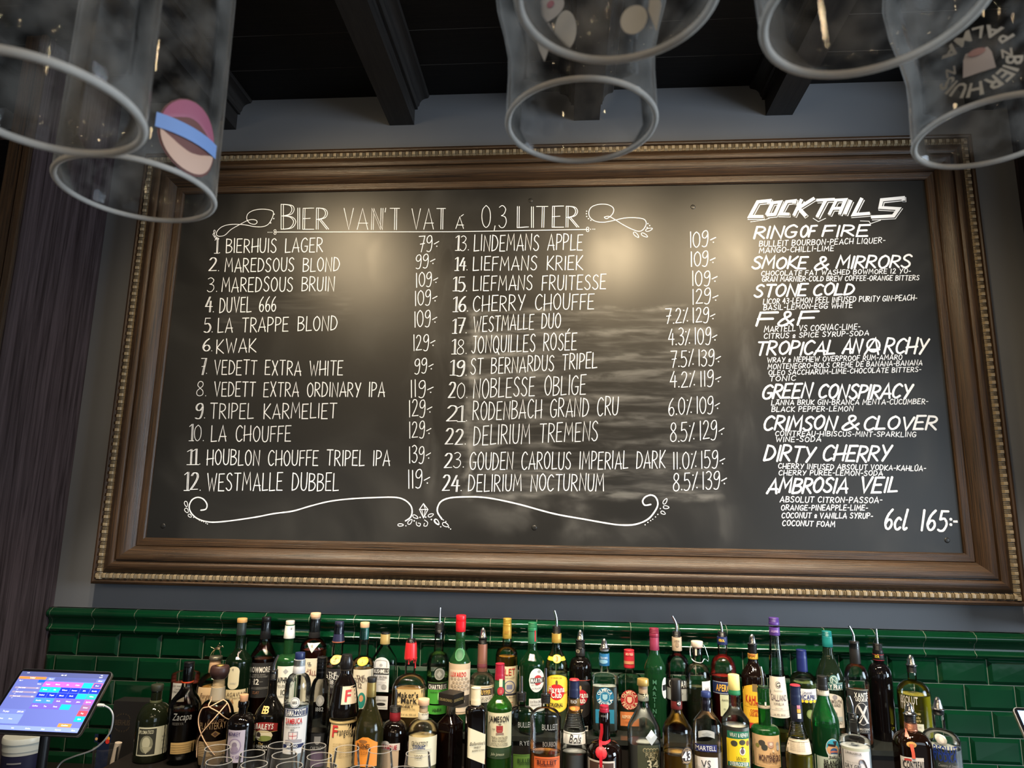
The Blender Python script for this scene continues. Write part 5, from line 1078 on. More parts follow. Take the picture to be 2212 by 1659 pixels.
o = bt('bourbon_bottle', 'domed clear flask of amber bourbon with pourer and orange label, front row', 4, 'C', 802, 1005, 1175, 1068, 300, 82, CLEAR, ((0.66, 0.25, 0.07), 1495), curve='r', flat=0.7, dy=-0.02)
o.pourer(690, 938, 1025, 96, 'thin')
o.label('rect', 688, 938, 1556, 1720, (0.62, 0.12, 0.03), [('BULLEIT', 1610, 36, (0.06, 0.01, 0.01), 1, 818, 200), ('FRONTIER WHISKEY', 1642, 18, (0.06, 0.01, 0.01), 0, 822, 150)], [('rect', 700, 930, 1575, 1578, (0.06, 0.01, 0.01)), ('rect', 700, 930, 1588, 1590, (0.06, 0.01, 0.01))]); o.label(None, 700, 920, 1200, 1480, None, [('BULLEIT', 1265, 50, (0.34, 0.34, 0.32), 0, 850, 165), ('BOURBON', 1430, 42, (0.30, 0.26, 0.22), 0, 850, 150)])
o = bt('rum_bottle', 'pale rum bottle with yellow arched label, red disc and gold neck ring', 4, 'A', 908, 345, 680, 455, 216, 88, (0.93, 0.95, 0.86), ((0.55, 0.52, 0.25), 730), curve='s')
o.pourer(130, 280, 352, 82, 'thin', lean=0.3); o.ring('neck_foil', 350, 438, 94, 96, (0.60, 0.38, 0.08), 0.4, 0.35, top=False)
o.label('oval', 868, 958, 558, 638, (0.80, 0.52, 0.03), [('3', 598, 40, (0.3, 0.14, 0.02), 1)], name='neck_label'); o.label('rect', 818, 1002, 582, 618, (0.85, 0.60, 0.05), [], [('oval', 872, 950, 564, 632, (0.9, 0.68, 0.2))], name='neck_bow')
o.label('arch2', 804, 1018, 748, 1112, (0.85, 0.56, 0.02), [('Havana', 888, 50, WHITE, 1, 910, 165), ('Club', 942, 50, WHITE, 1, 908, 105), ('ORIGINAL', 1038, 30, INK, 1, 908, 130), ('AÑEJO 3 AÑOS', 1062, 13, INK, 0, 908, 80), ('EL RON DE CUBA', 778, 12, INK, 0, 908, 110)], [('arch2', 812, 1010, 756, 1104, (0.9, 0.64, 0.06)), ('rect', 806, 1016, 918, 940, (0.45, 0.08, 0.02)), ('disc', 832, 986, 838, 994, (0.58, 0.015, 0.02)), ('oval', 898, 922, 800, 850, (0.15, 0.07, 0.02))])
o = bt('rum_bottle', 'black rum bottle with silver cone pourer and red disc on a dark label', 4, 'A', 1140, 485, 690, 580, 222, 92, (0.008, 0.006, 0.005), curve='r', opaque=True, dy=-0.012)
o.pourer(318, 412, 490, 94, 'cone'); o.ring('neck_foil', 498, 565, 94, 96, (0.02, 0.02, 0.02), 0, 0.35, top=False)
o.label('disc', 1098, 1136, 515, 552, (0.25, 0.22, 0.16), [('7', 533, 18, INK, 1)], name='neck_seal')
o.label('arch2', 1044, 1240, 798, 1165, (0.014, 0.012, 0.012), [('Havana', 940, 50, WHITE, 1, 1140, 160), ('Club', 994, 50, WHITE, 1, 1138, 105), ('7', 1105, 40, (0.55, 0.4, 0.2), 1, 1150)], [('arch2', 1046, 1238, 800, 806, (0.4, 0.06, 0.04)), ('disc', 1062, 1212, 888, 1040, (0.50, 0.01, 0.03)), ('oval', 1128, 1152, 852, 900, (0.4, 0.25, 0.1))])
o.label('rect', 1150, 1215, 1245, 1292, (0.6, 0.6, 0.56), [], [('rect', 1185, 1208, 1252, 1285, INK)], name='stamp_label')
o = bt('peach_liqueur_bottle', 'clear ribbed cone necked bottle with navy cap, orange band and white label', 4, 'C', 1082, 960, 1440, 985, 248, 112, CLEAR, ((0.80, 0.82, 0.84), 1500), curve='s', ribs=(1130, 1300, 10))
o.ring('cap', 800, 978, 100, 106, (0.012, 0.018, 0.06), 0, 0.35, ribs=0.5); o.ring('cap_rim', 792, 806, 92, 100, (0.45, 0.03, 0.04), 0, 0.4)
o.ring('neck_band', 976, 1118, 108, 116, (0.68, 0.33, 0.08), 0, 0.5, top=False); o.label(None, 1030, 1140, 990, 1060, None, [('PEACH', 1025, 28, WHITE, 0, 1075, 62)])
o.label('oval', 1030, 1140, 1066, 1114, (0.42, 0.12, 0.03), [], [('oval', 1042, 1100, 1074, 1108, (0.78, 0.42, 0.08)), ('oval', 1090, 1136, 1076, 1110, (0.6, 0.22, 0.05))], name='fruit_picture')
o.label('rect', 975, 1190, 1312, 1425, (0.74, 0.73, 0.70), [('Bols', 1368, 72, INK, 0, 1085, 115, 0.35), ('AMSTERDAM', 1410, 12, INK, 0, 1100)])
o = bt('tequila_bottle', 'square shouldered clear tequila bottle with blue round label and silver cone pourer', 4, 'A', 1375, 540, 800, 735, 242, 84, (0.90, 0.93, 0.92), ((0.80, 0.84, 0.80), 860), curve='f', sq=4.5, flat=0.7, yb=1335)
o.pourer(402, 492, 520, 90, 'cone', stop=(0.5, 0.5, 0.5)); o.ring('neck_foil', 545, 660, 98, 102, (0.02, 0.15, 0.34), 0, 0.4, top=False)
o.label(None, 1320, 1420, 550, 650, None, [('TEQUILA OLMECA', 598, 18, (0.5, 0.6, 0.7), 1, 1368, 88)], [('oval', 1325, 1410, 615, 655, (0.2, 0.4, 0.55))])
BL = (0.015, 0.16, 0.30)
o.label('disc', 1292, 1468, 878, 1060, BL, [('OLMECA', 970, (27, 66, False), WHITE, 1, 1380), ('TEQUILA', 970, (27, 66, True), WHITE, 1, 1380)], [('disc', 1330, 1430, 918, 1022, (0.3, 0.5, 0.6)), ('disc', 1336, 1424, 924, 1016, BL), ('shield', 1356, 1404, 945, 1000, (0.3, 0.5, 0.6))], name='round_label')
o.label('rect', 1288, 1470, 1092, 1228, (0.02, 0.20, 0.34), [('BLANCO', 1130, 24, (0.02, 0.1, 0.18), 1, 1380, 100), ('TEQUILA', 1195, 14, (0.02, 0.1, 0.18), 0, 1380)], name='lower_label')
o = bt('tequila_bottle', 'square shouldered clear tequila bottle with red cap and red round label', 4, 'A', 1617, 560, 815, 745, 246, 84, (0.90, 0.93, 0.90), ((0.72, 0.66, 0.46), 1010), curve='f', sq=4.5, flat=0.7, yb=1340)
o.ring('cap', 508, 682, 102, 106, (0.48, 0.02, 0.035), 0, 0.4, ribs=0.15); o.label(None, 1565, 1670, 540, 670, None, [('OLMECA TEQUILA', 562, 20, (0.8, 0.6, 0.4), 1, 1618, 96)], [('rect', 1570, 1666, 630, 660, (0.55, 0.25, 0.12))])
RD = (0.42, 0.025, 0.025)
o.label('disc', 1532, 1706, 902, 1096, RD, [('OLMECA', 998, (28, 69, False), (0.8, 0.62, 0.4), 1, 1619), ('TEQUILA', 998, (28, 69, True), (0.8, 0.62, 0.4), 1, 1619)], [('disc', 1570, 1668, 945, 1052, (0.7, 0.45, 0.3)), ('disc', 1576, 1662, 951, 1046, RD), ('shield', 1596, 1642, 970, 1030, (0.7, 0.5, 0.35))], name='round_label')
o.label('rect', 1530, 1712, 1116, 1254, (0.62, 0.20, 0.06), [('REPOSADO', 1163, 26, (0.9, 0.75, 0.5), 1, 1620, 140), ('TEQUILA', 1215, 14, (0.3, 0.08, 0.03), 0, 1620)], name='lower_label')
o = bt('orange_liqueur_bottle', 'round dark brown bottle with red neck ribbon and red wax seal, front row', 4, 'C', 1376, 1110, 1520, 1385, 335, 112, (0.010, 0.004, 0.003), curve='r', opaque=True)
o.ring('cap', 1048, 1132, 88, 96, (0.32, 0.012, 0.035), 0, 0.35, ribs=0.3); o.ring('neck_label', 1130, 1248, 98, 102, (0.66, 0.60, 0.60), 0, 0.5, top=False); o.ring('neck_band', 1225, 1242, 103, 104, (0.4, 0.03, 0.05), 0, 0.4, top=False)
o.label(None, 1325, 1425, 1140, 1225, None, [('ROUGE', 1175, 18, GREY, 0, 1372, 60)])
for pts in ([(1350, 1250), (1352, 1330), (1340, 1410), (1338, 1490), (1338, 1640)], [(1318, 1405), (1360, 1430), (1440, 1415)]):
    mb = MB(); P = spline(pts, 6); L = [o.surf(o.u_of(x - (14 if abs(pts[0][0] - pts[-1][0]) < 60 else 0), y - (0 if abs(pts[0][0] - pts[-1][0]) < 60 else 10)), o.zl(y - (0 if abs(pts[0][0] - pts[-1][0]) < 60 else 10)), 0.0022) for x, y in P]; R = [o.surf(o.u_of(x + (14 if abs(pts[0][0] - pts[-1][0]) < 60 else 0), y + (0 if abs(pts[0][0] - pts[-1][0]) < 60 else 10)), o.zl(y + (0 if abs(pts[0][0] - pts[-1][0]) < 60 else 10)), 0.0022) for x, y in P]
    nP = len(P); mb.add(L + R, [(i, i + 1, nP + i + 1, nP + i) for i in range(nP - 1)]); mb.build('ribbon', plain('red_ribbon', (0.60, 0.015, 0.03), 0.4), o.root, smooth=60)
o.label('disc', 1286, 1398, 1452, 1564, (0.45, 0.012, 0.025), [('R', 1508, 50, (0.3, 0.01, 0.02), 0)], [('disc', 1298, 1386, 1464, 1552, (0.52, 0.02, 0.035))], name='wax_seal')
o.label('rect', 1218, 1475, 1580, 1720, (0.62, 0.55, 0.48), [('M', 1640, 46, (0.6, 0.55, 0.5), 0, 1340)], [('rect', 1232, 1462, 1598, 1720, (0.07, 0.035, 0.025))])
o = bt('vermouth_bottle', 'embossed green vermouth bottle with maroon cap and maroon neck foil', 5, 'A', 425, 500, 690, 520, 204, 92, (0.06, 0.34, 0.12), ((0.006, 0.05, 0.03), 905), curve='s')
o.ring('cap', 298, 382, 94, 96, (0.22, 0.02, 0.05), 0.1, 0.35, ribs=0.6); o.ring('neck_foil', 384, 512, 90, 92, (0.30, 0.04, 0.09), 0.1, 0.4, top=False)
for i, ch in enumerate('MARTINI'): o.label(None, 390, 460, 800, 1200, None, [(ch, 820 + 56 * i, 36, (0.05, 0.16, 0.10), 1, 420)])
o.label('oval', 492, 560, 780, 985, (0.70, 0.70, 0.70), [], [('rect', 500, 545, 850, 905, BLACK)], name='side_label')
o = bt('bitter_bottle', 'clear bottle with pourer, beige neck foil and black banner label, rear row', 5, 'A', 645, 395, 690, 550, 226, 86, CLEAR, ((0.10, 0.012, 0.012), 900), curve='r')
o.pourer(182, 330, 388, 84, 'thin', lean=0.5); o.ring('neck_foil', 386, 516, 94, 96, (0.52, 0.40, 0.28), 0, 0.5, top=False)
o.label(None, 590, 675, 400, 500, None, [('CAMPARI', 433, 20, INK, 0, 642, 62)], [('disc', 628, 668, 445, 490, (0.3, 0.22, 0.15))])
o.label('rect', 545, 742, 798, 880, (0.02, 0.02, 0.022), [('CAMPARI', 840, 58, WHITE, 1, 645, 190)], name='banner_label')
o.label('rect', 548, 740, 884, 1000, (0.52, 0.56, 0.58), [('MILANO', 930, 20, NAVY, 0, 640)], [('rect', 556, 732, 890, 990, (0.62, 0.66, 0.66))], name='lower_label'); o.label(None, 590, 700, 735, 770, None, [('DAVIDE', 752, 14, GREY, 0, 640)])
o = bt('gin_bottle', 'clear faceted gin bottle with gold cap and olive label numbered 34, front row', 5, 'C', 318, 930, 1300, 1010, 315, 106, CLEAR, ((0.80, 0.82, 0.78), 1400), curve='s', sq=3)
o.ring('cap', 790, 856, 112, 118, (0.55, 0.38, 0.12), 0.5, 0.35); o.ring('cork', 854, 932, 92, 88, (0.60, 0.42, 0.27), 0, 0.7, top=False)
o.ring('neck_band', 942, 1000, 108, 108, (0.30, 0.30, 0.24), 0, 0.4, top=False); o.label(None, 300, 372, 945, 1000, None, [('34', 970, 40, (0.7, 0.62, 0.4), 0, 345)])
o.label(None, 335, 445, 1275, 1420, None, [], [('gem', 332, 448, 1275, 1425, (0.55, 0.60, 0.66)), ('gem', 350, 415, 1290, 1360, (0.75, 0.8, 0.85))], name='facet')
o.label('rect', 255, 470, 1425, 1720, (0.055, 0.062, 0.038), [('PURITY', 1518, 40, (0.50, 0.46, 0.30), 0, 395, 125), ('GIN', 1553, 34, (0.50, 0.46, 0.30), 0, 402), ('34', 1612, 74, (0.62, 0.60, 0.46), 1, 402)], [('disc', 305 + 30 * i, 345 + 30 * i, 1452, 1496, (0.36, 0.31, 0.18)) for i in range(5)] + [('disc', 311 + 30 * i, 339 + 30 * i, 1459, 1489, (0.07, 0.08, 0.05)) for i in range(5)])
o = bt('vanilla_liqueur_bottle', 'clear bottle of golden liqueur with black cap and dark round label numbered 43', 5, 'C', 642, 1010, 1300, 1080, 286, 100, CLEAR, ((0.80, 0.42, 0.05), 1505), curve='s')
o.ring('cap', 794, 1005, 104, 106, (0.012, 0.011, 0.011), 0, 0.35); o.ring('neck_band', 1002, 1080, 108, 110, (0.16, 0.02, 0.02), 0, 0.4, top=False)
o.label('disc', 645, 692, 1012, 1072, INK, [('43', 1043, 26, WHITE, 1)], name='neck_seal')
o.label('disc', 676, 796, 1445, 1615, (0.025, 0.018, 0.018), [('43', 1530, 72, WHITE, 1, 736), ('LICOR', 1478, 14, (0.7, 0.5, 0.3), 0, 736), ('ORIGINAL', 1590, 14, (0.7, 0.5, 0.3), 0, 736)], [('disc', 682, 790, 1454, 1606, (0.30, 0.2, 0.1)), ('disc', 687, 785, 1461, 1599, (0.03, 0.02, 0.02))], name='round_label')
o = bt('swing_top_bottle', 'plain clear swing top bottle with white stopper and a paper tag', 5, 'A', 845, 492, 790, 640, 236, 96, (0.86, 0.88, 0.84), ((0.24, 0.24, 0.14), 872), curve='r', dy=-0.01)
o.ring('stopper', 425, 482, 116, 110, (0.66, 0.56, 0.46), 0, 0.4, desc='white ceramic stopper'); o.ring('seal_ring', 480, 492, 84, 88, (0.35, 0.06, 0.04), 0, 0.5, top=False)
mb = MB(); q = o.mpp; hz = lambda y: o.zof(y) - o.zb
mb.tube(spline([(-56 * q, 0, hz(455)), (-72 * q, -.004, hz(520)), (-66 * q, -.01, hz(590)), (-20 * q, -58 * q, hz(622)), (30 * q, -56 * q, hz(622)), (62 * q, -.01, hz(590)), (98 * q, -.008, hz(612)), (104 * q, 0, hz(580)), (74 * q, 0, hz(480)), (56 * q, 0, hz(455))], 6), 0.0013, 8)
mb.build('wire_bail', M_STEEL, o.root, smooth=60)
o.label('rect', 825, 842, 488, 575, (0.62, 0.55, 0.46), [], name='paper_seal')
o.label('rect', 880, 972, 812, 930, (0.72, 0.68, 0.70), [('09', 898, 34, INK, 0, 930, 60)], [('rect', 888, 964, 872, 875, (0.3, 0.3, 0.3))], name='paper_tag')
o = bt('aperitif_bottle', 'bottle of red orange aperitif with navy label in orange lettering', 5, 'A', 1090, 440, 715, 560, 246, 92, CLEAR, ((0.62, 0.035, 0.03), 765), curve='r')
o.pourer(238, 336, 385, 84, 'thin', lean=0.25); o.ring('neck_foil', 383, 456, 98, 102, (0.02, 0.03, 0.12), 0, 0.4, top=False)
o.label(None, 1035, 1120, 405, 450, None, [('APEROL', 428, 24, YEL, 1, 1075, 75)])
o.label('rect', 1000, 1190, 816, 938, (0.012, 0.025, 0.10), [('APEROL', 876, 58, (0.80, 0.42, 0.06), 1, 1092, 165, 0.1)], [('rect', 1002, 1188, 820, 824, (0.6, 0.6, 0.6)), ('rect', 1002, 1188, 928, 932, (0.6, 0.6, 0.6))])
o.label('rect', 1060, 1150, 942, 1150, (0.50, 0.52, 0.34), [('Aperitivo', 990, 18, INK, 0, 1105, 75, 0.3), ('11%', 1080, 14, INK, 0, 1100)], [('rect', 1060, 1064, 942, 1150, (0.7, 0.68, 0.5))], name='strip_label')
o = bt('cognac_bottle', 'flat shouldered clear cognac bottle with navy cap and small navy label, front row', 5, 'C', 930, 985, 1215, 1105, 272, 112, CLEAR, ((0.72, 0.42, 0.2), 1480), curve='l', sq=3, flat=0.8)
o.ring('cap', 914, 966, 92, 98, (0.02, 0.035, 0.14), 0, 0.35); o.ring('stopper_foil', 968, 1100, 74, 76, (0.02, 0.015, 0.035), 0, 0.4, top=False)
o.label('band', 850, 1005, 1290, 1370, (0.40, 0.41, 0.40), [], [('gem', 880, 980, 1310, 1352, (0.28, 0.29, 0.28))], name='relief_crest')
o.label('rect', 818, 1028, 1430, 1500, (0.022, 0.028, 0.14), [('MARTELL', 1465, 40, WHITE, 0, 922, 188)], name='banner_label')
o.label('rect', 820, 1040, 1552, 1720, (0.74, 0.70, 0.68), [('VS', 1618, 64, INK, 0, 922, 90), ('Fine Cognac', 1650, 24, GREY, 0, 880, 90, 0.4)], name='lower_label')
o = bt('rum_bottle', 'clear rum bottle with pale yellow cap, green banner and bright yellow label', 5, 'C', 1208, 900, 1210, 1050, 266, 112, CLEAR, ((0.82, 0.78, 0.66), 1240), curve='s')
o.ring('cap', 750, 898, 108, 114, (0.82, 0.70, 0.26), 0, 0.5); o.ring('neck_band', 895, 942, 114, 118, (0.02, 0.20, 0.08), 0, 0.5, top=False)
o.label('rect', 1132, 1342, 1296, 1368, (0.01, 0.14, 0.08), [('WRAY & NEPHEW', 1330, 36, WHITE, 0, 1240, 192)], name='banner_label')
o.label('rect', 1132, 1344, 1368, 1640, (0.84, 0.60, 0.02), [('White', 1556, 40, (0.08, 0.08, 0.02), 0, 1255, 105, 0.35), ('OVERPROOF RUM', 1610, 34, WHITE, 1, 1238, 185)], [('oval', 1160, 1222, 1384, 1440, (0.05, 0.05, 0.03)), ('oval', 1236, 1300, 1374, 1424, (0.05, 0.05, 0.03)), ('oval', 1308, 1340, 1384, 1436, (0.25, 0.12, 0.03)), ('disc', 1240, 1300, 1448, 1522, (0.75, 0.7, 0.6)), ('disc', 1250, 1290, 1460, 1512, (0.12, 0.08, 0.1)), ('gem', 1255, 1285, 1436, 1462, (0.05, 0.05, 0.05)), ('band', 1140, 1342, 1585, 1640, (0.01, 0.16, 0.10))])
o = bt('coffee_liqueur_bottle', 'dark brown bottle with silver cone pourer, zigzag yellow band and yellow red label', 5, 'A', 1385, 545, 770, 605, 242, 92, (0.014, 0.007, 0.005), curve='s', opaque=True)
o.pourer(358, 448, 548, 92, 'cone'); o.ring('neck_band', 546, 596, 98, 99, (0.72, 0.40, 0.05), 0, 0.5, top=False)
o.label(None, 1330, 1420, 552, 592, None, [], [('gem', 1322 + 22 * i, 1352 + 22 * i, 556, 590, (0.35, 0.12, 0.02)) for i in range(4)], name='zigzag_band')
o.label('arch2', 1290, 1492, 846, 1225, (0.80, 0.45, 0.03), [('KAHLÚA', 988, 64, (0.48, 0.02, 0.02), 1, 1388, 185), ('THE ORIGINAL', 1036, 18, (0.4, 0.03, 0.02), 1, 1392, 120), ('COFFEE', 1098, 26, (0.48, 0.03, 0.02), 1, 1392, 90), ('LIQUEUR', 1132, 26, (0.48, 0.03, 0.02), 1, 1392, 100)], [('arch2', 1298, 1484, 856, 1216, (0.84, 0.50, 0.04)), ('rect', 1366, 1412, 838, 912, (0.20, 0.14, 0.06)), ('rect', 1310, 1475, 1062, 1065, (0.5, 0.2, 0.02)), ('disc', 1320, 1345, 1180, 1205, (0.4, 0.15, 0.05))])
o.label('rect', 1338, 1480, 1216, 1272, (0.45, 0.02, 0.025), name='lower_label')
o = bt('amaro_bottle', 'emerald green bottle with ribbed dark cap, pourer and peach label, front row', 5, 'C', 1498, 880, 1330, 1235, 275, 118, (0.05, 0.38, 0.08), ((0.008, 0.07, 0.015), 1315), curve='f', wbase=300)
o.pourer(675, 860, 985, 106, 'thin', stop=(0.012, 0.035, 0.015), lean=0.15); o.ring('neck_label', 1020, 1072, 114, 118, (0.64, 0.54, 0.40), 0, 0.5, top=False)
o.label(None, 1420, 1530, 1025, 1070, None, [], [('rect', 1440, 1475, 1040, 1056, (0.05, 0.2, 0.08)), ('rect', 1505, 1522, 1030, 1064, (0.75, 0.72, 0.68))])
o.label('rect', 1356, 1648, 1336, 1645, (0.66, 0.42, 0.21), [('Amaro', 1508, 26, (0.12, 0.06, 0.03), 0, 1565, 80, 0.3), ('MONTENEGRO', 1552, 52, (0.07, 0.03, 0.03), 1, 1542, 228), ('PREMIATA 1885', 1586, 18, (0.2, 0.1, 0.05), 0, 1540, 140)], [('oval', 1432, 1490, 1382, 1440, (0.06, 0.05, 0.04)), ('oval', 1455, 1512, 1420, 1480, (0.05, 0.05, 0.04)), ('disc', 1412, 1440, 1420, 1462, (0.25, 0.22, 0.05)), ('shield', 1512, 1572, 1392, 1455, (0.5, 0.3, 0.22)), ('disc', 1528, 1560, 1400, 1430, (0.68, 0.6, 0.5)), ('disc', 1595, 1628, 1398, 1438, (0.3, 0.28, 0.26)), ('shield', 1600, 1630, 1430, 1480, (0.42, 0.40, 0.38)), ('disc', 1555, 1578, 1468, 1494, (0.75, 0.6, 0.4)), ('rect', 1366, 1640, 1622, 1625, (0.4, 0.25, 0.1))])
o = bt('vanilla_liqueur_bottle', 'very tall tapering bottle with purple cap, white label and yellow liqueur', 5, 'A', 1632, 290, 1200, 372, 212, 98, CLEAR, ((0.72, 0.62, 0.10), 1295), curve='l')
o.ring('cap', 198, 268, 100, 104, (0.075, 0.035, 0.22), 0, 0.35, ribs=0.7); o.ring('neck_foil', 290, 368, 102, 106, (0.09, 0.04, 0.24), 0, 0.4, top=False)
o.label(None, 1550, 1640, 310, 355, None, [('GALLIANO', 336, 22, (0.55, 0.4, 0.6), 0, 1592, 80)])
o.label('rect', 1536, 1742, 775, 1168, (0.72, 0.67, 0.58), [('G', 850, 40, INK, 0, 1622), ('Autentico', 905, 18, GREY, 0, 1622, 90, 0.3), ('GALLIANO', 975, 56, (0.10, 0.06, 0.09), 0, 1628, 165), ('VANILLA', 1032, 24, (0.12, 0.1, 0.1), 0, 1626, 100), ('SINCE 1896', 1075, 11, GREY, 0, 1630), ('vol. 30%  500 ml', 1135, 14, INK, 0, 1632, 110)], [('disc', 1596, 1648, 818, 888, (0.25, 0.2, 0.2)), ('disc', 1601, 1643, 824, 882, (0.72, 0.67, 0.58)), ('rect', 1545, 1735, 1095, 1097, GREY), ('rect', 1545, 1735, 1148, 1150, GREY)])
o = bt('limoncello_bottle', 'clear bottle of cloudy lemon liqueur with navy cap and scalloped white label', 6, 'A', 606, 715, 840, 722, 252, 92, CLEAR, ((0.30, 0.38, 0.12), 820), curve='r')
o.ring('cap', 508, 718, 98, 104, (0.012, 0.02, 0.12), 0, 0.35, ribs=0.35)
o.label('rect', 520, 738, 884, 992, (0.74, 0.73, 0.74), [('Limoncello', 918, 28, (0.02, 0.03, 0.12), 0, 640, 95, 0.3), ('DICAPRI', 962, 40, (0.02, 0.03, 0.14), 1, 640, 165)])
o.label('scallop', 520, 738, 990, 1022, NAVY, [], [('disc', 528 + 42 * i, 566 + 42 * i, 990, 1018, (0.85, 0.55, 0.03)) for i in range(5)], name='lemon_border')
o.label('disc', 632, 708, 1082, 1172, (0.16, 0.22, 0.06), [], [('disc', 642, 698, 1094, 1160, (0.24, 0.30, 0.10))], name='embossed_seal')
o = bt('banana_liqueur_bottle', 'ribbed cone necked bottle of yellow liqueur with navy cap and paper back label', 6, 'C', 566, 1040, 1520, 1180, 262, 112, CLEAR, ((0.68, 0.56, 0.05), 1505), curve='s', ribs=(1215, 1380, 10))
o.ring('cap', 856, 1048, 102, 110, (0.012, 0.018, 0.06), 0, 0.35, ribs=0.55); o.ring('cap_rim', 848, 860, 96, 102, (0.42, 0.03, 0.05), 0, 0.4)
o.ring('neck_band', 1046, 1198, 112, 118, (0.014, 0.016, 0.035), 0, 0.5, top=False)
o.label(None, 480, 600, 1050, 1195, None, [], [('rect', 482, 508, 1060, 1130, (0.62, 0.32, 0.06)), ('rect', 560, 594, 1060, 1095, (0.5, 0.2, 0.28)), ('rect', 562, 598, 1098, 1135, (0.7, 0.4, 0.08)), ('rect', 566, 604, 1142, 1190, (0.6, 0.6, 0.56))], name='neck_print')
o.label('rect', 452, 690, 1385, 1518, (0.66, 0.57, 0.44), [('INGREDIENTS SUGAR WATER', 1408 + 16 * i, 10, (0.25, 0.2, 0.15), 0, 545, 150) for i in range(6)], [('rect', 625, 670, 1400, 1500, (0.5, 0.45, 0.5))], name='back_label')
o = bt('vermouth_bottle', 'near black green bottle with teal cap, teal banner and white vermouth label', 6, 'A', 864, 480, 790, 520, 262, 98, (0.018, 0.035, 0.02), curve='s', opaque=True)
o.ring('cap', 328, 392, 92, 96, (0.01, 0.18, 0.19), 0, 0.35, ribs=0.8); o.ring('neck_foil', 390, 480, 96, 102, (0.01, 0.20, 0.20), 0, 0.4, top=False)
o.label('disc', 852, 942, 750, 850, (0.05, 0.16, 0.15), [('N', 800, 44, (0.45, 0.55, 0.5), 0)], [('disc', 860, 934, 760, 840, (0.45, 0.52, 0.48)), ('disc', 866, 928, 767, 833, (0.04, 0.12, 0.11))], name='round_seal')
o.label('rect', 745, 992, 822, 898, (0.03, 0.10, 0.095), [('NOILLY PRAT', 866, 44, WHITE, 1, 868, 232)], [('rect', 746, 990, 824, 828, (0.3, 0.45, 0.4)), ('rect', 746, 990, 890, 894, (0.3, 0.45, 0.4))], name='banner_label')
o.label('arch', 740, 998, 930, 1258, (0.70, 0.67, 0.62), [('VERMOUTH', 1002, 28, (0.15, 0.13, 0.12), 1, 895, 150), ('DE FRANCE', 1036, 24, (0.15, 0.13, 0.12), 1, 895, 130), ('1813', 1120, 22, INK, 0, 905), ('EXTRA DRY', 1210, 16, INK, 0, 920)], [('disc', 882, 928, 940, 985, (0.3, 0.3, 0.34)), ('rect', 885, 985, 1150, 1195, (0.42, 0.48, 0.50))])
o = bt('mint_liqueur_bottle', 'green sloping bottle with black cap and oval label of a bird over a sunset', 6, 'C', 818, 900, 1215, 925, 262, 104, (0.05, 0.38, 0.12), ((0.004, 0.05, 0.02), 1240), curve='s')
o.ring('cap', 762, 898, 100, 102, (0.012, 0.012, 0.012), 0, 0.35, ribs=0.7); o.ring('neck_label', 900, 948, 112, 116, (0.62, 0.60, 0.52), 0, 0.5, top=False)
o.label(None, 735, 850, 905, 945, None, [('BRANCA MENTA', 922, 18, INK, 0, 790, 95)])
o.label('oval', 818, 958, 1362, 1556, (0.66, 0.70, 0.66), [('BRANCA', 1535, 16, INK, 1, 890, 80)], [('oval', 824, 952, 1368, 1520, (0.05, 0.38, 0.55)), ('oval', 828, 948, 1420, 1520, (0.75, 0.42, 0.22)), ('disc', 858, 936, 1452, 1530, (0.05, 0.12, 0.30)), ('band', 858, 936, 1478, 1500, (0.6, 0.2, 0.15)), ('slant', 838, 905, 1412, 1440, (0.03, 0.025, 0.03)), ('tri', 885, 930, 1385, 1440, (0.03, 0.025, 0.03)), ('band', 840, 950, 1510, 1556, (0.66, 0.72, 0.68))], name='picture_label')
o.label('rect', 722, 985, 1545, 1720, (0.50, 0.58, 0.48), [('BRANCA', 1592, 40, INK, 1, 885, 165), ('MENTA', 1638, 44, INK, 1, 885, 165)], [('rect', 800, 980, 1614, 1617, (0.1, 0.15, 0.1))])
o = bt('pear_liqueur_bottle', 'clear bottle of amber liqueur with black capsule, pourer and black label with white X', 6, 'A', 1126, 440, 800, 650, 226, 100, CLEAR, ((0.22, 0.055, 0.02), 900), curve='r')
o.pourer(282, 425, 455, 88, 'thin', lean=0.5); o.ring('neck_foil', 428, 640, 94, 104, (0.016, 0.015, 0.015), 0, 0.4, top=False)
o.label('rect', 1030, 1238, 886, 1318, (0.016, 0.016, 0.018), [('XANTÉ', 948, 46, WHITE, 1, 1160, 130), ('LIQUEUR', 990, 26, WHITE, 1, 1165, 112), ('X', 1130, 150, (0.62, 0.61, 0.59), 1, 1178, 110), ('PEAR & COGNAC', 1272, 18, WHITE, 0, 1190, 110), ('LIQUEUR', 1296, 14, GREY, 0, 1190, 80)], [('oval', 1110, 1234, 1015, 1235, (0.42, 0.41, 0.40)), ('oval', 1116, 1228, 1022, 1228, (0.02, 0.02, 0.022)), ('rect', 1032, 1236, 892, 896, (0.45, 0.42, 0.3)), ('oval', 1060, 1095, 905, 960, (0.03, 0.028, 0.026))])
o = bt('passion_fruit_liqueur_bottle', 'tall plain black bottle with red edged yellow lettered neck band, rear row', 6, 'A', 1352, 545, 785, 640, 226, 96, (0.008, 0.006, 0.007), curve='r', opaque=True, yb=1445)
o.pourer(308, 448, 520, 90, 'thin'); o.ring('stopper_collar', 512, 556, 100, 100, BLACK, 0, 0.35, top=False)
o.ring('neck_band', 552, 610, 103, 106, (0.012, 0.010, 0.010), 0, 0.4, top=False); o.ring('band_edge', 551, 556, 104, 104, (0.45, 0.03, 0.06), 0, 0.4, top=False); o.ring('band_edge', 604, 609, 107, 107, (0.45, 0.03, 0.06), 0, 0.4, top=False)
o.label(None, 1275, 1375, 560, 602, None, [('PASSOÃ', 582, 26, (0.8, 0.62, 0.05), 1, 1330, 82)])
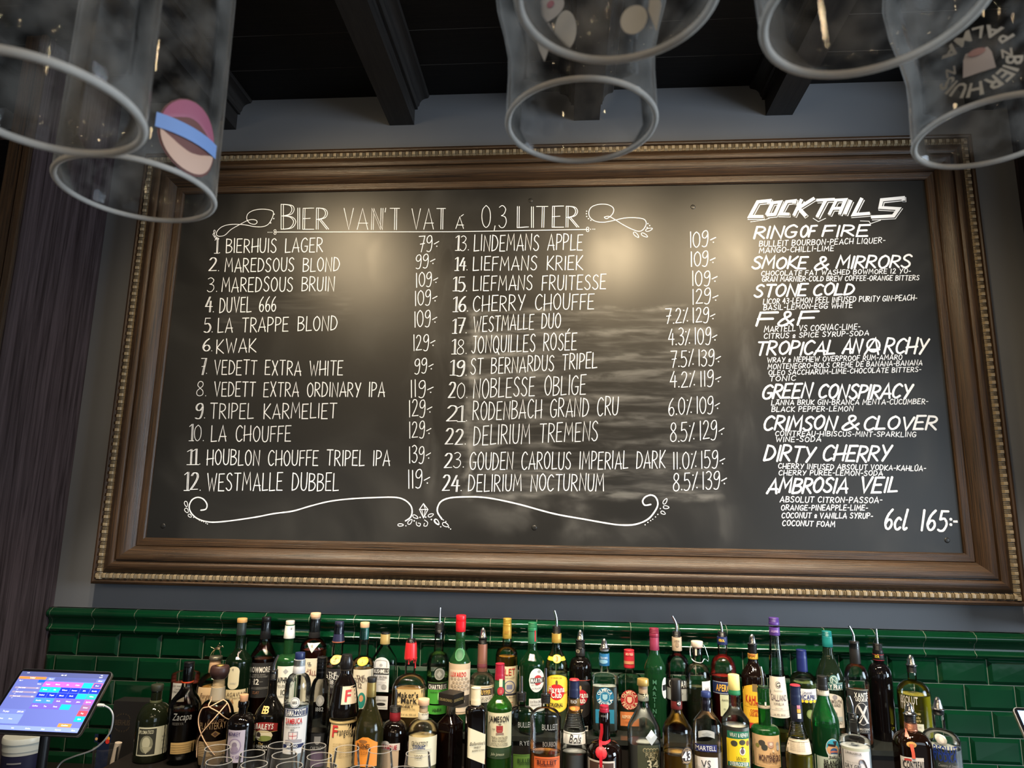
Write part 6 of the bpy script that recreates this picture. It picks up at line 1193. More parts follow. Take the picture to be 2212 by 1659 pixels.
o = bt('gin_bottle', 'clear decanter shaped gin bottle with glass lip and white label with a cane, front row', 6, 'C', 1108, 1135, 1415, 1345, 292, 104, CLEAR, ((0.80, 0.82, 0.82), 1445), curve='f', lip=True)
o.pourer(962, 1126, 1165, 62, 'thin', lean=0.3)
o.label('rect', 968, 1252, 1462, 1490, (0.50, 0.52, 0.42), name='neck_strip'); o.label('rect', 968, 1252, 1490, 1720, (0.72, 0.69, 0.70), [('LÄNNABRUK', 1512, 20, INK, 0, 1085, 155), ('DRY GIN', 1640, 34, (0.1, 0.1, 0.11), 1, 1082, 150), ('SMALL BATCH', 1600, 12, GREY, 0, 1080)])
mb = MB(); P = [o.surf(o.u_of(x, y), o.zl(y), 0.0022) for x, y in spline([(1145, 1612), (1135, 1590), (1145, 1568), (1168, 1562), (1188, 1580), (1215, 1640), (1235, 1690)], 6)]; mb.tube(P, 0.0012, 6); mb.build('emblem', plain('print', (0.2, 0.17, 0.19), 0.5), o.root, smooth=60)
o = bt('citrus_vodka_bottle', 'clear bottle of yellow vodka with bold white lettering, last of the rear row', 7, 'A', 556, 720, 940, 805, 302, 82, CLEAR, ((0.72, 0.58, 0.02), 938), curve='r', dy=-0.01, yb=1400)
o.pourer(560, 655, 728, 94, 'cone')
o.label(None, 405, 650, 960, 1200, None, [('ABSOLUT', 1000, 66, (0.66, 0.62, 0.54), 1, 500, 190), ('CITRON', 1060, 66, (0.66, 0.62, 0.54), 1, 490, 165), ('Country of Sweden', 1120, 24, (0.62, 0.5, 0.2), 0, 545, 130, 0.3), ('Swedish vodka', 1160, 24, (0.62, 0.5, 0.2), 0, 550, 110, 0.3), ('since 1879', 1195, 22, (0.62, 0.5, 0.2), 0, 560, 100, 0.3)])
o.label('rect', 532, 642, 1222, 1312, (0.62, 0.60, 0.46), [('VOL 40%', 1250, 12, GREY, 0, 585), ('700 ML', 1285, 12, GREY, 0, 585)])
o = bt('orange_liqueur_bottle', 'square dark amber bottle with copper collar, orange ribbon and white label', 7, 'C', 543, 1225, 1430, 1290, 322, 112, (0.016, 0.006, 0.003), curve='r', sq=4, flat=0.9, opaque=True)
o.pourer(1028, 1130, 1222, 114, 'cone'); o.ring('neck_foil', 1218, 1292, 118, 124, (0.50, 0.20, 0.12), 0.7, 0.3, top=False, ribs=0.8)
P = [(492, 1300), (505, 1360), (525, 1430), (540, 1500), (548, 1560)]
mb = MB(); L = [o.surf(o.u_of(x - 16, y), o.zl(y), 0.0022) for x, y in P]; R = [o.surf(o.u_of(x + 16, y), o.zl(y), 0.0022) for x, y in P]; mb.add(L + R, [(i, i + 1, 5 + i + 1, 5 + i) for i in range(4)]); mb.build('ribbon', plain('orange_ribbon', (0.72, 0.11, 0.06), 0.4), o.root, smooth=60)
o.label('oval', 484, 576, 1400, 1456, (0.55, 0.28, 0.08), [('1849', 1428, 18, (0.25, 0.1, 0.03), 0)], name='seal')
o.label('rect', 452, 652, 1552, 1720, (0.72, 0.66, 0.60), [('COINTREAU', 1622, 64, INK, 1, 556, 182)], [('band', 470, 530, 1562, 1590, (0.5, 0.05, 0.04)), ('rect', 462, 645, 1588, 1658, (0.30, 0.27, 0.26)), ('rect', 466, 641, 1592, 1654, (0.66, 0.60, 0.55))])
o = bt('vodka_bottle', 'clear vodka bottle with blue block lettering and silver pourer, rightmost of the bottles', 7, 'C', 822, 1135, 1400, 1280, 345, 108, CLEAR, ((0.84, 0.86, 0.84), 1450), curve='r', dy=0.02)
o.pourer(970, 1082, 1140, 106, 'cone')
o.label('disc', 775, 868, 1335, 1425, (0.50, 0.48, 0.44), [], [('disc', 784, 859, 1345, 1415, (0.36, 0.34, 0.32)), ('oval', 805, 840, 1355, 1408, (0.52, 0.50, 0.46))], name='medallion', metal=0.6)
BLU = (0.01, 0.035, 0.26)
o.label(None, 690, 985, 1420, 1640, None, [('ABSOLUT', 1474, 70, BLU, 1, 828, 262), ('VODKA', 1545, 74, BLU, 1, 848, 215), ('Country of Sweden', 1622, 26, GREY, 0, 880, 190, 0.3)])

# ------------------------------------------------------------------ tasting glasses in front of the bottles, lower left
ZRIM = at_y(600, 1608, -0.56).z
M_THIN = hazy_glass(0.01, 0.03, 0.02, 60, 0.22)
gz = 0.0
TRAY_Z = ZRIM - 0.158
tr_ = tag(empty('tasting_glass_shelf', (-0.72, -0.66, ZCC)), 'dark shelf at the front edge of the counter under the tasting glasses', 'shelf')
mb = MB(); mb.box((-1.30, -0.78, TRAY_Z - 0.018), (-0.2, -0.507, TRAY_Z)); under(mb.build('shelf_board', M_STEP), tr_)
for x in (-1.28, -0.23):
    mb = MB(); mb.box((x, -0.77, ZCC), (x + 0.02, -0.52, TRAY_Z - 0.018)); under(mb.build('shelf_support', M_STEP), tr_)
def tasting_glass(label):
    root = tag(empty('tasting_glass', (0, 0, 0)), label, 'glass', 'tasting glasses in front of the bottles')
    mb = MB(); mb.lathe([(0.0215, 0.062), (0.029, 0.066), (0.0335, 0.075), (0.0358, 0.088), (0.0355, 0.102), (0.034, 0.120), (0.0312, 0.140), (0.0295, 0.156), (0.0292, 0.1578)], 36, caps=False); mb.build('bowl', M_THIN, root, smooth=60)
    mb = MB(); mb.tube([(0.0294 * math.cos(t * PI / 18), 0.0294 * math.sin(t * PI / 18), 0.158) for t in range(36)], 0.0009, 6, closed=True); mb.build('rim', M_RIM, root, smooth=60)
    mb = MB(); mb.lathe([(0.034, 0.0), (0.034, 0.002), (0.010, 0.006), (0.0045, 0.012), (0.004, 0.05), (0.010, 0.060), (0.0215, 0.062)], 28); mb.build('stem', M_THIN, root, smooth=50)
    vs, fs = arc_text('BIERHUIS', 0.0105, 0.2, PI / 2, 1); mb = MB()
    vv = []
    for x, y in vs: a = x / 0.0357; vv.append((0.0361 * math.sin(a), -0.0361 * math.cos(a), 0.088 + (y - 0.2)))
    mb.add(vv, fs); mb.build('printed_lettering', plain('frosted_print', (0.55, 0.53, 0.5), 0.6), root)
    return root
M_RIM = hazy_glass(0.35, 0.45, 0.1)  # pale diffuse colour stands in for the bright line of light on rims
def dup(root, loc, label):
    r = root.copy(); COL.objects.link(r); r.location = loc; r['label'] = label
    for ch in list(root.children):
        c = ch.copy(); COL.objects.link(c); c.parent = r
    return r
RIMS = [[(345, 590), (632, 560), (938, 562), (1250, 572), (1560, 596), (1870, 606), (2225, 640)], [(500, 640), (672, 640), (975, 655), (1302, 668), (1625, 680), (1982, 694)], [(362, 712), (690, 742), (1022, 756), (1345, 764), (1700, 790), (2080, 800)]]
TL = ['back', 'middle', 'front']; ORD = ['first', 'second', 'third', 'fourth', 'fifth', 'sixth', 'last']
g0 = None; done = []
for ri, row in enumerate(RIMS):
    for k, (x, y) in enumerate(row):
        p = at_z(*at_px(8, x, y), ZRIM)
        if any(math.hypot(p.x - a, p.y - b_) < 0.0735 for a, b_ in done): continue
        done.append((p.x, p.y))
for k, (x, y) in enumerate(sorted(done)):
    lb = 'stemmed tasting glass before the bottles, %s from the left of its cluster' % ['first', 'second', 'third', 'fourth', 'fifth', 'sixth', 'seventh', 'eighth', 'ninth', 'tenth', 'eleventh', 'twelfth', 'thirteenth', 'fourteenth', 'fifteenth', 'sixteenth', 'seventeenth', 'eighteenth', 'nineteenth', 'twentieth'][k]
    if g0 is None: g0 = tasting_glass(lb); g0.location = (x, y, TRAY_Z)
    else: dup(g0, (x, y, TRAY_Z), lb)

# ------------------------------------------------------------------ beer glasses hanging upside down overhead, close to the camera
M_BEER = hazy_glass(0.002, 0.075, 0.03, 48)
M_BEERRIM = hazy_glass(0.72, 0.85, 0.1)  # rim highlights put in as near-white diffuse colour
rack = []
def hang(name, label, rx, ry, width, dia, kind, yaw=0):
    d = F * dia / width
    p = at_depth(rx, ry, d); R = dia / 2
    yaw = math.atan2(-p.x, S + p.y)
    root = tag(empty(name, p, yaw), label, 'glass', 'beer glasses hanging overhead')
    if kind == 'tulip':    # rim, narrow waist, wide bowl, stem, foot
        prof = [(R, 0), (R * 1.0, .012), (R * .985, .03), (R * .99, .045), (R * 1.06, .062), (R * 1.16, .080), (R * 1.21, .098), (R * 1.16, .118), (R * .95, .135), (R * .55, .148), (R * .2, .156)]
    elif kind == 'pint':   # nearly straight sides
        prof = [(R, 0), (R * .995, .015), (R * .99, .06), (R * .985, .11), (R * .98, .16), (R * .95, .185), (R * .86, .20), (R * .55, .212), (R * .2, .218)]
    else:                  # goblet with a round bowl
        prof = [(R, 0), (R * 1.03, .015), (R * 1.06, .04), (R * 1.03, .065), (R * .9, .088), (R * .6, .108), (R * .2, .118)]
    hs = prof[-1][1]; t_ = 0.0021
    inner = [(max(0.0012, r - t_), max(z, 0) if z > 0 else 0) for r, z in prof if z < hs - 0.006]
    inner = [(r, z - (0.0 if z < 0.03 else 0.0008)) for r, z in inner]
    out = prof + [(0.0045, hs + 0.006), (0.0042, hs + 0.05), (0.006, hs + 0.058), (R * .82, hs + 0.062), (R * .84, hs + 0.0645), (R * .3, hs + 0.066)]
    mb = MB(); n = 64
    ring_ = [(inner[0][0] + 0.0004, 0.0), (inner[0][0] + t_ * .5, -0.0011)]
    full = [(0.0008, inner[-1][1] + 0.003)] + inner[::-1] + [(R - t_ * .5, -0.0012)] + out
    mb.lathe(full, n, caps=True)
    o = mb.build('glass_bowl', M_BEER, root, smooth=60); fix_normals(o)
    mb = MB(); mb.tube([((R - t_ * .5) * math.cos(t * PI / 32), (R - t_ * .5) * math.sin(t * PI / 32), 0.0) for t in range(64)], 0.0017, 8, closed=True); mb.build('rim', M_BEERRIM, root, smooth=60)
    rack.append((p.x, p.y, p.z + hs + 0.057))
    return root, prof
def bowl_r(prof, z):
    for (r0, z0), (r1, z1) in zip(prof, prof[1:]):
        if z0 <= z <= z1: return r0 + (r1 - r0) * (z - z0) / (z1 - z0)
    return prof[-1][0]
def decal(root, prof, name, polys, lets=(), back=False):
    """flat print on the glass: polygons and lettering in (across, up) metres, upside down with the glass"""
    cols = []; mb = MB()
    def pt(x, z, off=0.0004): r = bowl_r(prof, z) + off; a = x / r; return (r * math.sin(a), (r if back else -r) * math.cos(a), z)
    for i, (pts, c) in enumerate(polys):
        if c not in cols: cols.append(c)
        cx = sum(p[0] for p in pts) / len(pts); cz = sum(p[1] for p in pts) / len(pts); m_ = len(pts)
        vs = [pt(cx, cz, max(.0006, .0006 + i * .0004))] + [pt(cx + (x - cx) * s_, cz + (z - cz) * s_, max(.0006, .0006 + i * .0004)) for s_ in (.25, .5, .75, 1.0) for x, z in pts]
        fs = [(0, 1 + k, 1 + (k + 1) % m_) for k in range(m_)] + [(1 + j * m_ + k, 1 + j * m_ + m_ + k, 1 + j * m_ + m_ + (k + 1) % m_, 1 + j * m_ + (k + 1) % m_) for j in range(3) for k in range(m_)]
        mb.add(vs, fs, cols.index(c))
    for (vs, fs), cx, cz, c in lets:
        if c not in cols: cols.append(c)
        mb.add([pt(cx - x, cz - y, .0006) for x, y in vs], fs, cols.index(c))
    return mb.build(name, [plain('glass_print', c, 0.6) for c in cols], root, smooth=60)
def ell(cx, cz, a, b_, n=24, t0=0, t1=2 * PI): return [(cx + a * math.cos(t0 + (t1 - t0) * i / (n if t1 - t0 > 6 else n - 1)), cz + b_ * math.sin(t0 + (t1 - t0) * i / (n if t1 - t0 > 6 else n - 1))) for i in range(n)]
r1, pf = hang('beer_glass', 'straight hanging beer glass with red, blue and peach round badge, lowest at upper left', 297, 412, 314, 0.090, 'pint')
cx, cz = 0.026, 0.0245
decal(r1, pf, 'printed_badge', [(ell(cx, cz, .0205, .0235), (0.16, 0.06, 0.05)), (ell(cx, cz + .001, .019, .0215, 20, 0.15, PI - 0.15), (0.36, 0.10, 0.16)), (ell(cx, cz - .001, .0188, .0213, 20, PI + 0.1, 2 * PI - 0.1), (0.62, 0.40, 0.30)), ([(cx - .0215 + .043 * i / 8, cz - .003) for i in range(9)] + [(cx + .0215 - .043 * i / 8, cz + .006) for i in range(9)], (0.20, 0.32, 0.62))])
hang('beer_glass', 'large hanging beer glass cut off by the upper left corner, nearest on that side', 92, 232, 400, 0.072, 'pint')
r3, pf3 = hang('beer_glass', 'waisted hanging beer glass at top middle with its whole rim in view', 1255, 268, 324, 0.090, 'tulip')
decal(r3, pf3, 'printed_picture', [(ell(-0.0085, .0295, .0062, .0125, 24), (0.60, 0.60, 0.60)), ([(-.0265, .031), (-.0240, .022), (-.0205, .013), (-.0172, .022), (-.0150, .031), (-.0180, .037), (-.0240, .037)], (0.50, 0.53, 0.58)), (ell(-0.021, .046, .012, .009), (0.55, 0.56, 0.62)), (ell(-0.017, .047, .0022, .002), (0.45, 0.12, 0.2)), (ell(-0.025, .043, .002, .0018), (0.45, 0.12, 0.2))])
r4, pf4 = hang('beer_glass', 'wide rimmed hanging glass at top middle overlapping the waisted one', 1332, -8, 438, 0.078, 'goblet')
decal(r4, pf4, 'printed_picture', [(ell(.0075, .021, .0060, .0075), (0.62, 0.60, 0.57)), ([(.0140, .024), (.0175, .0115), (.0200, .024), (.0192, .031), (.0150, .031)], (0.60, 0.58, 0.56))], (), True)
hang('beer_glass', 'hanging glass at top right with wide rim, left of the lettered glass', 1885, 22, 458, 0.078, 'goblet')
r6, pf6 = hang('beer_glass', 'waisted hanging glass at the right edge with white round lettering', 2142, 288, 300, 0.080, 'tulip')
zc_ = .024
lt = [(arc_text('BIERHUIS', .0075, .0165, PI / 2, 1), -.002, zc_, (0.55, 0.56, 0.56)), (arc_text('PALMA', .0068, .0165, -PI / 2, 1, True), -.002, zc_, (0.5, 0.52, 0.54)), (lay_text('N', .005, 1), .011, zc_, (0.5, 0.5, 0.5)), (lay_text('N', .005, 1), -.015, zc_, (0.5, 0.5, 0.5))]
decal(r6, pf6, 'printed_crest', [([(-.0095, zc_ - .007), (.0055, zc_ - .007), (.0045, zc_ + .003), (.003, zc_ + .0065), (-.007, zc_ + .0065), (-.0085, zc_ + .003)], (0.58, 0.54, 0.58)), (ell(-.002, zc_ + .005, .004, .0022), (0.48, 0.30, 0.32))], lt)
rk = tag(empty('glass_rack', (0.1, -2.0, max(z for x, y, z in rack) + 0.03)), 'overhead rack of wooden runners holding the hanging glasses', 'glass rack')
for x, y, z in rack:
    for s_ in (-1, 1):
        mb = MB(); mb.box((x + s_ * 0.030 - 0.019, y - 0.03, z - 0.012), (x + s_ * 0.030 + 0.019, y + 0.03, z)); mb.box((x + s_ * 0.045 - 0.003, y - 0.006, z), (x + s_ * 0.045 + 0.003, y + 0.006, ZC + 0.001))
        under(mb.build('runner', M_BEAM), rk)

# ------------------------------------------------------------------ till tablet at the left, and the things under it
def plate(P, w, h, t, rad, n=6):
    """rounded slab: P(u, v, d) -> world"""
    out = []
    for cx, cy, a0 in ((w / 2 - rad, h / 2 - rad, 0), (-w / 2 + rad, h / 2 - rad, PI / 2), (-w / 2 + rad, -h / 2 + rad, PI), (w / 2 - rad, -h / 2 + rad, 1.5 * PI)):
        for i in range(n + 1): a = a0 + PI / 2 * i / n; out.append((cx + rad * math.cos(a), cy + rad * math.sin(a)))
    m_ = len(out)
    return [P(x, y, 0) for x, y in out] + [P(x, y, -t) for x, y in out], [tuple(range(m_)), tuple(range(2 * m_ - 1, m_ - 1, -1))] + [(i, m_ + i, m_ + (i + 1) % m_, (i + 1) % m_) for i in range(m_)]
M_BEZEL = plain('black_bezel', (0.006, 0.006, 0.008), 0.12); M_ALU = plain('aluminium', (0.45, 0.45, 0.48), 0.3, 1.0)
def emis(c, e=0.9): return plain('lit_screen', c, 0.25, 0, 0.5, e)
SB = (0.105, 0.135, 0.42)
def tablet(label, tr, tl, br, post=0.0):
    tr, tl, br = Vector(tr), Vector(tl), Vector(br)
    U = (tr - tl); w = U.length; U.normalize(); V = (tr - br); h = V.length; V = (V - U * V.dot(U)).normalized(); N = U.cross(V); C0 = (tl + br) / 2
    base = Vector((C0.x, C0.y + 0.06, ZCC))
    root = tag(empty('till_tablet', base), label, 'tablet')
    P = lambda u, v, d: C0 + U * u + V * v + N * d - base
    mb = MB(); vs, fs = plate(P, w, h, 0.007, 0.012); mb.add(vs, fs); mb.build('case', [M_ALU], root)
    mb = MB(); vs, fs = plate(lambda u, v, d: P(u, v, d + 0.0012), w * .985, h * .98, 0.0012, 0.011); mb.add(vs, fs); bz = mb.build('bezel', M_BEZEL, root)
    mb = MB()
    pa = P(0, -h * .05, -0.012); pb = P(0, -h * .1, -0.075); pb.x += post
    pc = Vector((pb.x, pb.y, 0.012)); mb.tube([pa, pb, Vector((pb.x, pb.y, pb.z - 0.03)), pc], 0.013, 16); mb.lathe([(0.05, 0), (0.05, 0.006), (0.02, 0.012)], 28, c=(pb.x, pb.y)); mb.build('stand', M_BLACK, root, smooth=50)
    return root, P, w, h
trp = at_y(246, 1451.5, -0.45); tlp = at_y(45.6, 1452, -0.45); brp = at_x(171, 1592, trp.x)
tab, TP, tw_, th_ = tablet('till tablet with colourful key grid on a black stand at the lower left', trp, (tlp.x, tlp.y, trp.z + 0.001), brp, -0.03)
sw, sh = tw_ * .93, th_ * .90
def scr(u0, v0, u1, v1, d):  # screen fractions, origin top left
    return [TP((u0 - .5) * sw, (.5 - v1) * sh, d), TP((u1 - .5) * sw, (.5 - v1) * sh, d), TP((u1 - .5) * sw, (.5 - v0) * sh, d), TP((u0 - .5) * sw, (.5 - v0) * sh, d)]
mb = MB(); mb.add(scr(0, 0, 1, 1, 0.0016), [(0, 1, 2, 3)]); so = mb.build('screen', emis(SB), tab)
cols = []; mb = MB(); ltr = MB()
def key(u0, v0, u1, v1, c, txt=None, d=0.0019):
    if c not in cols: cols.append(c)
    mb.add(scr(u0, v0, u1, v1, d), [(0, 1, 2, 3)], cols.index(c))
    if txt: word((u0 + u1) / 2, (v0 + v1) / 2, txt, 0.034, (u1 - u0) * .8)
def word(u, v, txt, hh=0.03, wmax=0.2):
    vs, fs = lay_text(txt, hh * sh * .62, 1, wmax * sw)
    ltr.add([TP((u - .5) * sw + x, (.5 - v) * sh + y, 0.0022) for x, y in vs], fs)
MG, CY, BLU1, IND, PUR = (0.72, 0.10, 0.50), (0.01, 0.45, 0.78), (0.01, 0.03, 0.62), (0.13, 0.09, 0.55), (0.28, 0.09, 0.38)
key(0, 0, 1, .085, (0.065, 0.08, 0.22)); key(0.005, .09, .32, .135, (0.85, 0.20, 0.05), 'TABLE'); key(.34, .09, 1, .15, (0.075, 0.095, 0.30)); key(.34, .095, .42, .148, (0.2, 0.26, 0.55), 'Bar 1')
key(.9, .10, .995, .15, (0.2, 0.26, 0.55), 'Menu'); key(.25, .142, .33, .185, (0.01, 0.09, 0.5))
GX = [.325 + .112 * i for i in range(6)]; GY = [.165, .26, .355, .45, .545, .64]
rows = [[(MG, 'Lager'), (MG, 'Bitter'), (MG, 'Ale'), (MG, 'Cider'), (CY, None)], [(CY, 'Stout'), (CY, 'Pils'), (BLU1, 'Wheat'), (BLU1, 'Porter'), (BLU1, 'IPA')], [(BLU1, 'Dubbel'), (BLU1, 'Tripel'), (BLU1, 'Blond'), (BLU1, 'Bock'), (CY, None)],
        [((0.05, 0.2, 0.72), 'Snacks'), ((0.05, 0.2, 0.72), 'Nuts'), (IND, 'Soda'), (IND, 'Water'), (IND, 'Juice')], [(IND, 'Coffee'), (IND, 'Tea'), (IND, 'Tonic'), (CY, None)]]
for r_, row in enumerate(rows):
    for c_, (cc, tx_) in enumerate(row): key(GX[c_] + .003, GY[r_] + .004, GX[c_ + 1] - .001, GY[r_ + 1] - .004, cc, tx_)
side_ = [((0.6, 0.1, 0.2), 'Beer'), (BLU1, 'Bottle'), ((0.02, 0.33, 0.33), 'Wine'), (PUR, 'Spirits'), ((0.22, 0.10, 0.24), 'Other'), ((0.85, 0.05, 0.08), 'Pay'), ((0.01, 0.34, 0.42), 'Split')]
for i, (cc, tx_) in enumerate(side_): key(.89, .165 + .095 * i, .995, .165 + .095 * (i + 1) - .006, cc, tx_)
key(.9, .175, .985, .245, (0.06, 0.07, 0.35), 'Beer', 0.0021)
key(.75, .862, .895, .918, (0.85, 0.22, 0.05), 'Confirm')
for i in range(3):
    key(.03, .275 + .075 * i, .31, .305 + .075 * i, (0.26, 0.22, 0.36)); word(.11, .29 + .075 * i, 'Beer small', .03, .15); word(.285, .29 + .075 * i, '99', .03, .05); word(.07, .322 + .075 * i, 'x 1', .022)
key(0, .66, .31, .74, (0.13, 0.17, 0.48)); key(0, .74, .31, .90, (0.17, 0.24, 0.58)); word(.1, .70, 'To pay', .04); word(.26, .70, '297.00', .04); word(.2, .82, 'Note', .03); word(.1, .82, 'Print', .03)
key(0, .925, 1, .995, (0.19, 0.26, 0.62))
for i in range(6): word(.12 + .165 * i, .965, ['Tables', 'Sale', 'Orders', 'Cash', 'Reports', 'Menu'][i], .03)
word(.08, .025, '14:32', .024); word(.5, .045, 'Bar till', .034); word(.93, .025, '98%', .024); word(.93, .06, 'Staff', .028); word(.05, .165, 'Bar 1', .03); word(.28, .215, 'Items', .03)
ko = mb.build('screen_keys', [emis(c) for c in cols], tab); ko.parent = so; ko.location = (0, 0, 0)
lo_ = ltr.build('screen_lettering', emis((0.85, 0.87, 0.95), 0.8), tab); lo_.parent = so
# charging cable
ca = at_y(216, 1520, -0.50); mb = MB(); tabx = tab.location
pts = [TP(tw_ / 2 + 0.0025, -th_ * .02, -0.003) + tabx, TP(tw_ / 2 + 0.02, -th_ * .02, -0.003) + tabx]
for x, y, Y in ((238, 1532, -.49), (244, 1550, -.48), (236, 1585, -.46), (205, 1617, -.44), (160, 1634, -.43), (135, 1645, -.41), (123, 1660, -.40), (118, 1672, -.40)): pts.append(at_y(x, y, Y))
e_ = pts[-1]; pts.append(Vector((e_.x + 0.01, e_.y + 0.03, ZCC + 0.003)))
cab_ = tag(empty('charging_cable', pts[-1]), 'white charging cable looping from the right side of the till tablet', 'cable')
mb.tube(spline([tuple(p) for p in pts[1:]], 6), 0.0022, 8); under(mb.build('cord', plain('white_plastic', (0.66, 0.64, 0.62), 0.4), None, smooth=60), cab_)
mb = MB(); mb.tube([pts[0], pts[0].lerp(pts[1], .4), pts[1]], [0.0042, 0.0046, 0.0038], 10); under(mb.build('plug', plain('white_plastic', (0.66, 0.64, 0.62), 0.4), None, smooth=50), cab_)
# second tablet at the right edge
c_r = at_y(2176.5, 1527, -0.45); c_b = at_y(2213, 1596, -0.52)
V2 = (c_r - c_b).normalized(); tl2 = c_r; tr2 = c_r + Vector((0.27, -0.03, 0.0)); br2 = tr2 - Vector((-0.005, 0.12, 0.135))
t2, TP2, w2, h2 = tablet('second till tablet, only its lit left corner showing at the right edge', tr2, tl2, br2)
mb = MB(); mb.add([TP2(-w2 * .465, -h2 * .45, .0016), TP2(w2 * .465, -h2 * .45, .0016), TP2(w2 * .465, h2 * .2, .0016), TP2(-w2 * .465, h2 * .2, .0016)], [(0, 1, 2, 3)]); mb.add([TP2(-w2 * .465, h2 * .2, .0016), TP2(w2 * .465, h2 * .2, .0016), TP2(w2 * .465, h2 * .45, .0016), TP2(-w2 * .465, h2 * .45, .0016)], [(0, 1, 2, 3)], 1)
mb.build('screen', [emis((0.03, 0.12, 0.55)), emis((0.28, 0.52, 0.95))], t2)
# tub behind the till stand
tp = at_y(51, 1625, -0.30); zr = at_y(51, 1600, -0.345).z; rt = (at_y(92, 1600, -0.345).x - at_y(10, 1600, -0.345).x) / 2
tub = tag(empty('tub', (tp.x, -0.30, ZCC)), 'white lidded plastic tub with a navy label below the till tablet', 'tub')
hz_ = zr - ZCC
mb = MB(); mb.lathe([(rt * .80, 0), (rt * .82, .003), (rt * .93, hz_ - .03)], 36); mb.build('tub_body', plain('tub_plastic', (0.45, 0.45, 0.40), 0.4), tub, smooth=40)
mb = MB(); mb.lathe([(rt * .95, hz_ - .032), (rt * .97, hz_ - .012), (rt, hz_ - .011), (rt, hz_), (rt * .97, hz_ + .004), (rt * .9, hz_ + .004)], 36); mb.build('lid', plain('tub_lid', (0.52, 0.53, 0.48), 0.35), tub, smooth=40)
mb = MB(); zt_ = hz_ - .042; prof_ = [(rt * .832, 0.012), (rt * .925, zt_)]
nn = 28; vs = []
for j in range(2):
    for i in range(nn + 1): a = -PI * .62 + PI * 1.24 * i / nn; vs.append(((prof_[j][0] + .0008) * math.sin(a), -(prof_[j][0] + .0008) * math.cos(a), prof_[j][1]))
mb.add(vs, [(i, i + 1, nn + 2 + i, nn + 1 + i) for i in range(nn)]); lb_ = mb.build('label', plain('navy_label', (0.012, 0.012, 0.035), 0.4), tub, smooth=60)
vs = []; mb = MB()
for j, zz in enumerate((0.02, zt_ - .035)):
    for i in range(9): a = -.05 + .9 * i / 8; r = rt * (.835 + .09 * zz / zt_) + .0016; vs.append((r * math.sin(a), -r * math.cos(a), zz))
mb.add(vs, [(i, i + 1, 10 + i, 9 + i) for i in range(8)]); mb.build('emblem', plain('brown_print', (0.12, 0.06, 0.06), 0.5), lb_, smooth=60)
mb = MB(); r = rt * .925 + .0016
vs = [(r * math.sin(a), -r * math.cos(a), z) for z in (zt_ - .021, zt_ - .017) for a in [-.1 + .7 * i / 8 for i in range(9)]]; mb.add(vs, [(i, i + 1, 10 + i, 9 + i) for i in range(8)]); mb.build('emblem', plain('print', (0.2, 0.19, 0.19), 0.5), lb_)
# tumbler with a bank card and a paper roll
gp = at_y(226, 1645, -0.18); gw = (at_y(249, 1640, -0.18).x - at_y(200, 1640, -0.18).x) / 2
zg = ZCC; tum = tag(empty('tumbler', (gp.x, -0.18, zg)), 'small clear tumbler holding a bank card and a paper roll beside the menu box', 'glass')
hg = at_y(226, 1622, -0.18 - gw).z - zg
mb = MB(); mb.lathe([(gw * .8, 0), (gw * .82, .004), (gw, hg), (gw * .955, hg), (gw * .78, .008), (gw * .2, .008)], 32); mb.build('glass_body', M_THIN, tum, smooth=50)
cp0 = at_y(222, 1602, -0.175)
card = tag(empty('bank_card', (gp.x, -0.18, zg + 0.012)), 'dark blue bank card standing in the small tumbler', 'bank card')
zcard = at_y(222, 1586, -0.18).z - (zg + 0.012)
xl, xr2 = at_y(205, 1590, -0.18).x - gp.x, at_y(241, 1586, -0.18).x - gp.x
cwid = xr2 - xl
mb = MB(); mb.box((xl * .72, -0.0006, 0.0), (xr2 * .72, 0.0006, zcard)); mb.box((xl, -0.0006, hg), (xr2, 0.0006, zcard)); mb.build('card_body', plain('card_plastic', (0.008, 0.014, 0.04), 0.3), card)
mb = MB()
for (cx, cz, rr, mi) in ((xr2 - .010, zcard - .012, .0068, 0), (xr2 - .010, zcard - .0205, .0068, 1), (xl + .007, zcard - .014, .0045, 2)):
    mb.add([(cx + rr * math.cos(t * PI / 10), -0.0010 - 0.0002 * mi, cz + rr * math.sin(t * PI / 10)) for t in range(20)], [tuple(range(20))], mi)
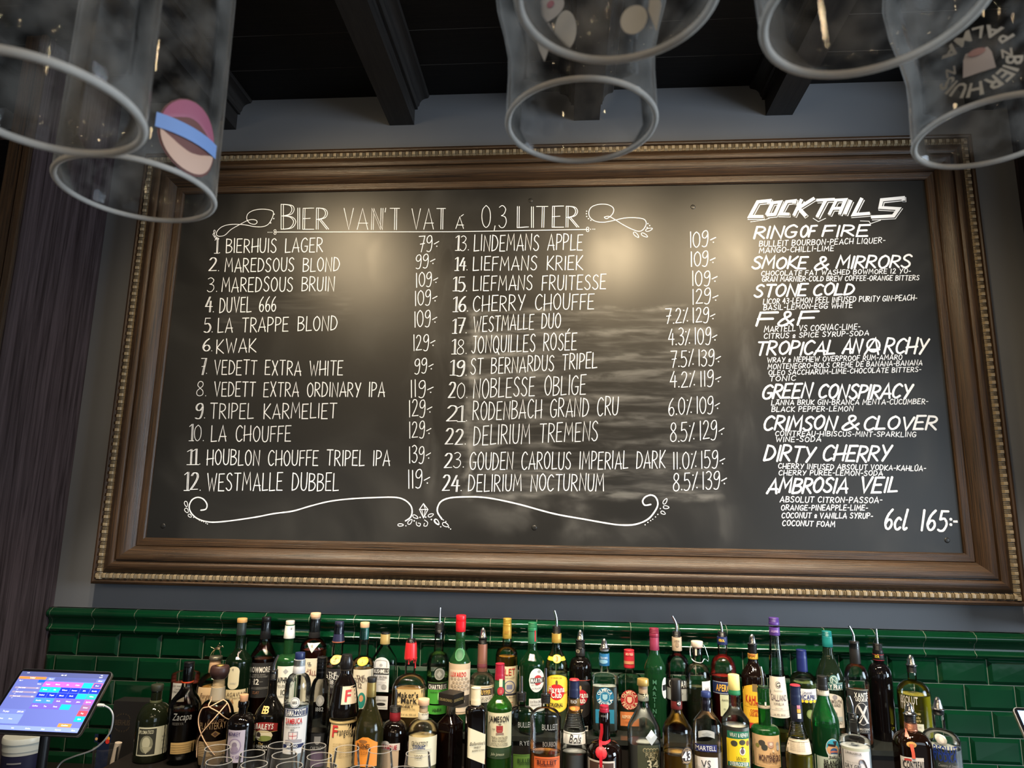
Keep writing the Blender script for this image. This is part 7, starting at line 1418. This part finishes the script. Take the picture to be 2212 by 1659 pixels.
mb.build('emblem', [plain('print', (0.75, 0.32, 0.03), 0.4), plain('print', (0.6, 0.03, 0.02), 0.4), plain('print', (0.6, 0.35, 0.15), 0.4)], card)
rp_ = at_y(240, 1612, -0.17)
mb = MB(); mb.tube([(0.0, 0, 0.0), (rp_.x - gp.x + 0.006, 0, at_y(240, 1604, -0.155).z - zg - 0.012)], 0.0105, 20)
ro = mb.build('paper_roll', plain('receipt_paper', (0.50, 0.42, 0.34), 0.8), smooth=50); ro.location = (gp.x + 0.006, -0.152, zg + 0.012); tag(ro, 'rolled beige paper leaning in the small tumbler behind the card', 'paper roll')
# black menu box with emblem
mx0, mx1 = at_y(243, 1560, -0.10).x, at_y(321, 1560, -0.10).x; mzt = at_y(300, 1515, -0.10).z
bxm = tag(empty('menu_box', ((mx0 + mx1) / 2, -0.08, ZCC)), 'black menu box with faint round crest, standing left of the first bottle', 'menu box')
hb = mzt - ZCC; wb_ = (mx1 - mx0) / 2
mb = MB(); mb.box((-wb_, -0.025, 0), (wb_, 0.03, hb)); mb.build('box_body', plain('black_card', (0.007, 0.006, 0.006), 0.55), bxm)
mb = MB(); vs, fs = lay_text('BIERHUIS', .016, 1, .05); ez_ = at_y(267, 1560, -0.10).z - ZCC; ex = at_y(267, 1560, -0.10).x - bxm.location.x
mb.add([(ex + x, -0.0256, ez_ + y) for x, y in vs], fs)
for k in range(8):
    a = PI * k / 8; mb.add([(ex + .024 * math.cos(a) - .002, -0.0256, ez_ + .012 + .012 * math.sin(a)), (ex + .024 * math.cos(a) + .002, -0.0256, ez_ + .012 + .012 * math.sin(a)), (ex + .02 * math.cos(a), -0.0256, ez_ + .018 + .013 * math.sin(a))], [(0, 1, 2)])
    mb.add([(ex + .024 * math.cos(-a) - .002, -0.0256, ez_ - .012 + .012 * math.sin(-a)), (ex + .024 * math.cos(-a) + .002, -0.0256, ez_ - .012 + .012 * math.sin(-a)), (ex + .02 * math.cos(-a), -0.0256, ez_ - .018 + .013 * math.sin(-a))], [(0, 1, 2)])
mb.build('crest', plain('dull_bronze', (0.045, 0.032, 0.02), 0.5), bxm)
